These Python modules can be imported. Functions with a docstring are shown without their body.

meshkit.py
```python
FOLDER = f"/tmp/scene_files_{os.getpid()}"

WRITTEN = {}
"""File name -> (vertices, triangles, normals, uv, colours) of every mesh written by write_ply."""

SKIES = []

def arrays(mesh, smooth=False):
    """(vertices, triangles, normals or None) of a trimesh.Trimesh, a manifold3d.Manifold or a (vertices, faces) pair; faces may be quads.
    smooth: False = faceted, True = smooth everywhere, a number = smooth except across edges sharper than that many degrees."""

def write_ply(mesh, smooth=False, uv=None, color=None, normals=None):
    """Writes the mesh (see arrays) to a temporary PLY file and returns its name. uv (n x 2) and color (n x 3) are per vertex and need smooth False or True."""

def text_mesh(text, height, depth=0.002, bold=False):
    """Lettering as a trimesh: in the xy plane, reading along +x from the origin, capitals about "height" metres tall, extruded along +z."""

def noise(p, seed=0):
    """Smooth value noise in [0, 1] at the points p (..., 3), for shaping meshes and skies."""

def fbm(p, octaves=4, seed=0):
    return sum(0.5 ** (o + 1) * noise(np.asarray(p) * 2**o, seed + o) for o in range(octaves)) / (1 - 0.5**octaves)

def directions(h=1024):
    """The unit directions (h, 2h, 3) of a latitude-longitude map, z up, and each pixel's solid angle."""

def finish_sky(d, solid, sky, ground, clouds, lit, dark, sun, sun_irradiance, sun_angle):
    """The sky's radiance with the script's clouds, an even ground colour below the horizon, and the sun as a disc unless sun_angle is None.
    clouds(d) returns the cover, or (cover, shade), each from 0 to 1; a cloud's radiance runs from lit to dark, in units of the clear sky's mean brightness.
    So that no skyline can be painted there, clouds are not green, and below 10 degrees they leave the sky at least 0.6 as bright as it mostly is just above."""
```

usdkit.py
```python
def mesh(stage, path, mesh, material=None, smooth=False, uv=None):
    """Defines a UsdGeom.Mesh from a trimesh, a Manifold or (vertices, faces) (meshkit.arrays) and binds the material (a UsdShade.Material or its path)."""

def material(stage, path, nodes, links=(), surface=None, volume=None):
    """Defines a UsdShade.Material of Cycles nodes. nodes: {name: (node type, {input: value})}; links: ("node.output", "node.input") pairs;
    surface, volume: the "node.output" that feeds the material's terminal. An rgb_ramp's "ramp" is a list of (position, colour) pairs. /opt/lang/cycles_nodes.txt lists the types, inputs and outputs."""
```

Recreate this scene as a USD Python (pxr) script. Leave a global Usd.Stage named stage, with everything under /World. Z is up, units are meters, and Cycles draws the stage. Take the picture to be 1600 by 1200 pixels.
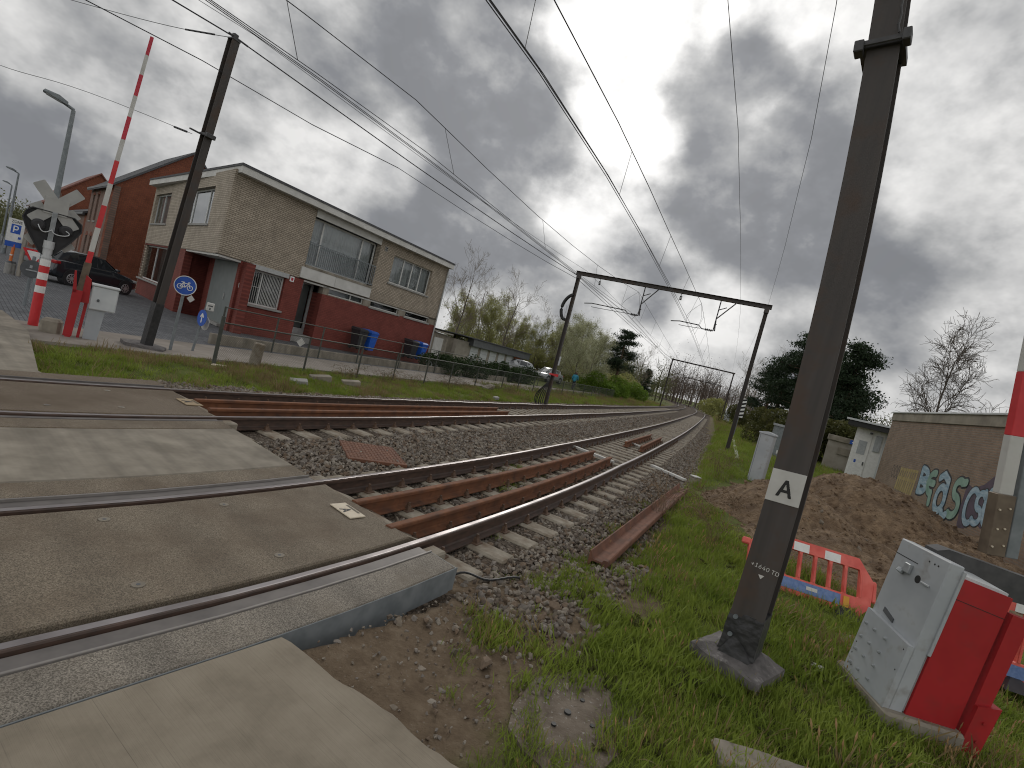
import math, random
import numpy as np, trimesh, usdkit, meshkit
from math import sin, cos, tan, radians, degrees, pi, atan2, hypot
from pxr import Usd, UsdGeom, UsdLux, UsdShade, Gf, Sdf, Vt
from shapely.geometry import Polygon, box as sbox, Point
from shapely.ops import unary_union

stage = Usd.Stage.CreateInMemory()
UsdGeom.SetStageUpAxis(stage, 'Z'); UsdGeom.SetStageMetersPerUnit(stage, 1.0)
W = UsdGeom.Xform.Define(stage, '/World'); UsdGeom.Scope.Define(stage, '/World/Looks')
stage.SetDefaultPrim(W.GetPrim())
rng = np.random.default_rng(7); random.seed(7)

# ------------------------------------------------------------------ camera
FPX, ROLL, CAMH = 800.0, radians(14.5), 1.77
_cr, _sr = cos(ROLL), sin(ROLL)
_v = -(1040 - 800) * _sr + (615.5 - 600) * _cr
PITCH = -atan2(-_v, FPX); _cp, _sp = cos(PITCH), sin(PITCH)
cam = UsdGeom.Camera.Define(stage, '/World/camera')
cam.CreateHorizontalApertureAttr(36.0); cam.CreateVerticalApertureAttr(27.0)
cam.CreateFocalLengthAttr(36.0 * FPX / 1600); cam.CreateClippingRangeAttr(Gf.Vec2f(.05, 5000))
R0, U0, F0 = np.array([1., 0, 0]), np.array([0, -_sp, _cp]), np.array([0, _cp, _sp])
cx_, cy_ = _cr * R0 + _sr * U0, -_sr * R0 + _cr * U0
m = Gf.Matrix4d(*cx_, 0, *cy_, 0, *(-F0), 0, 0, 0, CAMH, 1)
cam.AddTransformOp().Set(m)
cam.CreateExposureAttr(0.16)

# ------------------------------------------------------------------ light
SUN_EL, SUN_AZ = radians(30), radians(3)
SUN_DIR = np.array([sin(SUN_AZ) * cos(SUN_EL), cos(SUN_AZ) * cos(SUN_EL), sin(SUN_EL)])
sun = UsdLux.DistantLight.Define(stage, '/World/sun')
sun.CreateIntensityAttr(0.16); sun.CreateAngleAttr(14.0); sun.CreateNormalizeAttr(True); sun.CreateColorAttr(Gf.Vec3f(1, .95, .88))
sun.AddRotateZOp().Set(-degrees(SUN_AZ)); sun.AddRotateXOp().Set(-(90 - degrees(SUN_EL)))
SKY = dict(strength=0.1, dark=(2.15, 2.23, 2.4), mid=(3.6, 3.65, 3.70), lit=(6.9, 6.85, 6.75))
CLOUDS = [(-13.2, 28.5, 13, 0.13), (-23.4, 22.4, 9, 0.09), (-7.0, 22.5, 10, 0.08), (-13.4, 9.7, 9, 0.1), (-4.8, 14.8, 8, 0.06), (19.1, 25.2, 13, 0.13), (30.0, 20.6, 11, 0.1), (12.5, 33.3, 7, 0.06), (-35.9, 20.5, 9, 0.05), (-43.8, 5.9, 8, 0.05), (10.6, 11.6, 8, 0.05), (38.3, 13.8, 9, 0.06), (1.9, 30.5, 12, -0.11), (6.5, 21.8, 7, -0.1), (32.4, 32.0, 13, -0.1), (37.8, 24.2, 9, -0.06), (-26.8, 13.9, 8, -0.09), (-40.9, 10.4, 9, -0.07), (-7.3, 2.2, 9, -0.06), (19.7, 7.5, 8, -0.05)]
def sky_material():
    def noise(sc, det, ro): return ('noise_texture', {'scale': sc, 'detail': det, 'roughness': ro})
    off = SUN_DIR * .04
    N = {'tc': ('texture_coordinate', {}), 'mA': ('mapping', {'scale': (1, 1, 1.3), 'location': (.35, 1.4, .2)}), 'mB': ('mapping', {'scale': (1, 1, 1.3), 'location': (.35 + off[0], 1.4 + off[1], .2 + off[2] * 1.3)}), 'wn': noise(6, 2, .5), 'ws': ('vector_math', {'math_type': 'multiply_add', 'vector2': (.10, .10, .10)}), 'vp': ('voronoi_texture', {'feature': 'f1', 'scale': 8.0, 'detail': 0.0}), 'vm': ('math', {'math_type': 'multiply_add', 'value2': -.15, 'value3': .088}), 'nP': ('math', {'math_type': 'add'}),
         'nA': noise(3.7, 8, .56), 'nB': noise(3.7, 6, .56), 'nC': noise(13, 5, .6),
         'dif': ('math', {'math_type': 'subtract'}), 'edge': ('math', {'math_type': 'multiply', 'value2': 3.0}), 'fin': ('math', {'math_type': 'multiply_add', 'value2': .55, 'value3': -.26}),
         'base': ('map_range', {'range_type': 'smoothstep', 'from_min': .42, 'from_max': .68, 'to_min': .84, 'to_max': .06, 'clamp': True}),
         'sum': ('math', {'math_type': 'add'}), 'sum2': ('math', {'math_type': 'add', 'use_clamp': True}),
         'ramp': ('rgb_ramp', {'ramp': [(0, tuple(.90 * c for c in SKY['dark'])), (.18, SKY['dark']), (.5, SKY['mid']), (1, SKY['lit'])]}),
         'sd': ('vector_math', {'math_type': 'dot_product', 'vector2': tuple(SUN_DIR)}),
         'g1': ('map_range', {'from_min': .78, 'from_max': 1.0, 'clamp': True}), 'g1p': ('math', {'math_type': 'power', 'value2': 2.4}),
         'thin': ('map_range', {'range_type': 'smoothstep', 'from_min': .36, 'from_max': .58, 'to_min': 1.0, 'to_max': .10, 'clamp': True}),
         'gl': ('math', {'math_type': 'multiply'}), 'gls': ('math', {'math_type': 'multiply', 'value2': 6.5}),
         'gc': ('vector_math', {'math_type': 'scale', 'vector1': (1, .98, .95)}), 'add': ('vector_math', {'math_type': 'add'}),
         'sky': ('sky_texture', {'sky_type': 'single_scattering', 'sun_disc': False, 'sun_elevation': SUN_EL, 'sun_rotation': SUN_AZ}),
         'gap': ('map_range', {'from_min': .20, 'from_max': .27, 'to_min': .25, 'to_max': 1.0, 'clamp': True}), 'mix': ('mix', {'mix_type': 'mix'}), 'bg': ('background_shader', {'strength': SKY['strength']})}
    L = [('mA.vector', 'wn.vector'), ('wn.color', 'ws.vector1'), ('mA.vector', 'ws.vector3'), ('ws.vector', 'vp.vector'), ('vp.distance', 'vm.value1'), ('nA.fac', 'nP.value1'), ('vm.value', 'nP.value2'), ('tc.generated', 'mA.vector'), ('tc.generated', 'mB.vector'), ('mA.vector', 'nA.vector'), ('mB.vector', 'nB.vector'), ('mA.vector', 'nC.vector'),
         ('nA.fac', 'dif.value1'), ('nB.fac', 'dif.value2'), ('dif.value', 'edge.value1'), ('nC.fac', 'fin.value1'), ('nA.fac', 'base.value'), ('base.result', 'sum.value1'), ('edge.value', 'sum.value2'), ('sum.value', 'sum2.value1'), ('fin.value', 'sum2.value2'), ('sum2.value', 'ramp.fac'),
         ('tc.generated', 'sd.vector1'), ('sd.value', 'g1.value'), ('g1.result', 'g1p.value1'), ('nA.fac', 'thin.value'), ('g1p.value', 'gl.value1'), ('thin.result', 'gl.value2'), ('gl.value', 'gls.value1'),
         ('gls.value', 'gc.scale'), ('ramp.color', 'add.vector1'), ('gc.vector', 'add.vector2'), ('nA.fac', 'gap.value'), ('gap.result', 'mix.fac'), ('sky.color', 'mix.color1'), ('add.vector', 'mix.color2'), ('mix.color', 'bg.color')]
    # cloud masses: noise thickened or thinned in some directions (azimuth, elevation in degrees; radius; weight)
    prev = 'nP.value'
    for k, (az, el, rad_, w) in enumerate(CLOUDS):
        a, e = radians(az), radians(el)
        N[f'cd{k}'] = ('vector_math', {'math_type': 'dot_product', 'vector2': (sin(a) * cos(e), cos(a) * cos(e), sin(e))})
        N[f'cr{k}'] = ('map_range', {'range_type': 'smoothstep', 'from_min': cos(radians(rad_)), 'from_max': cos(radians(rad_ * .25)), 'to_min': 0.0, 'to_max': w, 'clamp': True})
        N[f'ca{k}'] = ('math', {'math_type': 'add'})
        L += [('tc.generated', f'cd{k}.vector1'), (f'cd{k}.value', f'cr{k}.value'), (prev, f'ca{k}.value1'), (f'cr{k}.result', f'ca{k}.value2')]; prev = f'ca{k}.value'
    L = [((prev, b) if (a == 'nA.fac' and b in ('base.value', 'thin.value')) else (a, b)) for a, b in L]
    return usdkit.material(stage, '/World/Looks/sky_look', N, L, surface='bg.background')
dome = UsdLux.DomeLight.Define(stage, '/World/sky'); dome.CreateIntensityAttr(1.0)
UsdShade.MaterialBindingAPI.Apply(dome.GetPrim()).Bind(sky_material())
dome.GetPrim().SetCustomDataByKey('kind', 'structure'); dome.GetPrim().SetCustomDataByKey('label', 'broken grey clouds with a bright patch in front of the sun')

# ------------------------------------------------------------------ survey helpers
def ray(px, py):
    dx, dy = px - 800, py - 600
    u, v = dx * _cr + dy * _sr, -dx * _sr + dy * _cr
    return np.array([u, FPX * _cp + v * _sp, FPX * _sp - v * _cp])
def at(px, py, z=0.0):
    d = ray(px, py); t = (z - CAMH) / d[2]; return np.array([d[0] * t, d[1] * t, z])
def far(px, py, dist, z=0.0):
    d = ray(px, py)[:2]; d = d / np.linalg.norm(d); return np.array([d[0] * dist, d[1] * dist, z])

# ------------------------------------------------------------------ track alignment
from scipy.interpolate import CubicSpline
from scipy.spatial import cKDTree
_ds = .25
TS = np.arange(-16, 420, _ds)
_hs = CubicSpline([-16, -6, 0, 3, 8, 16, 30, 60, 95, 130, 165, 210, 260, 320, 420], np.array([37.5, 34.5, 32.2, 29.6, 25.6, 23.4, 22.3, 21.6, 20.6, 17.5, 11.5, 1.5, -9, -18, -24]), bc_type='natural')
_h = np.radians(_hs(TS)); TX = np.cumsum(np.sin(_h) * _ds); TY = np.cumsum(np.cos(_h) * _ds)
_i = int(round(16 / _ds)); TX += -2.43 - TX[_i]; TY += 2.58 - TY[_i]
_off = np.interp(TS, [-16, -.1, 1, 2, 5, 10, 18, 35, 95, 420], [-.6, -.015, .05, .05, -.05, -.2, -.28, -.32, -.40, -.4])
TX, TY = TX + _off * np.cos(_h), TY - _off * np.sin(_h)
TH = np.arctan2(np.gradient(TX), np.gradient(TY))
_tree = cKDTree(np.c_[TX, TY])
def tp(s, d=0.0):
    x, y, h = np.interp(s, TS, TX), np.interp(s, TS, TY), np.interp(s, TS, TH)
    return x + d * np.cos(h), y - d * np.sin(h)
def T3(s, d, z):
    x, y = tp(s, d); return np.array([float(x), float(y), z])
def hd(s): return float(np.interp(s, TS, TH))
def sd(x, y):
    x, y = np.asarray(x, float), np.asarray(y, float)
    _, i = _tree.query(np.stack([x, y], -1)); h = TH[i]; dx, dy = x - TX[i], y - TY[i]
    return TS[i] + dx * np.sin(h) + dy * np.cos(h), dx * np.cos(h) - dy * np.sin(h)
SIX = -3.93
def s_end(d): return 2.40 + .145 * (1.2 - d)
def sst(a, b, x): t = np.clip((x - a) / (b - a), 0, 1); return t * t * (3 - 2 * t)
def zg(x, y):
    x, y = np.asarray(x, float), np.asarray(y, float); s, d = sd(x, y)
    right = -.09 + .30 * sst(9, 19, s) * (1 - sst(60, 110, s)) - .16 * sst(3.6, 6, d) * (1 - sst(8, 14, s)) 
    z = np.where(d > -2, -.26 + (right + .26) * sst(1.85, 3.0, d), -.26 + .10 * sst(-6.0, -7.4, d))
    dz = np.interp(s, [.7, .95, 2.4, 4.5], [-.05, -.05, -.20, -.23])
    near = (1 - sst(4.0, 5.2, s)) * (d > 0)
    z = z * (1 - near) + near * (dz + (right - dz) * sst(1.6, 2.7, d))
    z = np.where((d > 0) & (s < 1.1), np.minimum(z, -.07), z)
    z = np.where((s < s_end(d) - .05) & (d > -5.5) & (d < 1.33), -.34, z)
    z = np.where(d < -10.0, -.2, z)
    P = np.stack([x * 1.1, y * 1.1, 0 * x], -1)
    return z + .05 * (meshkit.fbm(P, 4, 3) - .5) * np.where((d < 1.3) & (d > -5.6), .2, 1)

# ------------------------------------------------------------------ naming, things, parts
_used = {}
def uniq(parent, name):
    n = _used.get((parent, name), 0); _used[(parent, name)] = n + 1
    return f'{parent}/{name}' if n == 0 else f'{parent}/{name}_{n:03d}'
def meta(prim, label=None, cat=None, group=None, kind=None):
    for k, v in (('label', label), ('category', cat), ('group', group), ('kind', kind)):
        if v: prim.SetCustomDataByKey(k, v)
class Thing:
    def __init__(s, name, label, cat=None, loc=(0, 0, 0), rot=0.0, group=None, kind=None):
        s.path = uniq('/World', name); s.loc = np.array(loc, float); s.rot = rot
        x = UsdGeom.Xform.Define(stage, s.path); x.AddTranslateOp().Set(Gf.Vec3d(*map(float, s.loc)))
        if rot: x.AddRotateZOp().Set(rot)
        s.prim = x.GetPrim(); meta(s.prim, label, cat, group, kind); s.base = name; s.data = (cat, group)
    def loc2(s, v):
        v = np.asarray(v, float) - s.loc; a = radians(-s.rot); c, q = cos(a), sin(a)
        return np.c_[v[:, 0] * c - v[:, 1] * q, v[:, 0] * q + v[:, 1] * c, v[:, 2]]
    deform = None
    def p(s, name, mesh, mat, under=None, smooth=False, world=False, label=None, kind=None):
        v, f = vf(mesh)
        if s.deform is not None: v, f = s.deform(v, f)
        if world: v = s.loc2(v)
        path = uniq(under or s.path, name)
        g = usdkit.mesh(stage, path, (v, f), mat, smooth)
        if label or kind: meta(g.GetPrim(), label, None, None, kind)
        return path
    def dup(s, loc, rot=0.0, label=None, scale=None, group=None):
        path = uniq('/World', s.base)
        x = UsdGeom.Xform.Define(stage, path); pr = x.GetPrim()
        pr.GetReferences().AddInternalReference(s.path)
        x.ClearXformOpOrder()
        x.AddTranslateOp().Set(Gf.Vec3d(*map(float, loc)))
        x.AddRotateZOp().Set(float(rot))
        if scale: x.AddScaleOp().Set(Gf.Vec3f(scale) if np.ndim(scale) == 0 else Gf.Vec3f(*scale))
        pr.SetInstanceable(True); meta(pr, label, s.data[0], group or s.data[1]); return pr
def one(name, mesh, mat, label, cat=None, kind=None, group=None, smooth=False):
    """a thing that is a single mesh (world coordinates)"""
    v, f = vf(mesh)
    g = usdkit.mesh(stage, uniq('/World', name), (v, f), mat, smooth); meta(g.GetPrim(), label, cat, group, kind); return g
def vf(mesh):
    if isinstance(mesh, MB): return mesh.get()
    if hasattr(mesh, 'faces'): return np.array(mesh.vertices), np.array(mesh.faces)
    if hasattr(mesh, 'to_mesh'):
        q = mesh.to_mesh(); return q.vert_properties[:, :3], q.tri_verts
    v, f = np.asarray(mesh[0], float), np.asarray(mesh[1], int)
    if f.shape[1] == 4: f = np.vstack([f[:, [0, 1, 2]], f[:, [0, 2, 3]]])
    return v, f
BOXF = np.array([[0, 3, 2, 1], [4, 5, 6, 7], [0, 1, 5, 4], [1, 2, 6, 5], [2, 3, 7, 6], [3, 0, 4, 7]])
def quads(f): f = np.asarray(f); return np.vstack([f[:, [0, 1, 2]], f[:, [0, 2, 3]]])
class MB:
    def __init__(s): s.v, s.f, s.n = [], [], 0
    def add(s, v, f, M=None):
        v = np.asarray(v, float); f = np.asarray(f, int)
        if f.shape[1] == 4: f = quads(f)
        if M is not None: v = v @ M[:3, :3].T + M[:3, 3]
        s.v.append(v); s.f.append(f + s.n); s.n += len(v); return s
    def mesh(s, m, M=None): return s.add(*vf(m), M)
    def box(s, x0, x1, y0, y1, z0, z1, M=None):
        v = [(x0, y0, z0), (x1, y0, z0), (x1, y1, z0), (x0, y1, z0), (x0, y0, z1), (x1, y0, z1), (x1, y1, z1), (x0, y1, z1)]
        return s.add(v, BOXF, M)
    def cbox(s, x0, x1, y0, y1, z0, z1, c=.01, M=None):
        P = []
        for sx, X in ((1, x0), (-1, x1)):
            for sy, Y in ((1, y0), (-1, y1)):
                for sz, Z in ((1, z0), (-1, z1)):
                    P += [(X + sx * c, Y + sy * c, Z), (X + sx * c, Y, Z + sz * c), (X, Y + sy * c, Z + sz * c)]
        h = trimesh.convex.convex_hull(np.array(P)); return s.add(h.vertices, h.faces, M)
    def hull(s, P, M=None):
        h = trimesh.convex.convex_hull(np.array(P, float)); return s.add(h.vertices, h.faces, M)
    def tube(s, pts, r, sides=8, caps=True, M=None):
        p = np.asarray(pts, float); n = len(p); r = np.broadcast_to(r, (n,))
        t = np.gradient(p, axis=0); t /= np.linalg.norm(t, axis=1, keepdims=True) + 1e-12
        ref = np.array([0, 0, 1.]) if abs(t[0, 2]) < .9 else np.array([1., 0, 0])
        a = np.cross(t, ref); a /= np.linalg.norm(a, axis=1, keepdims=True) + 1e-12; b = np.cross(t, a)
        ang = np.arange(sides) * 2 * pi / sides + pi / sides
        v = (p[:, None] + r[:, None, None] * (np.cos(ang)[None, :, None] * a[:, None] + np.sin(ang)[None, :, None] * b[:, None])).reshape(-1, 3)
        i, j = np.meshgrid(np.arange(n - 1), np.arange(sides), indexing='ij')
        q = np.stack([i * sides + j, i * sides + (j + 1) % sides, (i + 1) * sides + (j + 1) % sides, (i + 1) * sides + j], -1).reshape(-1, 4)
        f = quads(q)
        if caps:
            k = np.arange(1, sides - 1)
            f = np.vstack([f, np.c_[0 * k, k + 1, k], np.c_[0 * k, k, k + 1] + (n - 1) * sides])
        return s.add(v, f[:, ::-1], M)
    def poly(s, P, z0, z1, M=None):
        g = P if hasattr(P, 'exterior') or hasattr(P, 'geoms') else Polygon(P)
        for q in getattr(g, 'geoms', [g]):
            if q.area < 1e-9: continue
            e = trimesh.creation.extrude_polygon(q, z1 - z0, engine='earcut'); v = np.array(e.vertices); v[:, 2] += z0; s.add(v, e.faces, M)
        return s
    def get(s): return np.vstack(s.v), np.vstack(s.f)
def RZ(a, loc=(0, 0, 0)):
    M = np.eye(4); c, q = cos(a), sin(a); M[:2, :2] = [[c, -q], [q, c]]; M[:3, 3] = loc; return M
def RX(a, loc=(0, 0, 0)):
    M = np.eye(4); c, q = cos(a), sin(a); M[1:3, 1:3] = [[c, -q], [q, c]]; M[:3, 3] = loc; return M
def RY(a, loc=(0, 0, 0)):
    M = np.eye(4); c, q = cos(a), sin(a); M[0, 0] = c; M[0, 2] = q; M[2, 0] = -q; M[2, 2] = c; M[:3, 3] = loc; return M
def frame(o, ax, ay, az=None):
    M = np.eye(4); ax, ay = np.asarray(ax, float), np.asarray(ay, float); M[:3, 0] = ax; M[:3, 1] = ay; M[:3, 2] = np.cross(ax, ay) if az is None else az; M[:3, 3] = o; return M
UPRIGHT = frame((0, 0, 0), (1, 0, 0), (0, 0, 1))     # drawing plane (x right, y up) standing, facing -y
def sweep(profile, path, up=(0, 0, 1), caps=True):
    """profile (n,2): (lateral right, up); path (k,3)"""
    p = np.asarray(path, float); t = np.gradient(p, axis=0); t /= np.linalg.norm(t, axis=1, keepdims=True)
    r = np.cross(t, np.array(up, float)); r /= np.linalg.norm(r, axis=1, keepdims=True); u = np.cross(r, t)
    pr = np.asarray(profile, float); n, k = len(pr), len(p)
    v = (p[:, None] + pr[None, :, :1] * r[:, None] + pr[None, :, 1:] * u[:, None]).reshape(-1, 3)
    i, j = np.meshgrid(np.arange(k - 1), np.arange(n), indexing='ij')
    q = np.stack([i * n + j, i * n + (j + 1) % n, (i + 1) * n + (j + 1) % n, (i + 1) * n + j], -1).reshape(-1, 4)
    f = quads(q)
    if caps:
        e = trimesh.creation.triangulate_polygon(Polygon(pr), engine='earcut')
        ev, ef = e
        d = [int(np.argmin(((pr - x) ** 2).sum(1))) for x in ev]; ef = np.array(d)[ef]
        f = np.vstack([f, ef, ef[:, ::-1] + (k - 1) * n])
    return v, f

# ------------------------------------------------------------------ materials
def pm(name, c1, c2=None, scale=6, detail=5, rough=.7, bump=0.0, bscale=60, bdist=.01, metal=0.0, spec=.5, stretch=(1, 1, 1), lo=.35, hi=.65, c3=None, scale3=1.2, lo3=.5, hi3=.7, coat=0.0, bstretch=(1, 1, 1), rough2=None, streak=None):
    N = {'g': ('geometry', {}), 'b': ('principled_bsdf', {'roughness': rough, 'metallic': metal, 'specular_ior_level': spec, 'base_color': c1, 'coat_weight': coat})}
    L = []
    if c2 is not None:
        N['m'] = ('mapping', {'scale': stretch}); N['n'] = ('noise_texture', {'scale': scale, 'detail': detail, 'roughness': .6}); N['r'] = ('rgb_ramp', {'ramp': [(lo, c1), (hi, c2)]})
        L += [('g.position', 'm.vector'), ('m.vector', 'n.vector'), ('n.fac', 'r.fac')]; out = 'r.color'
        if c3 is not None:
            N['n3'] = ('noise_texture', {'scale': scale3, 'detail': 4, 'roughness': .6}); N['f3'] = ('map_range', {'from_min': lo3, 'from_max': hi3, 'clamp': True}); N['x3'] = ('mix', {'color2': c3})
            L += [('g.position', 'n3.vector'), ('n3.fac', 'f3.value'), ('f3.result', 'x3.fac'), (out, 'x3.color1')]; out = 'x3.color'
        if streak:
            ang_, sx_, sy_, am_ = streak; N['sm'] = ('mapping', {'rotation': (0, 0, -ang_)}); N['ss'] = ('mapping', {'scale': (sx_, sy_, 1)}); N['sn'] = ('noise_texture', {'scale': 1.0, 'detail': 5, 'roughness': .62}); N['sr'] = ('map_range', {'from_min': .36, 'from_max': .60, 'to_min': 1 - am_, 'to_max': 1.03, 'clamp': True}); N['sv'] = ('vector_math', {'math_type': 'scale'})
            L += [('g.position', 'sm.vector'), ('sm.vector', 'ss.vector'), ('ss.vector', 'sn.vector'), ('sn.fac', 'sr.value'), (out, 'sv.vector1'), ('sr.result', 'sv.scale')]; out = 'sv.vector'
        L.append((out, 'b.base_color'))
        if rough2 is not None:
            N['rr'] = ('map_range', {'from_min': lo, 'from_max': hi, 'to_min': rough, 'to_max': rough2, 'clamp': True}); L += [('n.fac', 'rr.value'), ('rr.result', 'b.roughness')]
    if bump:
        N['bm'] = ('mapping', {'scale': bstretch}); N['bn'] = ('noise_texture', {'scale': bscale, 'detail': 3, 'roughness': .6}); N['bu'] = ('bump', {'strength': bump, 'distance': bdist})
        L += [('g.position', 'bm.vector'), ('bm.vector', 'bn.vector'), ('bn.fac', 'bu.height'), ('bu.normal', 'b.normal')]
    return usdkit.material(stage, '/World/Looks/' + name, N, L, surface='b.BSDF')
def brickmat(name, t, c1, c2, mortar, bw=.22, bh=.065, ms=.010, rough=.85, dirt=None):
    N = {'g': ('geometry', {}), 'dx': ('vector_math', {'math_type': 'dot_product', 'vector2': (t[0], t[1], 0)}), 's': ('separate_xyz', {}), 'c': ('combine_xyz', {}),
         'br': ('brick_texture', {'color1': c1, 'color2': c2, 'mortar': mortar, 'scale': 1.0, 'mortar_size': ms, 'mortar_smooth': .15, 'bias': -.1, 'brick_width': bw, 'row_height': bh}),
         'n': ('noise_texture', {'scale': 2.2, 'detail': 5, 'roughness': .65}), 'mr': ('map_range', {'from_min': .3, 'from_max': .7, 'to_min': .78, 'to_max': 1.12, 'clamp': True}),
         'v': ('vector_math', {'math_type': 'scale'}), 'bu': ('bump', {'strength': .6, 'distance': .008, 'invert': True}), 'b': ('principled_bsdf', {'roughness': rough, 'specular_ior_level': .3})}
    L = [('g.position', 'dx.vector1'), ('g.position', 's.vector'), ('dx.value', 'c.x'), ('s.z', 'c.y'), ('c.vector', 'br.vector'), ('g.position', 'n.vector'), ('n.fac', 'mr.value'), ('br.color', 'v.vector1'), ('mr.result', 'v.scale'),
         ('v.vector', 'b.base_color'), ('br.fac', 'bu.height'), ('bu.normal', 'b.normal')]
    return usdkit.material(stage, '/World/Looks/' + name, N, L, surface='b.BSDF')
def leafmat(name, c1, c2, trans=.35, rough=.6):
    N = {'oi': ('object_info', {}), 'g': ('geometry', {}), 'n': ('noise_texture', {'scale': 1.7, 'detail': 3}), 'a': ('math', {'math_type': 'multiply_add', 'value2': .45, 'value3': -.1}), 'a2': ('math', {'math_type': 'add'}), 'r': ('rgb_ramp', {'ramp': [(.15, c1), (.85, c2)]}),
         'b': ('principled_bsdf', {'roughness': rough, 'specular_ior_level': .25}), 't': ('translucent_bsdf', {}), 'x': ('mix_closure', {'fac': trans})}
    L = [('g.random_per_island', 'a.value1'), ('g.position', 'n.vector'), ('a.value', 'a2.value1'), ('n.fac', 'a2.value2'), ('a2.value', 'r.fac'), ('r.color', 'b.base_color'), ('r.color', 't.color'), ('b.BSDF', 'x.closure1'), ('t.BSDF', 'x.closure2')]
    return usdkit.material(stage, '/World/Looks/' + name, N, L, surface='x.closure')
def glassmat(name, tint=(.9, .93, .93)):
    N = {'f': ('fresnel', {'IOR': 1.75}), 't': ('transparent_bsdf', {'color': tint}), 'g': ('glossy_bsdf', {'color': (.95, .97, 1), 'roughness': .02}), 'x': ('mix_closure', {})}
    return usdkit.material(stage, '/World/Looks/' + name, N, [('f.fac', 'x.fac'), ('t.BSDF', 'x.closure1'), ('g.BSDF', 'x.closure2')], surface='x.closure')

K = {}
K['concrete'] = pm('concrete', (.215, .188, .148), (.315, .28, .225), 3.0, 8, .85, bump=.3, bscale=120, bdist=.004, c3=(.145, .125, .095), scale3=1.3, lo3=.5, hi3=.75, streak=(2.49, .22, 5.5, .20))
K['exposed'] = pm('exposed_aggregate', (.095, .075, .052), (.29, .24, .175), 150, 2, .85, bump=.5, bscale=170, bdist=.004, lo=.36, hi=.66, c3=(.115, .082, .052), scale3=1.6, lo3=.42, hi3=.75, streak=(2.49, .2, 3.2, .14))
K['exposed_light'] = pm('pale_aggregate', (.10, .086, .068), (.36, .32, .265), 150, 2, .8, bump=.5, bscale=150, bdist=.004, lo=.36, hi=.66, c3=(.14, .115, .085), scale3=1.9, lo3=.45, hi3=.75, streak=(2.49, .3, 3.0, .25))
K['exposed_brown'] = pm('brown_aggregate', (.085, .062, .042), (.22, .175, .125), 140, 2, .85, bump=.4, bscale=140, bdist=.004, c3=(.10, .07, .042), scale3=1.3, lo3=.4, hi3=.7)
K['sleeper'] = pm('sleeper_concrete', (.22, .19, .145), (.32, .285, .23), 9, 6, .9, bump=.3, bscale=90, bdist=.005, c3=(.16, .115, .075), scale3=5, lo3=.45, hi3=.7)
K['rail'] = pm('rail_steel_brown', (.045, .029, .022), (.085, .05, .036), 8, 5, .6, bump=.15, bscale=120, bdist=.002, stretch=(1, 1, 3))
K['shine'] = pm('polished_rail_top', (.34, .315, .315), (.22, .20, .20), 3, 5, .34, metal=1.0, rough2=.46)
K['rust'] = pm('orange_rust', (.15, .058, .027), (.24, .098, .042), 12, 6, .85, bump=.4, bscale=150, bdist=.003, c3=(.09, .042, .026), scale3=6, lo3=.45, hi3=.7)
K['rustred'] = pm('red_rust', (.15, .062, .038), (.21, .095, .056), 9, 6, .85, bump=.3, bscale=120, bdist=.003, c3=(.09, .048, .034), scale3=3, lo3=.45, hi3=.7)
K['rustplate'] = pm('rust_plate', (.13, .058, .035), (.20, .09, .052), 8, 6, .85, bump=.4, bscale=70, bdist=.006)
K['clip'] = pm('clip_iron', (.075, .042, .026), (.12, .07, .042), 30, 3, .7)
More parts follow.
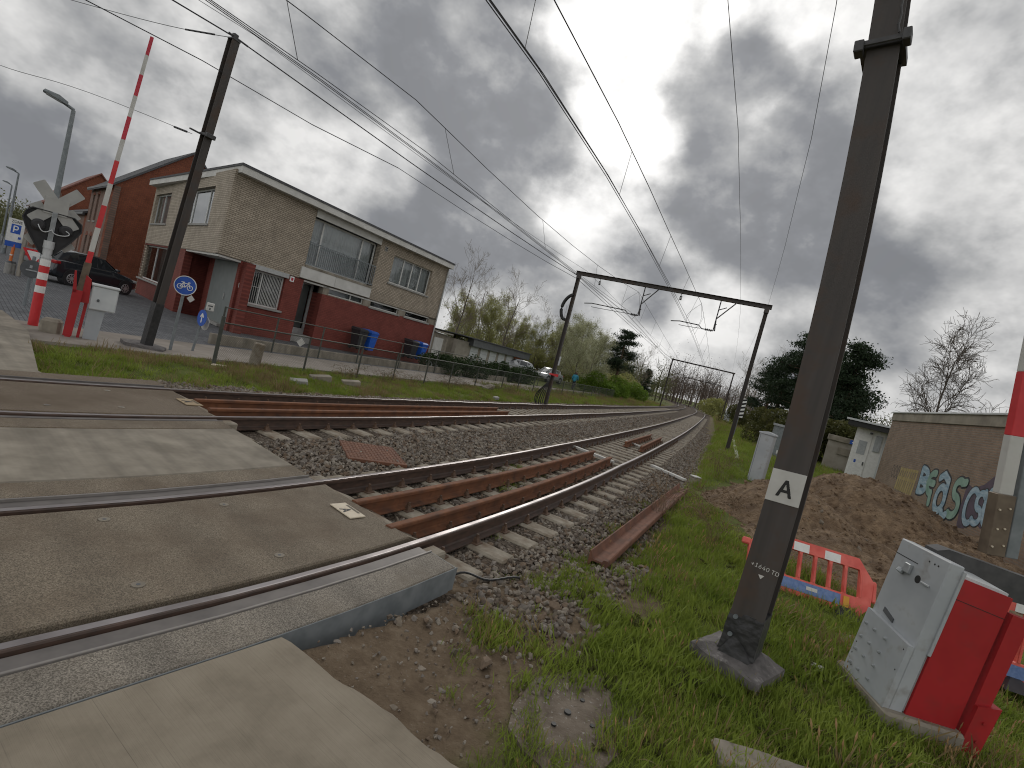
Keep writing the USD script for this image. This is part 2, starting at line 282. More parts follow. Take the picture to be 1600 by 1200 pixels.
K['steelband'] = pm('grey_steel_strip', (.115, .105, .10), (.17, .155, .145), 5, 5, .55, stretch=(1, 1, 1), metal=.3)
K['lip'] = pm('steel_lip', (.20, .185, .17), (.27, .25, .235), 6, 4, .55, metal=.2)
K['galv'] = pm('galvanised', (.32, .34, .35), (.42, .44, .45), 12, 4, .5, metal=.6)
K['galvdull'] = pm('dull_galvanised', (.17, .19, .20), (.24, .26, .27), 8, 4, .6, metal=.3)
K['mast'] = pm('dark_mast_paint', (.043, .037, .034), (.070, .060, .055), 7, 7, .55, bump=.25, bscale=30, bdist=.004, c3=(.066, .043, .031), scale3=3.2, lo3=.50, hi3=.68, stretch=(2, 2, .12), rough2=.75)
K['bitumen'] = pm('bitumen', (.018, .018, .019), (.035, .034, .035), 14, 5, .45, bump=.5, bscale=18, bdist=.02)
K['slate'] = pm('foundation_stone', (.085, .078, .075), (.17, .155, .15), 9, 7, .8, bump=.6, bscale=40, bdist=.01, c3=(.28, .26, .25), scale3=14, lo3=.58, hi3=.72)
K['white'] = pm('white_paint', (.68, .68, .66), (.78, .78, .76), 10, 4, .5)
K['offwhite'] = pm('weathered_white', (.48, .47, .44), (.60, .59, .56), 4, 6, .6, c3=(.38, .36, .33), scale3=2, lo3=.55, hi3=.8)
K['signback'] = pm('sign_back_grey', (.33, .33, .315), (.40, .40, .38), 4, 5, .6)
K['cream'] = pm('cream_plate', (.58, .50, .38), (.66, .58, .45), 9, 4, .6)
K['black'] = pm('black_paint', (.012, .012, .012), None, rough=.5)
K['blackplastic'] = pm('black_plastic', (.018, .018, .02), (.03, .03, .032), 8, 3, .5)
K['red'] = pm('signal_red', (.52, .025, .03), (.60, .035, .04), 5, 4, .45, coat=.1)
K['redpanel'] = pm('red_panel', (.31, .010, .013), (.37, .014, .018), 3, 5, .5, c3=(.25, .022, .022), scale3=5, lo3=.55, hi3=.8)
K['redplastic'] = pm('faded_red_plastic', (.66, .10, .075), (.74, .16, .125), 6, 4, .5, c3=(.56, .09, .075), scale3=4)
K['pinkred'] = pm('boom_red', (.47, .03, .055), (.55, .04, .065), 5, 3, .45)
K['cabgrey'] = pm('cabinet_grey', (.34, .36, .38), (.41, .43, .445), 3, 6, .5, c3=(.25, .24, .225), scale3=6, lo3=.56, hi3=.78, bump=.05, bscale=40, bdist=.002)
K['palegrey'] = pm('pale_grey', (.48, .50, .51), (.56, .575, .58), 3, 5, .5)
K['darkgrey'] = pm('dark_grey', (.07, .075, .08), (.10, .105, .11), 5, 4, .5)
K['iron'] = pm('dark_iron', (.05, .05, .052), (.085, .083, .083), 8, 5, .5, metal=.4)
K['brass'] = pm('brown_steel', (.12, .09, .065), (.18, .14, .10), 9, 5, .55, metal=.3)
K['blue'] = pm('sign_blue', (.02, .085, .40), (.025, .10, .46), 8, 3, .45)
K['binblue'] = pm('bin_blue', (.012, .085, .42), (.018, .11, .50), 8, 3, .5)
K['bluestrip'] = pm('blue_strip', (.10, .17, .36), (.16, .24, .44), 30, 4, .55)
K['orange'] = pm('orange_post', (.60, .14, .03), (.66, .17, .04), 8, 3, .5)
K['amber'] = pm('amber_reflector', (.62, .30, .03), None, rough=.35)
K['fascia'] = pm('white_fascia', (.50, .49, .46), (.60, .59, .56), 2, 5, .6)
K['roofdark'] = pm('dark_roof', (.055, .055, .06), (.09, .09, .095), 6, 5, .8, bump=.2, bscale=14, bdist=.03)
K['rooftile'] = pm('red_tile', (.15, .06, .045), (.22, .085, .06), 9, 4, .8, bump=.4, bscale=10, bdist=.04)
K['redwall'] = pm('painted_red_wall', (.20, .040, .028), (.245, .054, .038), 4, 6, .75, bump=.15, bscale=20, bdist=.004)
K['frame'] = pm('window_frame', (.55, .55, .53), (.63, .63, .61), 6, 3, .5)
K['alu'] = pm('aluminium', (.38, .385, .38), (.46, .465, .46), 6, 3, .4, metal=.5)
K['stone'] = pm('blue_stone', (.24, .235, .22), (.32, .31, .29), 6, 5, .75)
K['doorgrey'] = pm('grey_green_door', (.17, .19, .185), (.20, .22, .215), 3, 4, .5)
K['curtain'] = pm('net_curtain', (.62, .63, .63), (.72, .73, .73), 3, 4, .9)
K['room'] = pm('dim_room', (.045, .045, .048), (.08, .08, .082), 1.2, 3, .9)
K['roomgrey'] = pm('grey_blind', (.26, .27, .28), (.34, .35, .355), 2, 3, .8)
K['glass'] = glassmat('window_glass')
K['carglass'] = pm('car_glass', (.015, .018, .02), None, rough=.05, coat=.4)
K['carpaint'] = pm('black_car_paint', (.012, .014, .018), None, rough=.18, coat=.8)
K['tyre'] = pm('tyre_rubber', (.015, .015, .015), None, rough=.8)
K['rim'] = pm('rim_silver', (.52, .53, .54), (.6, .61, .62), 20, 2, .35, metal=.7)
K['lampred'] = pm('tail_lamp_red', (.32, .01, .015), None, rough=.2)
def pavermat():
    N = {'g': ('geometry', {}), 'm': ('mapping', {'rotation': (0, 0, .72)}), 'br': ('brick_texture', {'color1': (.125, .13, .14), 'color2': (.19, .195, .205), 'mortar': (.065, .065, .067), 'scale': 1.0, 'mortar_size': .007, 'brick_width': .16, 'row_height': .085}), 'n': ('noise_texture', {'scale': 1.1, 'detail': 6, 'roughness': .65}), 'mr': ('map_range', {'from_min': .3, 'from_max': .7, 'to_min': .8, 'to_max': 1.15}), 'v': ('vector_math', {'math_type': 'scale'}), 'bu': ('bump', {'strength': .5, 'distance': .008, 'invert': True}), 'b': ('principled_bsdf', {'roughness': .8, 'specular_ior_level': .3})}
    return usdkit.material(stage, '/World/Looks/grey_pavers', N, [('g.position', 'm.vector'), ('m.vector', 'br.vector'), ('g.position', 'n.vector'), ('n.fac', 'mr.value'), ('br.color', 'v.vector1'), ('mr.result', 'v.scale'), ('v.vector', 'b.base_color'), ('br.fac', 'bu.height'), ('bu.normal', 'b.normal')], surface='b.BSDF')
K['paver'] = pavermat()
K['path'] = pm('path_concrete', (.235, .205, .175), (.30, .265, .23), 2.5, 6, .88, bump=.2, bscale=60, bdist=.004, c3=(.19, .165, .135), scale3=.7, lo3=.5, hi3=.75)
K['soil'] = pm('dug_soil', (.155, .10, .058), (.31, .215, .13), 7, 10, .95, bump=1.0, bscale=26, bdist=.07, c3=(.125, .078, .045), scale3=2.2, lo3=.45, hi3=.7)
K['wire'] = pm('wire_copper_dark', (.045, .045, .048), None, rough=.5, metal=.5)
K['wood'] = pm('grey_wood', (.24, .215, .18), (.33, .30, .255), 9, 5, .85, stretch=(1, 1, .15))
K['bark'] = pm('bark', (.075, .062, .05), (.125, .105, .085), 14, 5, .9)
K['barkred'] = pm('pine_bark', (.10, .062, .042), (.15, .095, .065), 10, 5, .9)
K['twig'] = pm('twig', (.14, .115, .085), (.21, .175, .13), 3, 3, .9)
K['twigred'] = pm('reddish_twig', (.13, .085, .05), (.19, .125, .07), 3, 3, .9)
K['chain'] = pm('chain_link_wire', (.075, .08, .07), None, rough=.6, metal=.3)
K['fencegreen'] = pm('dull_green_paint', (.042, .048, .04), (.075, .075, .06), 9, 5, .65)
K['leafspring'] = leafmat('spring_leaf', (.24, .25, .075), (.44, .43, .18), .5)
K['leafblossom'] = leafmat('pale_blossom', (.34, .35, .20), (.58, .58, .40))
K['leafgreen'] = leafmat('bright_leaf', (.10, .17, .02), (.21, .32, .045), .45)
K['leafdark'] = leafmat('ivy_leaf', (.022, .04, .014), (.05, .085, .026), .2)
K['needle'] = leafmat('pine_needle', (.018, .032, .016), (.045, .07, .032), .2)
K['grass'] = leafmat('grass_blade', (.135, .195, .024), (.34, .40, .075), .42)
K['grassdry'] = leafmat('dry_grass', (.20, .15, .07), (.34, .26, .13), .3)
K['seed'] = leafmat('seed_head', (.42, .26, .12), (.60, .42, .22), .3)
K['weed'] = leafmat('weed_leaf', (.06, .07, .02), (.14, .13, .045), .3)

exec_order = []
# ================================================================== GROUND
def axis(lo, hi, segs):
    a = []
    for x0, x1, st in segs: a += list(np.arange(x0, x1, st))
    return np.array(a + [segs[-1][1]])
gx = axis(0, 0, [(-900, -300, 60), (-300, -80, 20), (-80, -24, 3), (-24, -11, .6), (-11, -2, .22), (-2, 5.2, .07), (5.2, 14, .22), (14, 40, 1), (40, 120, 4), (120, 320, 20), (320, 900, 60)])
gy = axis(0, 0, [(-300, -40, 40), (-40, -2, 4), (-2, 1.2, .4), (1.2, 6.5, .07), (6.5, 16, .2), (16, 40, .7), (40, 120, 4), (120, 400, 20), (400, 1200, 80)])
GX, GY = np.meshgrid(gx, gy)
GZ = zg(GX.ravel(), GY.ravel())
nx, ny = len(gx), len(gy)
ii, jj = np.meshgrid(np.arange(nx - 1), np.arange(ny - 1)); b0 = (jj * nx + ii).ravel()
GF = quads(np.c_[b0, b0 + 1, b0 + 1 + nx, b0 + nx])
GV = np.c_[GX.ravel(), GY.ravel(), GZ]
def soilmask(x, y):
    """1 = bare earth, 0 = turf"""
    s, d = sd(x, y)
    n = meshkit.fbm(np.stack([np.asarray(x) * 1.3, np.asarray(y) * 1.3, 0 * np.asarray(x)], -1), 4, 11)
    n2 = meshkit.fbm(np.stack([np.asarray(x) * 4, np.asarray(y) * 4, 0 * np.asarray(x)], -1), 3, 5)
    a = (1 - sst(2.25, 2.75, d + .9 * (n - .5) + .4 * (n2 - .5))) * (s < 4.6) * (d > 0)      # dirt beside the apron
    b = 1 - sst(2.1, 2.5, d + .5 * (n - .5)); a = np.where(d > 0, np.maximum(a, b), a)
    l = np.where(d < -4, 1 - sst(-5.75, -6.2, d + .5 * (n2 - .5)), 0)
    return np.clip(np.maximum(a, l), 0, 1)
def ground_mat():
    N = {'g': ('geometry', {}), 'a': ('attribute', {'attribute': 'soil'}), 'n': ('noise_texture', {'scale': 9, 'detail': 7, 'roughness': .65}), 'n2': ('noise_texture', {'scale': 1.1, 'detail': 5}),
         'rs': ('rgb_ramp', {'ramp': [(.3, (.115, .082, .054)), (.52, (.165, .122, .082)), (.72, (.22, .17, .12))]}), 'rg': ('rgb_ramp', {'ramp': [(.3, (.07, .085, .02)), (.5, (.105, .13, .03)), (.7, (.15, .155, .052))]}),
         'x': ('mix', {}), 'vo': ('voronoi_texture', {'scale': 26}), 'pb': ('map_range', {'from_min': .10, 'from_max': .16, 'to_min': 1, 'to_max': 0, 'clamp': True}), 'pb2': ('math', {'math_type': 'multiply'}), 'pb3': ('math', {'math_type': 'multiply', 'value2': .55}), 'xp': ('mix', {'color2': (.30, .27, .23)}),
         'bn': ('noise_texture', {'scale': 34, 'detail': 6, 'roughness': .7}), 'bu': ('bump', {'strength': .7, 'distance': .03}), 'b': ('principled_bsdf', {'roughness': .95, 'specular_ior_level': .15})}
    L = [('g.position', 'n.vector'), ('g.position', 'n2.vector'), ('n.fac', 'rs.fac'), ('n2.fac', 'rg.fac'), ('a.fac', 'x.fac'), ('rg.color', 'x.color1'), ('rs.color', 'xp.color1'), ('g.position', 'vo.vector'), ('vo.distance', 'pb.value'), ('pb.result', 'pb2.value1'), ('n.fac', 'pb2.value2'), ('pb2.value', 'pb3.value1'), ('pb3.value', 'xp.fac'),
         ('xp.color', 'x.color2'), ('x.color', 'b.base_color'), ('g.position', 'bn.vector'), ('bn.fac', 'bu.height'), ('bu.normal', 'b.normal')]
    return usdkit.material(stage, '/World/Looks/ground_look', N, L, surface='b.BSDF')
gm = usdkit.mesh(stage, '/World/ground', (GV, GF), ground_mat(), True)
UsdGeom.PrimvarsAPI(gm).CreatePrimvar('soil', Sdf.ValueTypeNames.FloatArray, 'vertex').Set(Vt.FloatArray.FromNumpy(soilmask(GV[:, 0], GV[:, 1]).astype(np.float32)))
meta(gm.GetPrim(), 'rough grassy and bare earth ground around the railway', None, None, 'structure')

# ---------------- strips that follow the track
def sgrid(s0, s1, near=.25, farst=3.0):
    a = [s0]
    while a[-1] < s1:
        s = a[-1]; a.append(s + (near if s < 14 else min(farst, near + (s - 14) * .03)))
    a[-1] = s1; return np.array(a)
def slab(s0, s1, d0, d1, zt, th, endskew=True, n=.5, bev=.012):
    """slab between d0 < d1 along the track; far end cut square to the road"""
    ss = np.linspace(0, 1, max(3, int((s1 - s0) / n)))
    rows = []
    for t in ss:
        r = []
        for d, z in ((d0, zt - th), (d0, zt - bev), (d0 + bev, zt), (d1 - bev, zt), (d1, zt - bev), (d1, zt - th)):
            e = s1 + (.145 * ((d0 + d1) / 2 - d) if endskew else 0)
            r.append(T3(s0 + (e - s0) * t, d, z))
        rows.append(r)
    v = np.array(rows); k, q = v.shape[:2]; v = v.reshape(-1, 3)
    i, j = np.meshgrid(np.arange(k - 1), np.arange(q), indexing='ij'); a = i * q + j; b = i * q + (j + 1) % q
    f = quads(np.stack([a, a + q, b + q, b], -1).reshape(-1, 4))
    cap = np.array([[0, 1, 2], [0, 2, 3], [0, 3, 4], [0, 4, 5]])
    return v, np.vstack([f, cap, cap[:, ::-1] + (k - 1) * q])
# ballast bed (joined sheet under the loose stones)
def ballast_mat():
    N = {'g': ('geometry', {}), 'v': ('voronoi_texture', {'scale': 19, 'randomness': 1}), 'vd': ('voronoi_texture', {'scale': 19, 'feature': 'distance_to_edge'}), 'bw': ('separate_color', {}), 'r': ('rgb_ramp', {'ramp': [(0, (.085, .065, .048)), (.5, (.145, .115, .088)), (1, (.22, .185, .15))]}),
         'n': ('noise_texture', {'scale': 1.0, 'detail': 5}), 'f': ('map_range', {'from_min': .42, 'from_max': .66, 'to_max': .6, 'clamp': True}), 'x': ('mix', {'color2': (.10, .068, .045)}),
         'bu': ('bump', {'strength': 1.0, 'distance': .04}), 'mr': ('map_range', {'from_max': .25, 'clamp': True}), 'b': ('principled_bsdf', {'roughness': .92, 'specular_ior_level': .2})}
    L = [('g.position', 'v.vector'), ('g.position', 'vd.vector'), ('g.position', 'n.vector'), ('v.color', 'bw.color'), ('bw.r', 'r.fac'), ('r.color', 'x.color1'), ('n.fac', 'f.value'), ('f.result', 'x.fac'), ('x.color', 'b.base_color'), ('vd.distance', 'mr.value'), ('mr.result', 'bu.height'), ('bu.normal', 'b.normal')]
    return usdkit.material(stage, '/World/Looks/ballast_look', N, L, surface='b.BSDF')
def zballast(s, d):
    zc = -.205 + 0 * d
    return np.where(d > 1.3, -.205 - .10 * sst(1.35, 2.2, d), np.where(d < -5.3, -.205 - .10 * sst(-5.35, -6.1, d), zc))
ss = sgrid(1.9, 340, .2, 4); dd = np.array([-6.3, -6.0, -5.6, -5.2, -4.5, -3.5, -2.7, -2.2, -1.7, -1.1, -.5, 0, .5, 1.0, 1.4, 1.8, 2.1, 2.4])
S2, D2 = np.meshgrid(ss, dd, indexing='ij'); BX, BY = tp(S2.ravel(), D2.ravel()); BZ = zballast(S2.ravel(), D2.ravel())
q = len(dd); i, j = np.meshgrid(np.arange(len(ss) - 1), np.arange(q - 1), indexing='ij'); a = (i * q + j).ravel()
one('ballast_bed', (np.c_[BX, BY, BZ], quads(np.c_[a, a + 1, a + q + 1, a + q])), ballast_mat(), 'grey brown crushed stone bed under both tracks', None, 'structure', smooth=True)

# ---------------- rails, sleepers, clips
RP = np.array([(-.075, -.172), (.075, -.172), (.075, -.160), (.022, -.144), (.009, -.130), (.009, -.052), (.033, -.040), (.036, -.010), (.030, -.002), (.018, 0), (-.018, 0), (-.030, -.002), (-.036, -.010), (-.033, -.040), (-.009, -.052), (-.009, -.130), (-.022, -.144), (-.075, -.160)])
def railpath(s0, s1, d, z=0.0):
    s = sgrid(s0, s1, .3, 5); x, y = tp(s, d); return np.c_[x, y, np.full(len(s), z)]
def track(c, label, s_ties0, guards, far_end):
    t = Thing('railway_track', label, 'railway track', T3(3.0, c, 0))
    for sg in (-1, 1):
        p = t.p('rail', sweep(RP, railpath(-9, 340, c + sg * .7535)), K['rail'], world=True)
        pth = railpath(-9, 340, c + sg * .7535 - sg * .003, 0)
        hw = .024; t.p('running_surface', sweep([(-hw, .0004), (hw, .0004), (hw - .006, .0022), (-hw + .006, .0022)], pth, caps=False), K['shine'], under=p, world=True)
    tie = MB().cbox(-.13, .13, -1.25, 1.25, -.40, -.176, .02).get()
    for k in range(150):
        s = s_ties0 + .6 * k
        if s > 75: break
        h = hd(s); M = RZ(-h, T3(s, c, 0)); M2 = M.copy(); M2[:3, :3] = M[:3, :3] @ RZ(pi / 2)[:3, :3]
        M2[:3, :3] = M[:3, :3] @ np.array([[0, 1, 0], [-1, 0, 0], [0, 0, 1]], float)  # local x = along the track
        v = tie[0] @ M2[:3, :3].T + M2[:3, 3] + [0, 0, float(rng.normal(0, .004))]
        t.p('sleeper', (v, tie[1]), K['sleeper'], world=True)
    cl = MB().cbox(-.055, .055, -.035, .035, -.005, .012, .005).hull([(-.03, -.03, .01), (.03, -.03, .01), (-.03, .02, .01), (.03, .02, .01), (-.022, -.024, .05), (.022, -.024, .05), (-.022, .0, .055), (.022, .0, .055)]).tube([(0, -.008, .04), (0, -.008, .078)], .014, 6).get()
    for k in range(34):
        s = s_ties0 + .6 * k; h = hd(s)
        ds = [(c + .7535 - .10, -1), (c + .7535 + .10, 1), (c - .7535 - .10, -1), (c - .7535 + .10, 1)]
        for (g0, g1, gd0, gd1) in guards:
            if g0 + .1 < s < g1 - .05:
                gd = gd0 + (gd1 - gd0) * (s - g0) / (g1 - g0); ds += [(c + gd + .095, 1), (c + gd - .095, -1)]
        for d, sg in ds:
            M = RZ(-h + (0 if sg > 0 else pi), T3(s, d, -.176)); M[:3, :3] = M[:3, :3] @ np.array([[0, 1, 0], [-1, 0, 0], [0, 0, 1]], float)
            v = (cl[0] * [1.15, 1.1, 1.25]) @ M[:3, :3].T + M[:3, 3]
            t.p('rail_clip', (v, cl[1]), K['clip'], world=True)
    for (g0, g1, gd0, gd1) in guards:
        s = np.linspace(g0, g1, 24); d = c + gd0 + (gd1 - gd0) * (s - g0) / (g1 - g0); x, y = tp(s, d)
        t.p('guard_rail', sweep(RP * [1.05, 1.0], np.c_[x, y, np.full(24, .012)]), K['rust'], world=True, label='rusty inner guard rail')
    return t
track(0, 'nearer curving railway track with bright rail heads and two pairs of rusty guard rails', 2.78, [(2.62, 10.9, -.16, -.10), (2.48, 10.75, .42, .36), (14.9, 20.4, -.10, -.06), (14.9, 20.4, .40, .36)], 340)
track(SIX, 'farther railway track beyond the stone bed, rusty guard rails ending beside the far gantry', 3.22, [(3.3, 13.5, -.14, -.12), (3.2, 13.4, .36, .32)], 340)

# ---------------- crossing deck
DK = Thing('level_crossing', 'level crossing deck of chipping panels and a concrete slab between the rails', 'level crossing', T3(0, -2, 0))
def deck(label, s0, s1, d0, d1, mat, zt=-.004, th=.17, extra=None, name='panel'):
    pth = DK.p(name, slab(s0, s1, d0, d1, zt, th), mat, world=True, label=label)
    if extra: extra(DK, pth)
def edge_steel(t, pth):
    e = s_end(1.1)
    t.p('edge_angle', slab(-7, e + .004, 1.237, 1.243, -.006, .26, n=.5, bev=.002), K['galvdull'], under=pth, world=True)
    a, b = T3(e + .145 * .16 + .003, .93, 0), T3(e - .145 * .14 + .003, 1.241, 0); u = (b - a) / np.linalg.norm(b - a); n = np.array([u[1], -u[0], 0]); n = -n if n @ np.array([sin(hd(e)), cos(hd(e)), 0]) < 0 else n
    t.p('edge_angle', MB().box(0, np.linalg.norm(b - a), 0, .008, -.26, -.008, frame(a, u, n, (0, 0, 1))), K['galvdull'], under=pth, world=True)
def holes(pts):
    def f(t, pth):
        for s, d in pts:
            t.p('lifting_hole', MB().tube([T3(s, d, -.003), T3(s, d, .0005)], .034, 14), K['concrete'], under=pth, world=True); t.p('lifting_eye', MB().tube([T3(s, d, 0), T3(s, d, .0014)], .012, 8), K['darkgrey'], under=pth, world=True)
    return f
deck('outer edge panel of the level crossing with pale chippings and a grey steel angle', -7, s_end(1.1), .945, 1.236, K['exposed_light'], extra=edge_steel)
deck('wide grey brown panel between the rails of the nearer track with round lifting holes', -7, s_end(0) + .02, -.665, .655, K['exposed'], extra=holes([sd(*at(*p)[:2]) for p in ((437, 867), (216, 913), (350, 788), (163, 811))]))
deck('narrow chipping panel left of the nearer track beside the plain concrete slab', -7, s_end(-1.0), -1.245, -.945, K['exposed'])
deck('smooth pale concrete slab between the two tracks', -7, s_end(-1.9), -2.655, -1.255, K['concrete'], th=.25, name='concrete_slab')
deck('narrow chipping panel right of the farther track beside the plain concrete slab', -7, s_end(-2.8), -2.985, -2.665, K['exposed'])
deck('brown stained panel between the rails of the farther track', -7, s_end(-4), SIX - .655, SIX + .665, K['exposed_brown'], extra=holes([sd(*at(*p)[:2]) for p in ((66, 632), (190, 636), (168, 610))]))
deck('brown outer panel on the far side of the farther track', -7, s_end(-5), -5.22, SIX - .945, K['exposed_brown'])
for c, sg, lab in ((0, 1, 'right rail of the nearer track'), (0, -1, 'left rail of the nearer track'), (SIX, 1, 'right rail of the farther track'), (SIX, -1, 'left rail of the farther track')):
    d = c + sg * .866; e = s_end(d)
    t = DK; stp = t.p('sealing_strip', slab(-7, e, d - .072, d + .060, -.022, .12), K['steelband'], world=True, label=f'dark sealing strip along the {lab}')
    t.p('steel_lip', slab(-7, e + .01, d + sg * .068 - .008, d + sg * .068 + .008, -.001, .05, bev=.002), K['lip'] if c == 0 else K['steelband'], under=stp, world=True)
    g = c + sg * .693
    t.p('groove_floor', slab(-7, e, g - .022, g + .022, -.055, .05, bev=.002), K['black'], under=stp, world=True)
# concrete blocks closing the panel ends beside the rails
for n, (px, py) in enumerate(((950, 1015), (330, 655))): pass
def block(s, d, w, l, z, label, mat):
    M = RZ(-hd(s), T3(s, d, 0)); DK.p('end_block', MB().cbox(-w / 2, w / 2, -l / 2, l / 2, -.17, z, .015, M), mat, world=True, label=label)
block(s_end(.98) + .10, .905, .16, .20, -.03, 'brown concrete block closing the groove at the end of the outer crossing panel', K['sleeper'])
block(s_end(-.95) + .10, -.89, .16, .20, -.03, 'brown concrete block closing the groove left of the nearer track', K['sleeper'])
block(s_end(-3.0) + .11, SIX + .90, .18, .22, -.03, 'brown concrete block at the end of the crossing panel beside the farther track', K['sleeper'])
# sloping deflectors at the panel ends, and the letter plates lying on them
def deflect(c, label):
    e = s_end(c + 0) + .03; M = RZ(-hd(e), T3(e, c, 0))
    P = []
    for d, k in ((-.60, .087), (.58, -.085)):
        P += [(d, k, -.02), (d, k, -.17), (d, k + .34, -.172), (d, k + .34, -.16)]
    DK.p('deflector_ramp', MB().hull(P, M), K['sleeper'], world=True, label=label)
deflect(0, 'sloping concrete deflector at the end of the nearer track panel')
deflect(SIX, 'sloping concrete deflector at the end of the farther track panel')
def letter_plate(corner, label, mat):
    a, b, c_, z = corner     # a->b reading width, at world height
    o = np.array(a); ux = np.array(b) - o; w = np.linalg.norm(ux); ux /= w; uy = np.array(c_) - o; uy -= ux * (uy @ ux); h = np.linalg.norm(uy); uy /= h
    M = frame(o, ux, uy); t = Thing('letter_plate', label, 'plate', o)
    pl = t.p('plate', MB().cbox(0, w, 0, h, -.012, 0, .003, M), mat, world=True)
    tm = meshkit.text_mesh('A', h * .55, .002, True); tm.apply_translation(-np.r_[tm.bounds.mean(0)[:2], 0] + [w * .5, h * .38, .0005]); tm.apply_transform(M); t.p('letter', tm, K['black'], under=pl, world=True)
    for k in range(3):
        t.p('small_print_line', MB().box(w * .18, w * .8, h * (.78 + .06 * k), h * (.795 + .06 * k), .0005, .002, M), K['black'], under=pl, world=True)
zz = .012
letter_plate((at(516, 787, zz), at(547.5, 809, zz), at(539, 784.5, zz), zz), 'cream plate with a black letter A lying at the end of the nearer track panel', K['cream'])
letter_plate((at(275, 622, zz), at(292, 632, zz), at(296, 621, zz), zz), 'stained tan plate lying at the end of the farther track panel', pm('tan_plate', (.30, .22, .13), (.38, .29, .18), 20, 4, .7))
# things lying between and beside the tracks
cs = [at(*p, -.15) for p in ((530, 687), (585, 683), (609, 711), (545, 715))]
t = Thing('cover_plate', 'rusty ribbed steel cover plate on the stones between the two tracks', 'cover plate', sum(cs) / 4)
ux, uy = cs[3] - cs[0], cs[1] - cs[0]; ux = ux * [1, 1, 0]; lx, ly = np.linalg.norm(ux), np.linalg.norm(uy); ux /= lx; uy = uy * [1, 1, 0]; uy -= ux * (ux @ uy); uy /= np.linalg.norm(uy)
M = frame(cs[0], ux, uy, (0, 0, 1)); t.p('plate', MB().cbox(0, lx, 0, ly, -.05, 0, .006, M), K['rustplate'], world=True)
rb = MB()
for a in np.arange(.04, lx - .02, .055):
    for b in np.arange(.04, ly - .02, .055):
        if (int(a / .055) + int(b / .055)) % 2: rb.box(a - .018, a + .018, b - .004, b + .004, 0, .005, M)
        else: rb.box(a - .004, a + .004, b - .018, b + .018, 0, .005, M)
t.p('tread_pattern', rb, K['rustplate'], world=True, kind='stuff')
def plank(a, b, w, h, label, mat, name='plank', cat='plank'):
    a, b = np.array(a), np.array(b); u = (b - a); L = np.linalg.norm(u); u /= L; n = np.cross((0, 0, 1), u); n /= np.linalg.norm(n)
    return one(name, MB().cbox(0, L, -w / 2, w / 2, 0, h, .006, frame(a, u, n)), mat, label, cat)
plank(at(895, 699, -.14), at(958, 724, -.14), .09, .06, 'pale batten lying across the sleepers at the end of the guard rails', K['offwhite'])
plank(at(978, 690, -.14), at(1003, 700, -.14), .09, .05, 'shorter pale batten between the rails before the second guard rails', K['offwhite'])
plank(at(1018, 729, -.19), at(1070, 752, -.19), .12, .06, 'pale cable duct lid reaching from the sleepers to the marker stub', K['offwhite'], 'cable_trough', 'cable trough')
M = RZ(.3, at(1084, 756, -.2)); t = Thing('marker_stub', 'short grey concrete marker stub at the end of the loose rail', 'marker stub', at(1084, 756, -.2))
t.p('stub', MB().cbox(-.09, .09, -.09, .09, -.1, .17, .02, M), K['concrete'], world=True); t.p('cap', MB().cbox(-.10, .10, -.10, .10, .17, .20, .01, M), K['offwhite'], world=True)
# loose rail lying on its side
pa, pb = at(934, 878, -.12), at(1067, 764, -.10); k = np.linspace(0, 1, 20)[:, None]
pp = pa + (pb - pa) * k; prof = np.c_[RP[:, 1] + .086, RP[:, 0]] * [1.25, 1.2]
t = Thing('loose_rail', 'long rusty rail lying on its side along the edge of the stone bed', 'rail', pa)
t.p('rail', sweep(prof[::-1], pp), K['rustred'], world=True)

# ---------------- road aprons, path, paving
def sheet(poly, zt, th, mat, name, label, tess=None):
    mb = MB().poly(Polygon(poly), zt - th, zt); return one(name, mb, mat, label, None, 'structure')
def brush_mat():
    dx, dy = tp(.9, 1.3), tp(.9, 2.6); a = atan2(dy[1] - dx[1], dy[0] - dx[0]) + .03
    N = {'g': ('geometry', {}), 'm': ('mapping', {'rotation': (0, 0, -a), 'mapping_type': 'point'}), 'ms': ('mapping', {'scale': (.4, 75, 1)}), 'n': ('noise_texture', {'scale': 1.0, 'detail': 7, 'roughness': .72}),
         'c': ('noise_texture', {'scale': 2.4, 'detail': 7, 'roughness': .6}), 'r': ('rgb_ramp', {'ramp': [(.28, (.185, .157, .118)), (.5, (.265, .228, .175)), (.72, (.315, .275, .215))]}), 'gr': ('map_range', {'from_min': .30, 'from_max': .40, 'to_min': .52, 'to_max': 1.02, 'clamp': True}), 'v': ('vector_math', {'math_type': 'scale'}),
         'bu': ('bump', {'strength': .5, 'distance': .008}), 'b': ('principled_bsdf', {'roughness': .88, 'specular_ior_level': .25})}
    L = [('g.position', 'm.vector'), ('m.vector', 'ms.vector'), ('ms.vector', 'n.vector'), ('g.position', 'c.vector'), ('c.fac', 'r.fac'), ('n.fac', 'gr.value'), ('r.color', 'v.vector1'), ('gr.result', 'v.scale'), ('v.vector', 'b.base_color'), ('n.fac', 'bu.height'), ('bu.normal', 'b.normal')]
    return usdkit.material(stage, '/World/Looks/brushed_concrete', N, L, surface='b.BSDF')
e0, e1 = at(440, 994)[:2], at(722, 1200)[:2]; ed = (e1 - e0) / np.linalg.norm(e1 - e0)
edge = []
for k in np.arange(0, 6.5, .06):
    j = (meshkit.noise(np.array([k * 5, 2.2, 0])) - .5) * .035 + (meshkit.noise(np.array([k * 22, 7, 0])) - .5) * .012
    edge.append(e0 + ed * k + np.array([-ed[1], ed[0]]) * (-j))
inner_ = [np.array(tp(s, 1.253)) for s in np.arange(.85, -7.1, -.5)]
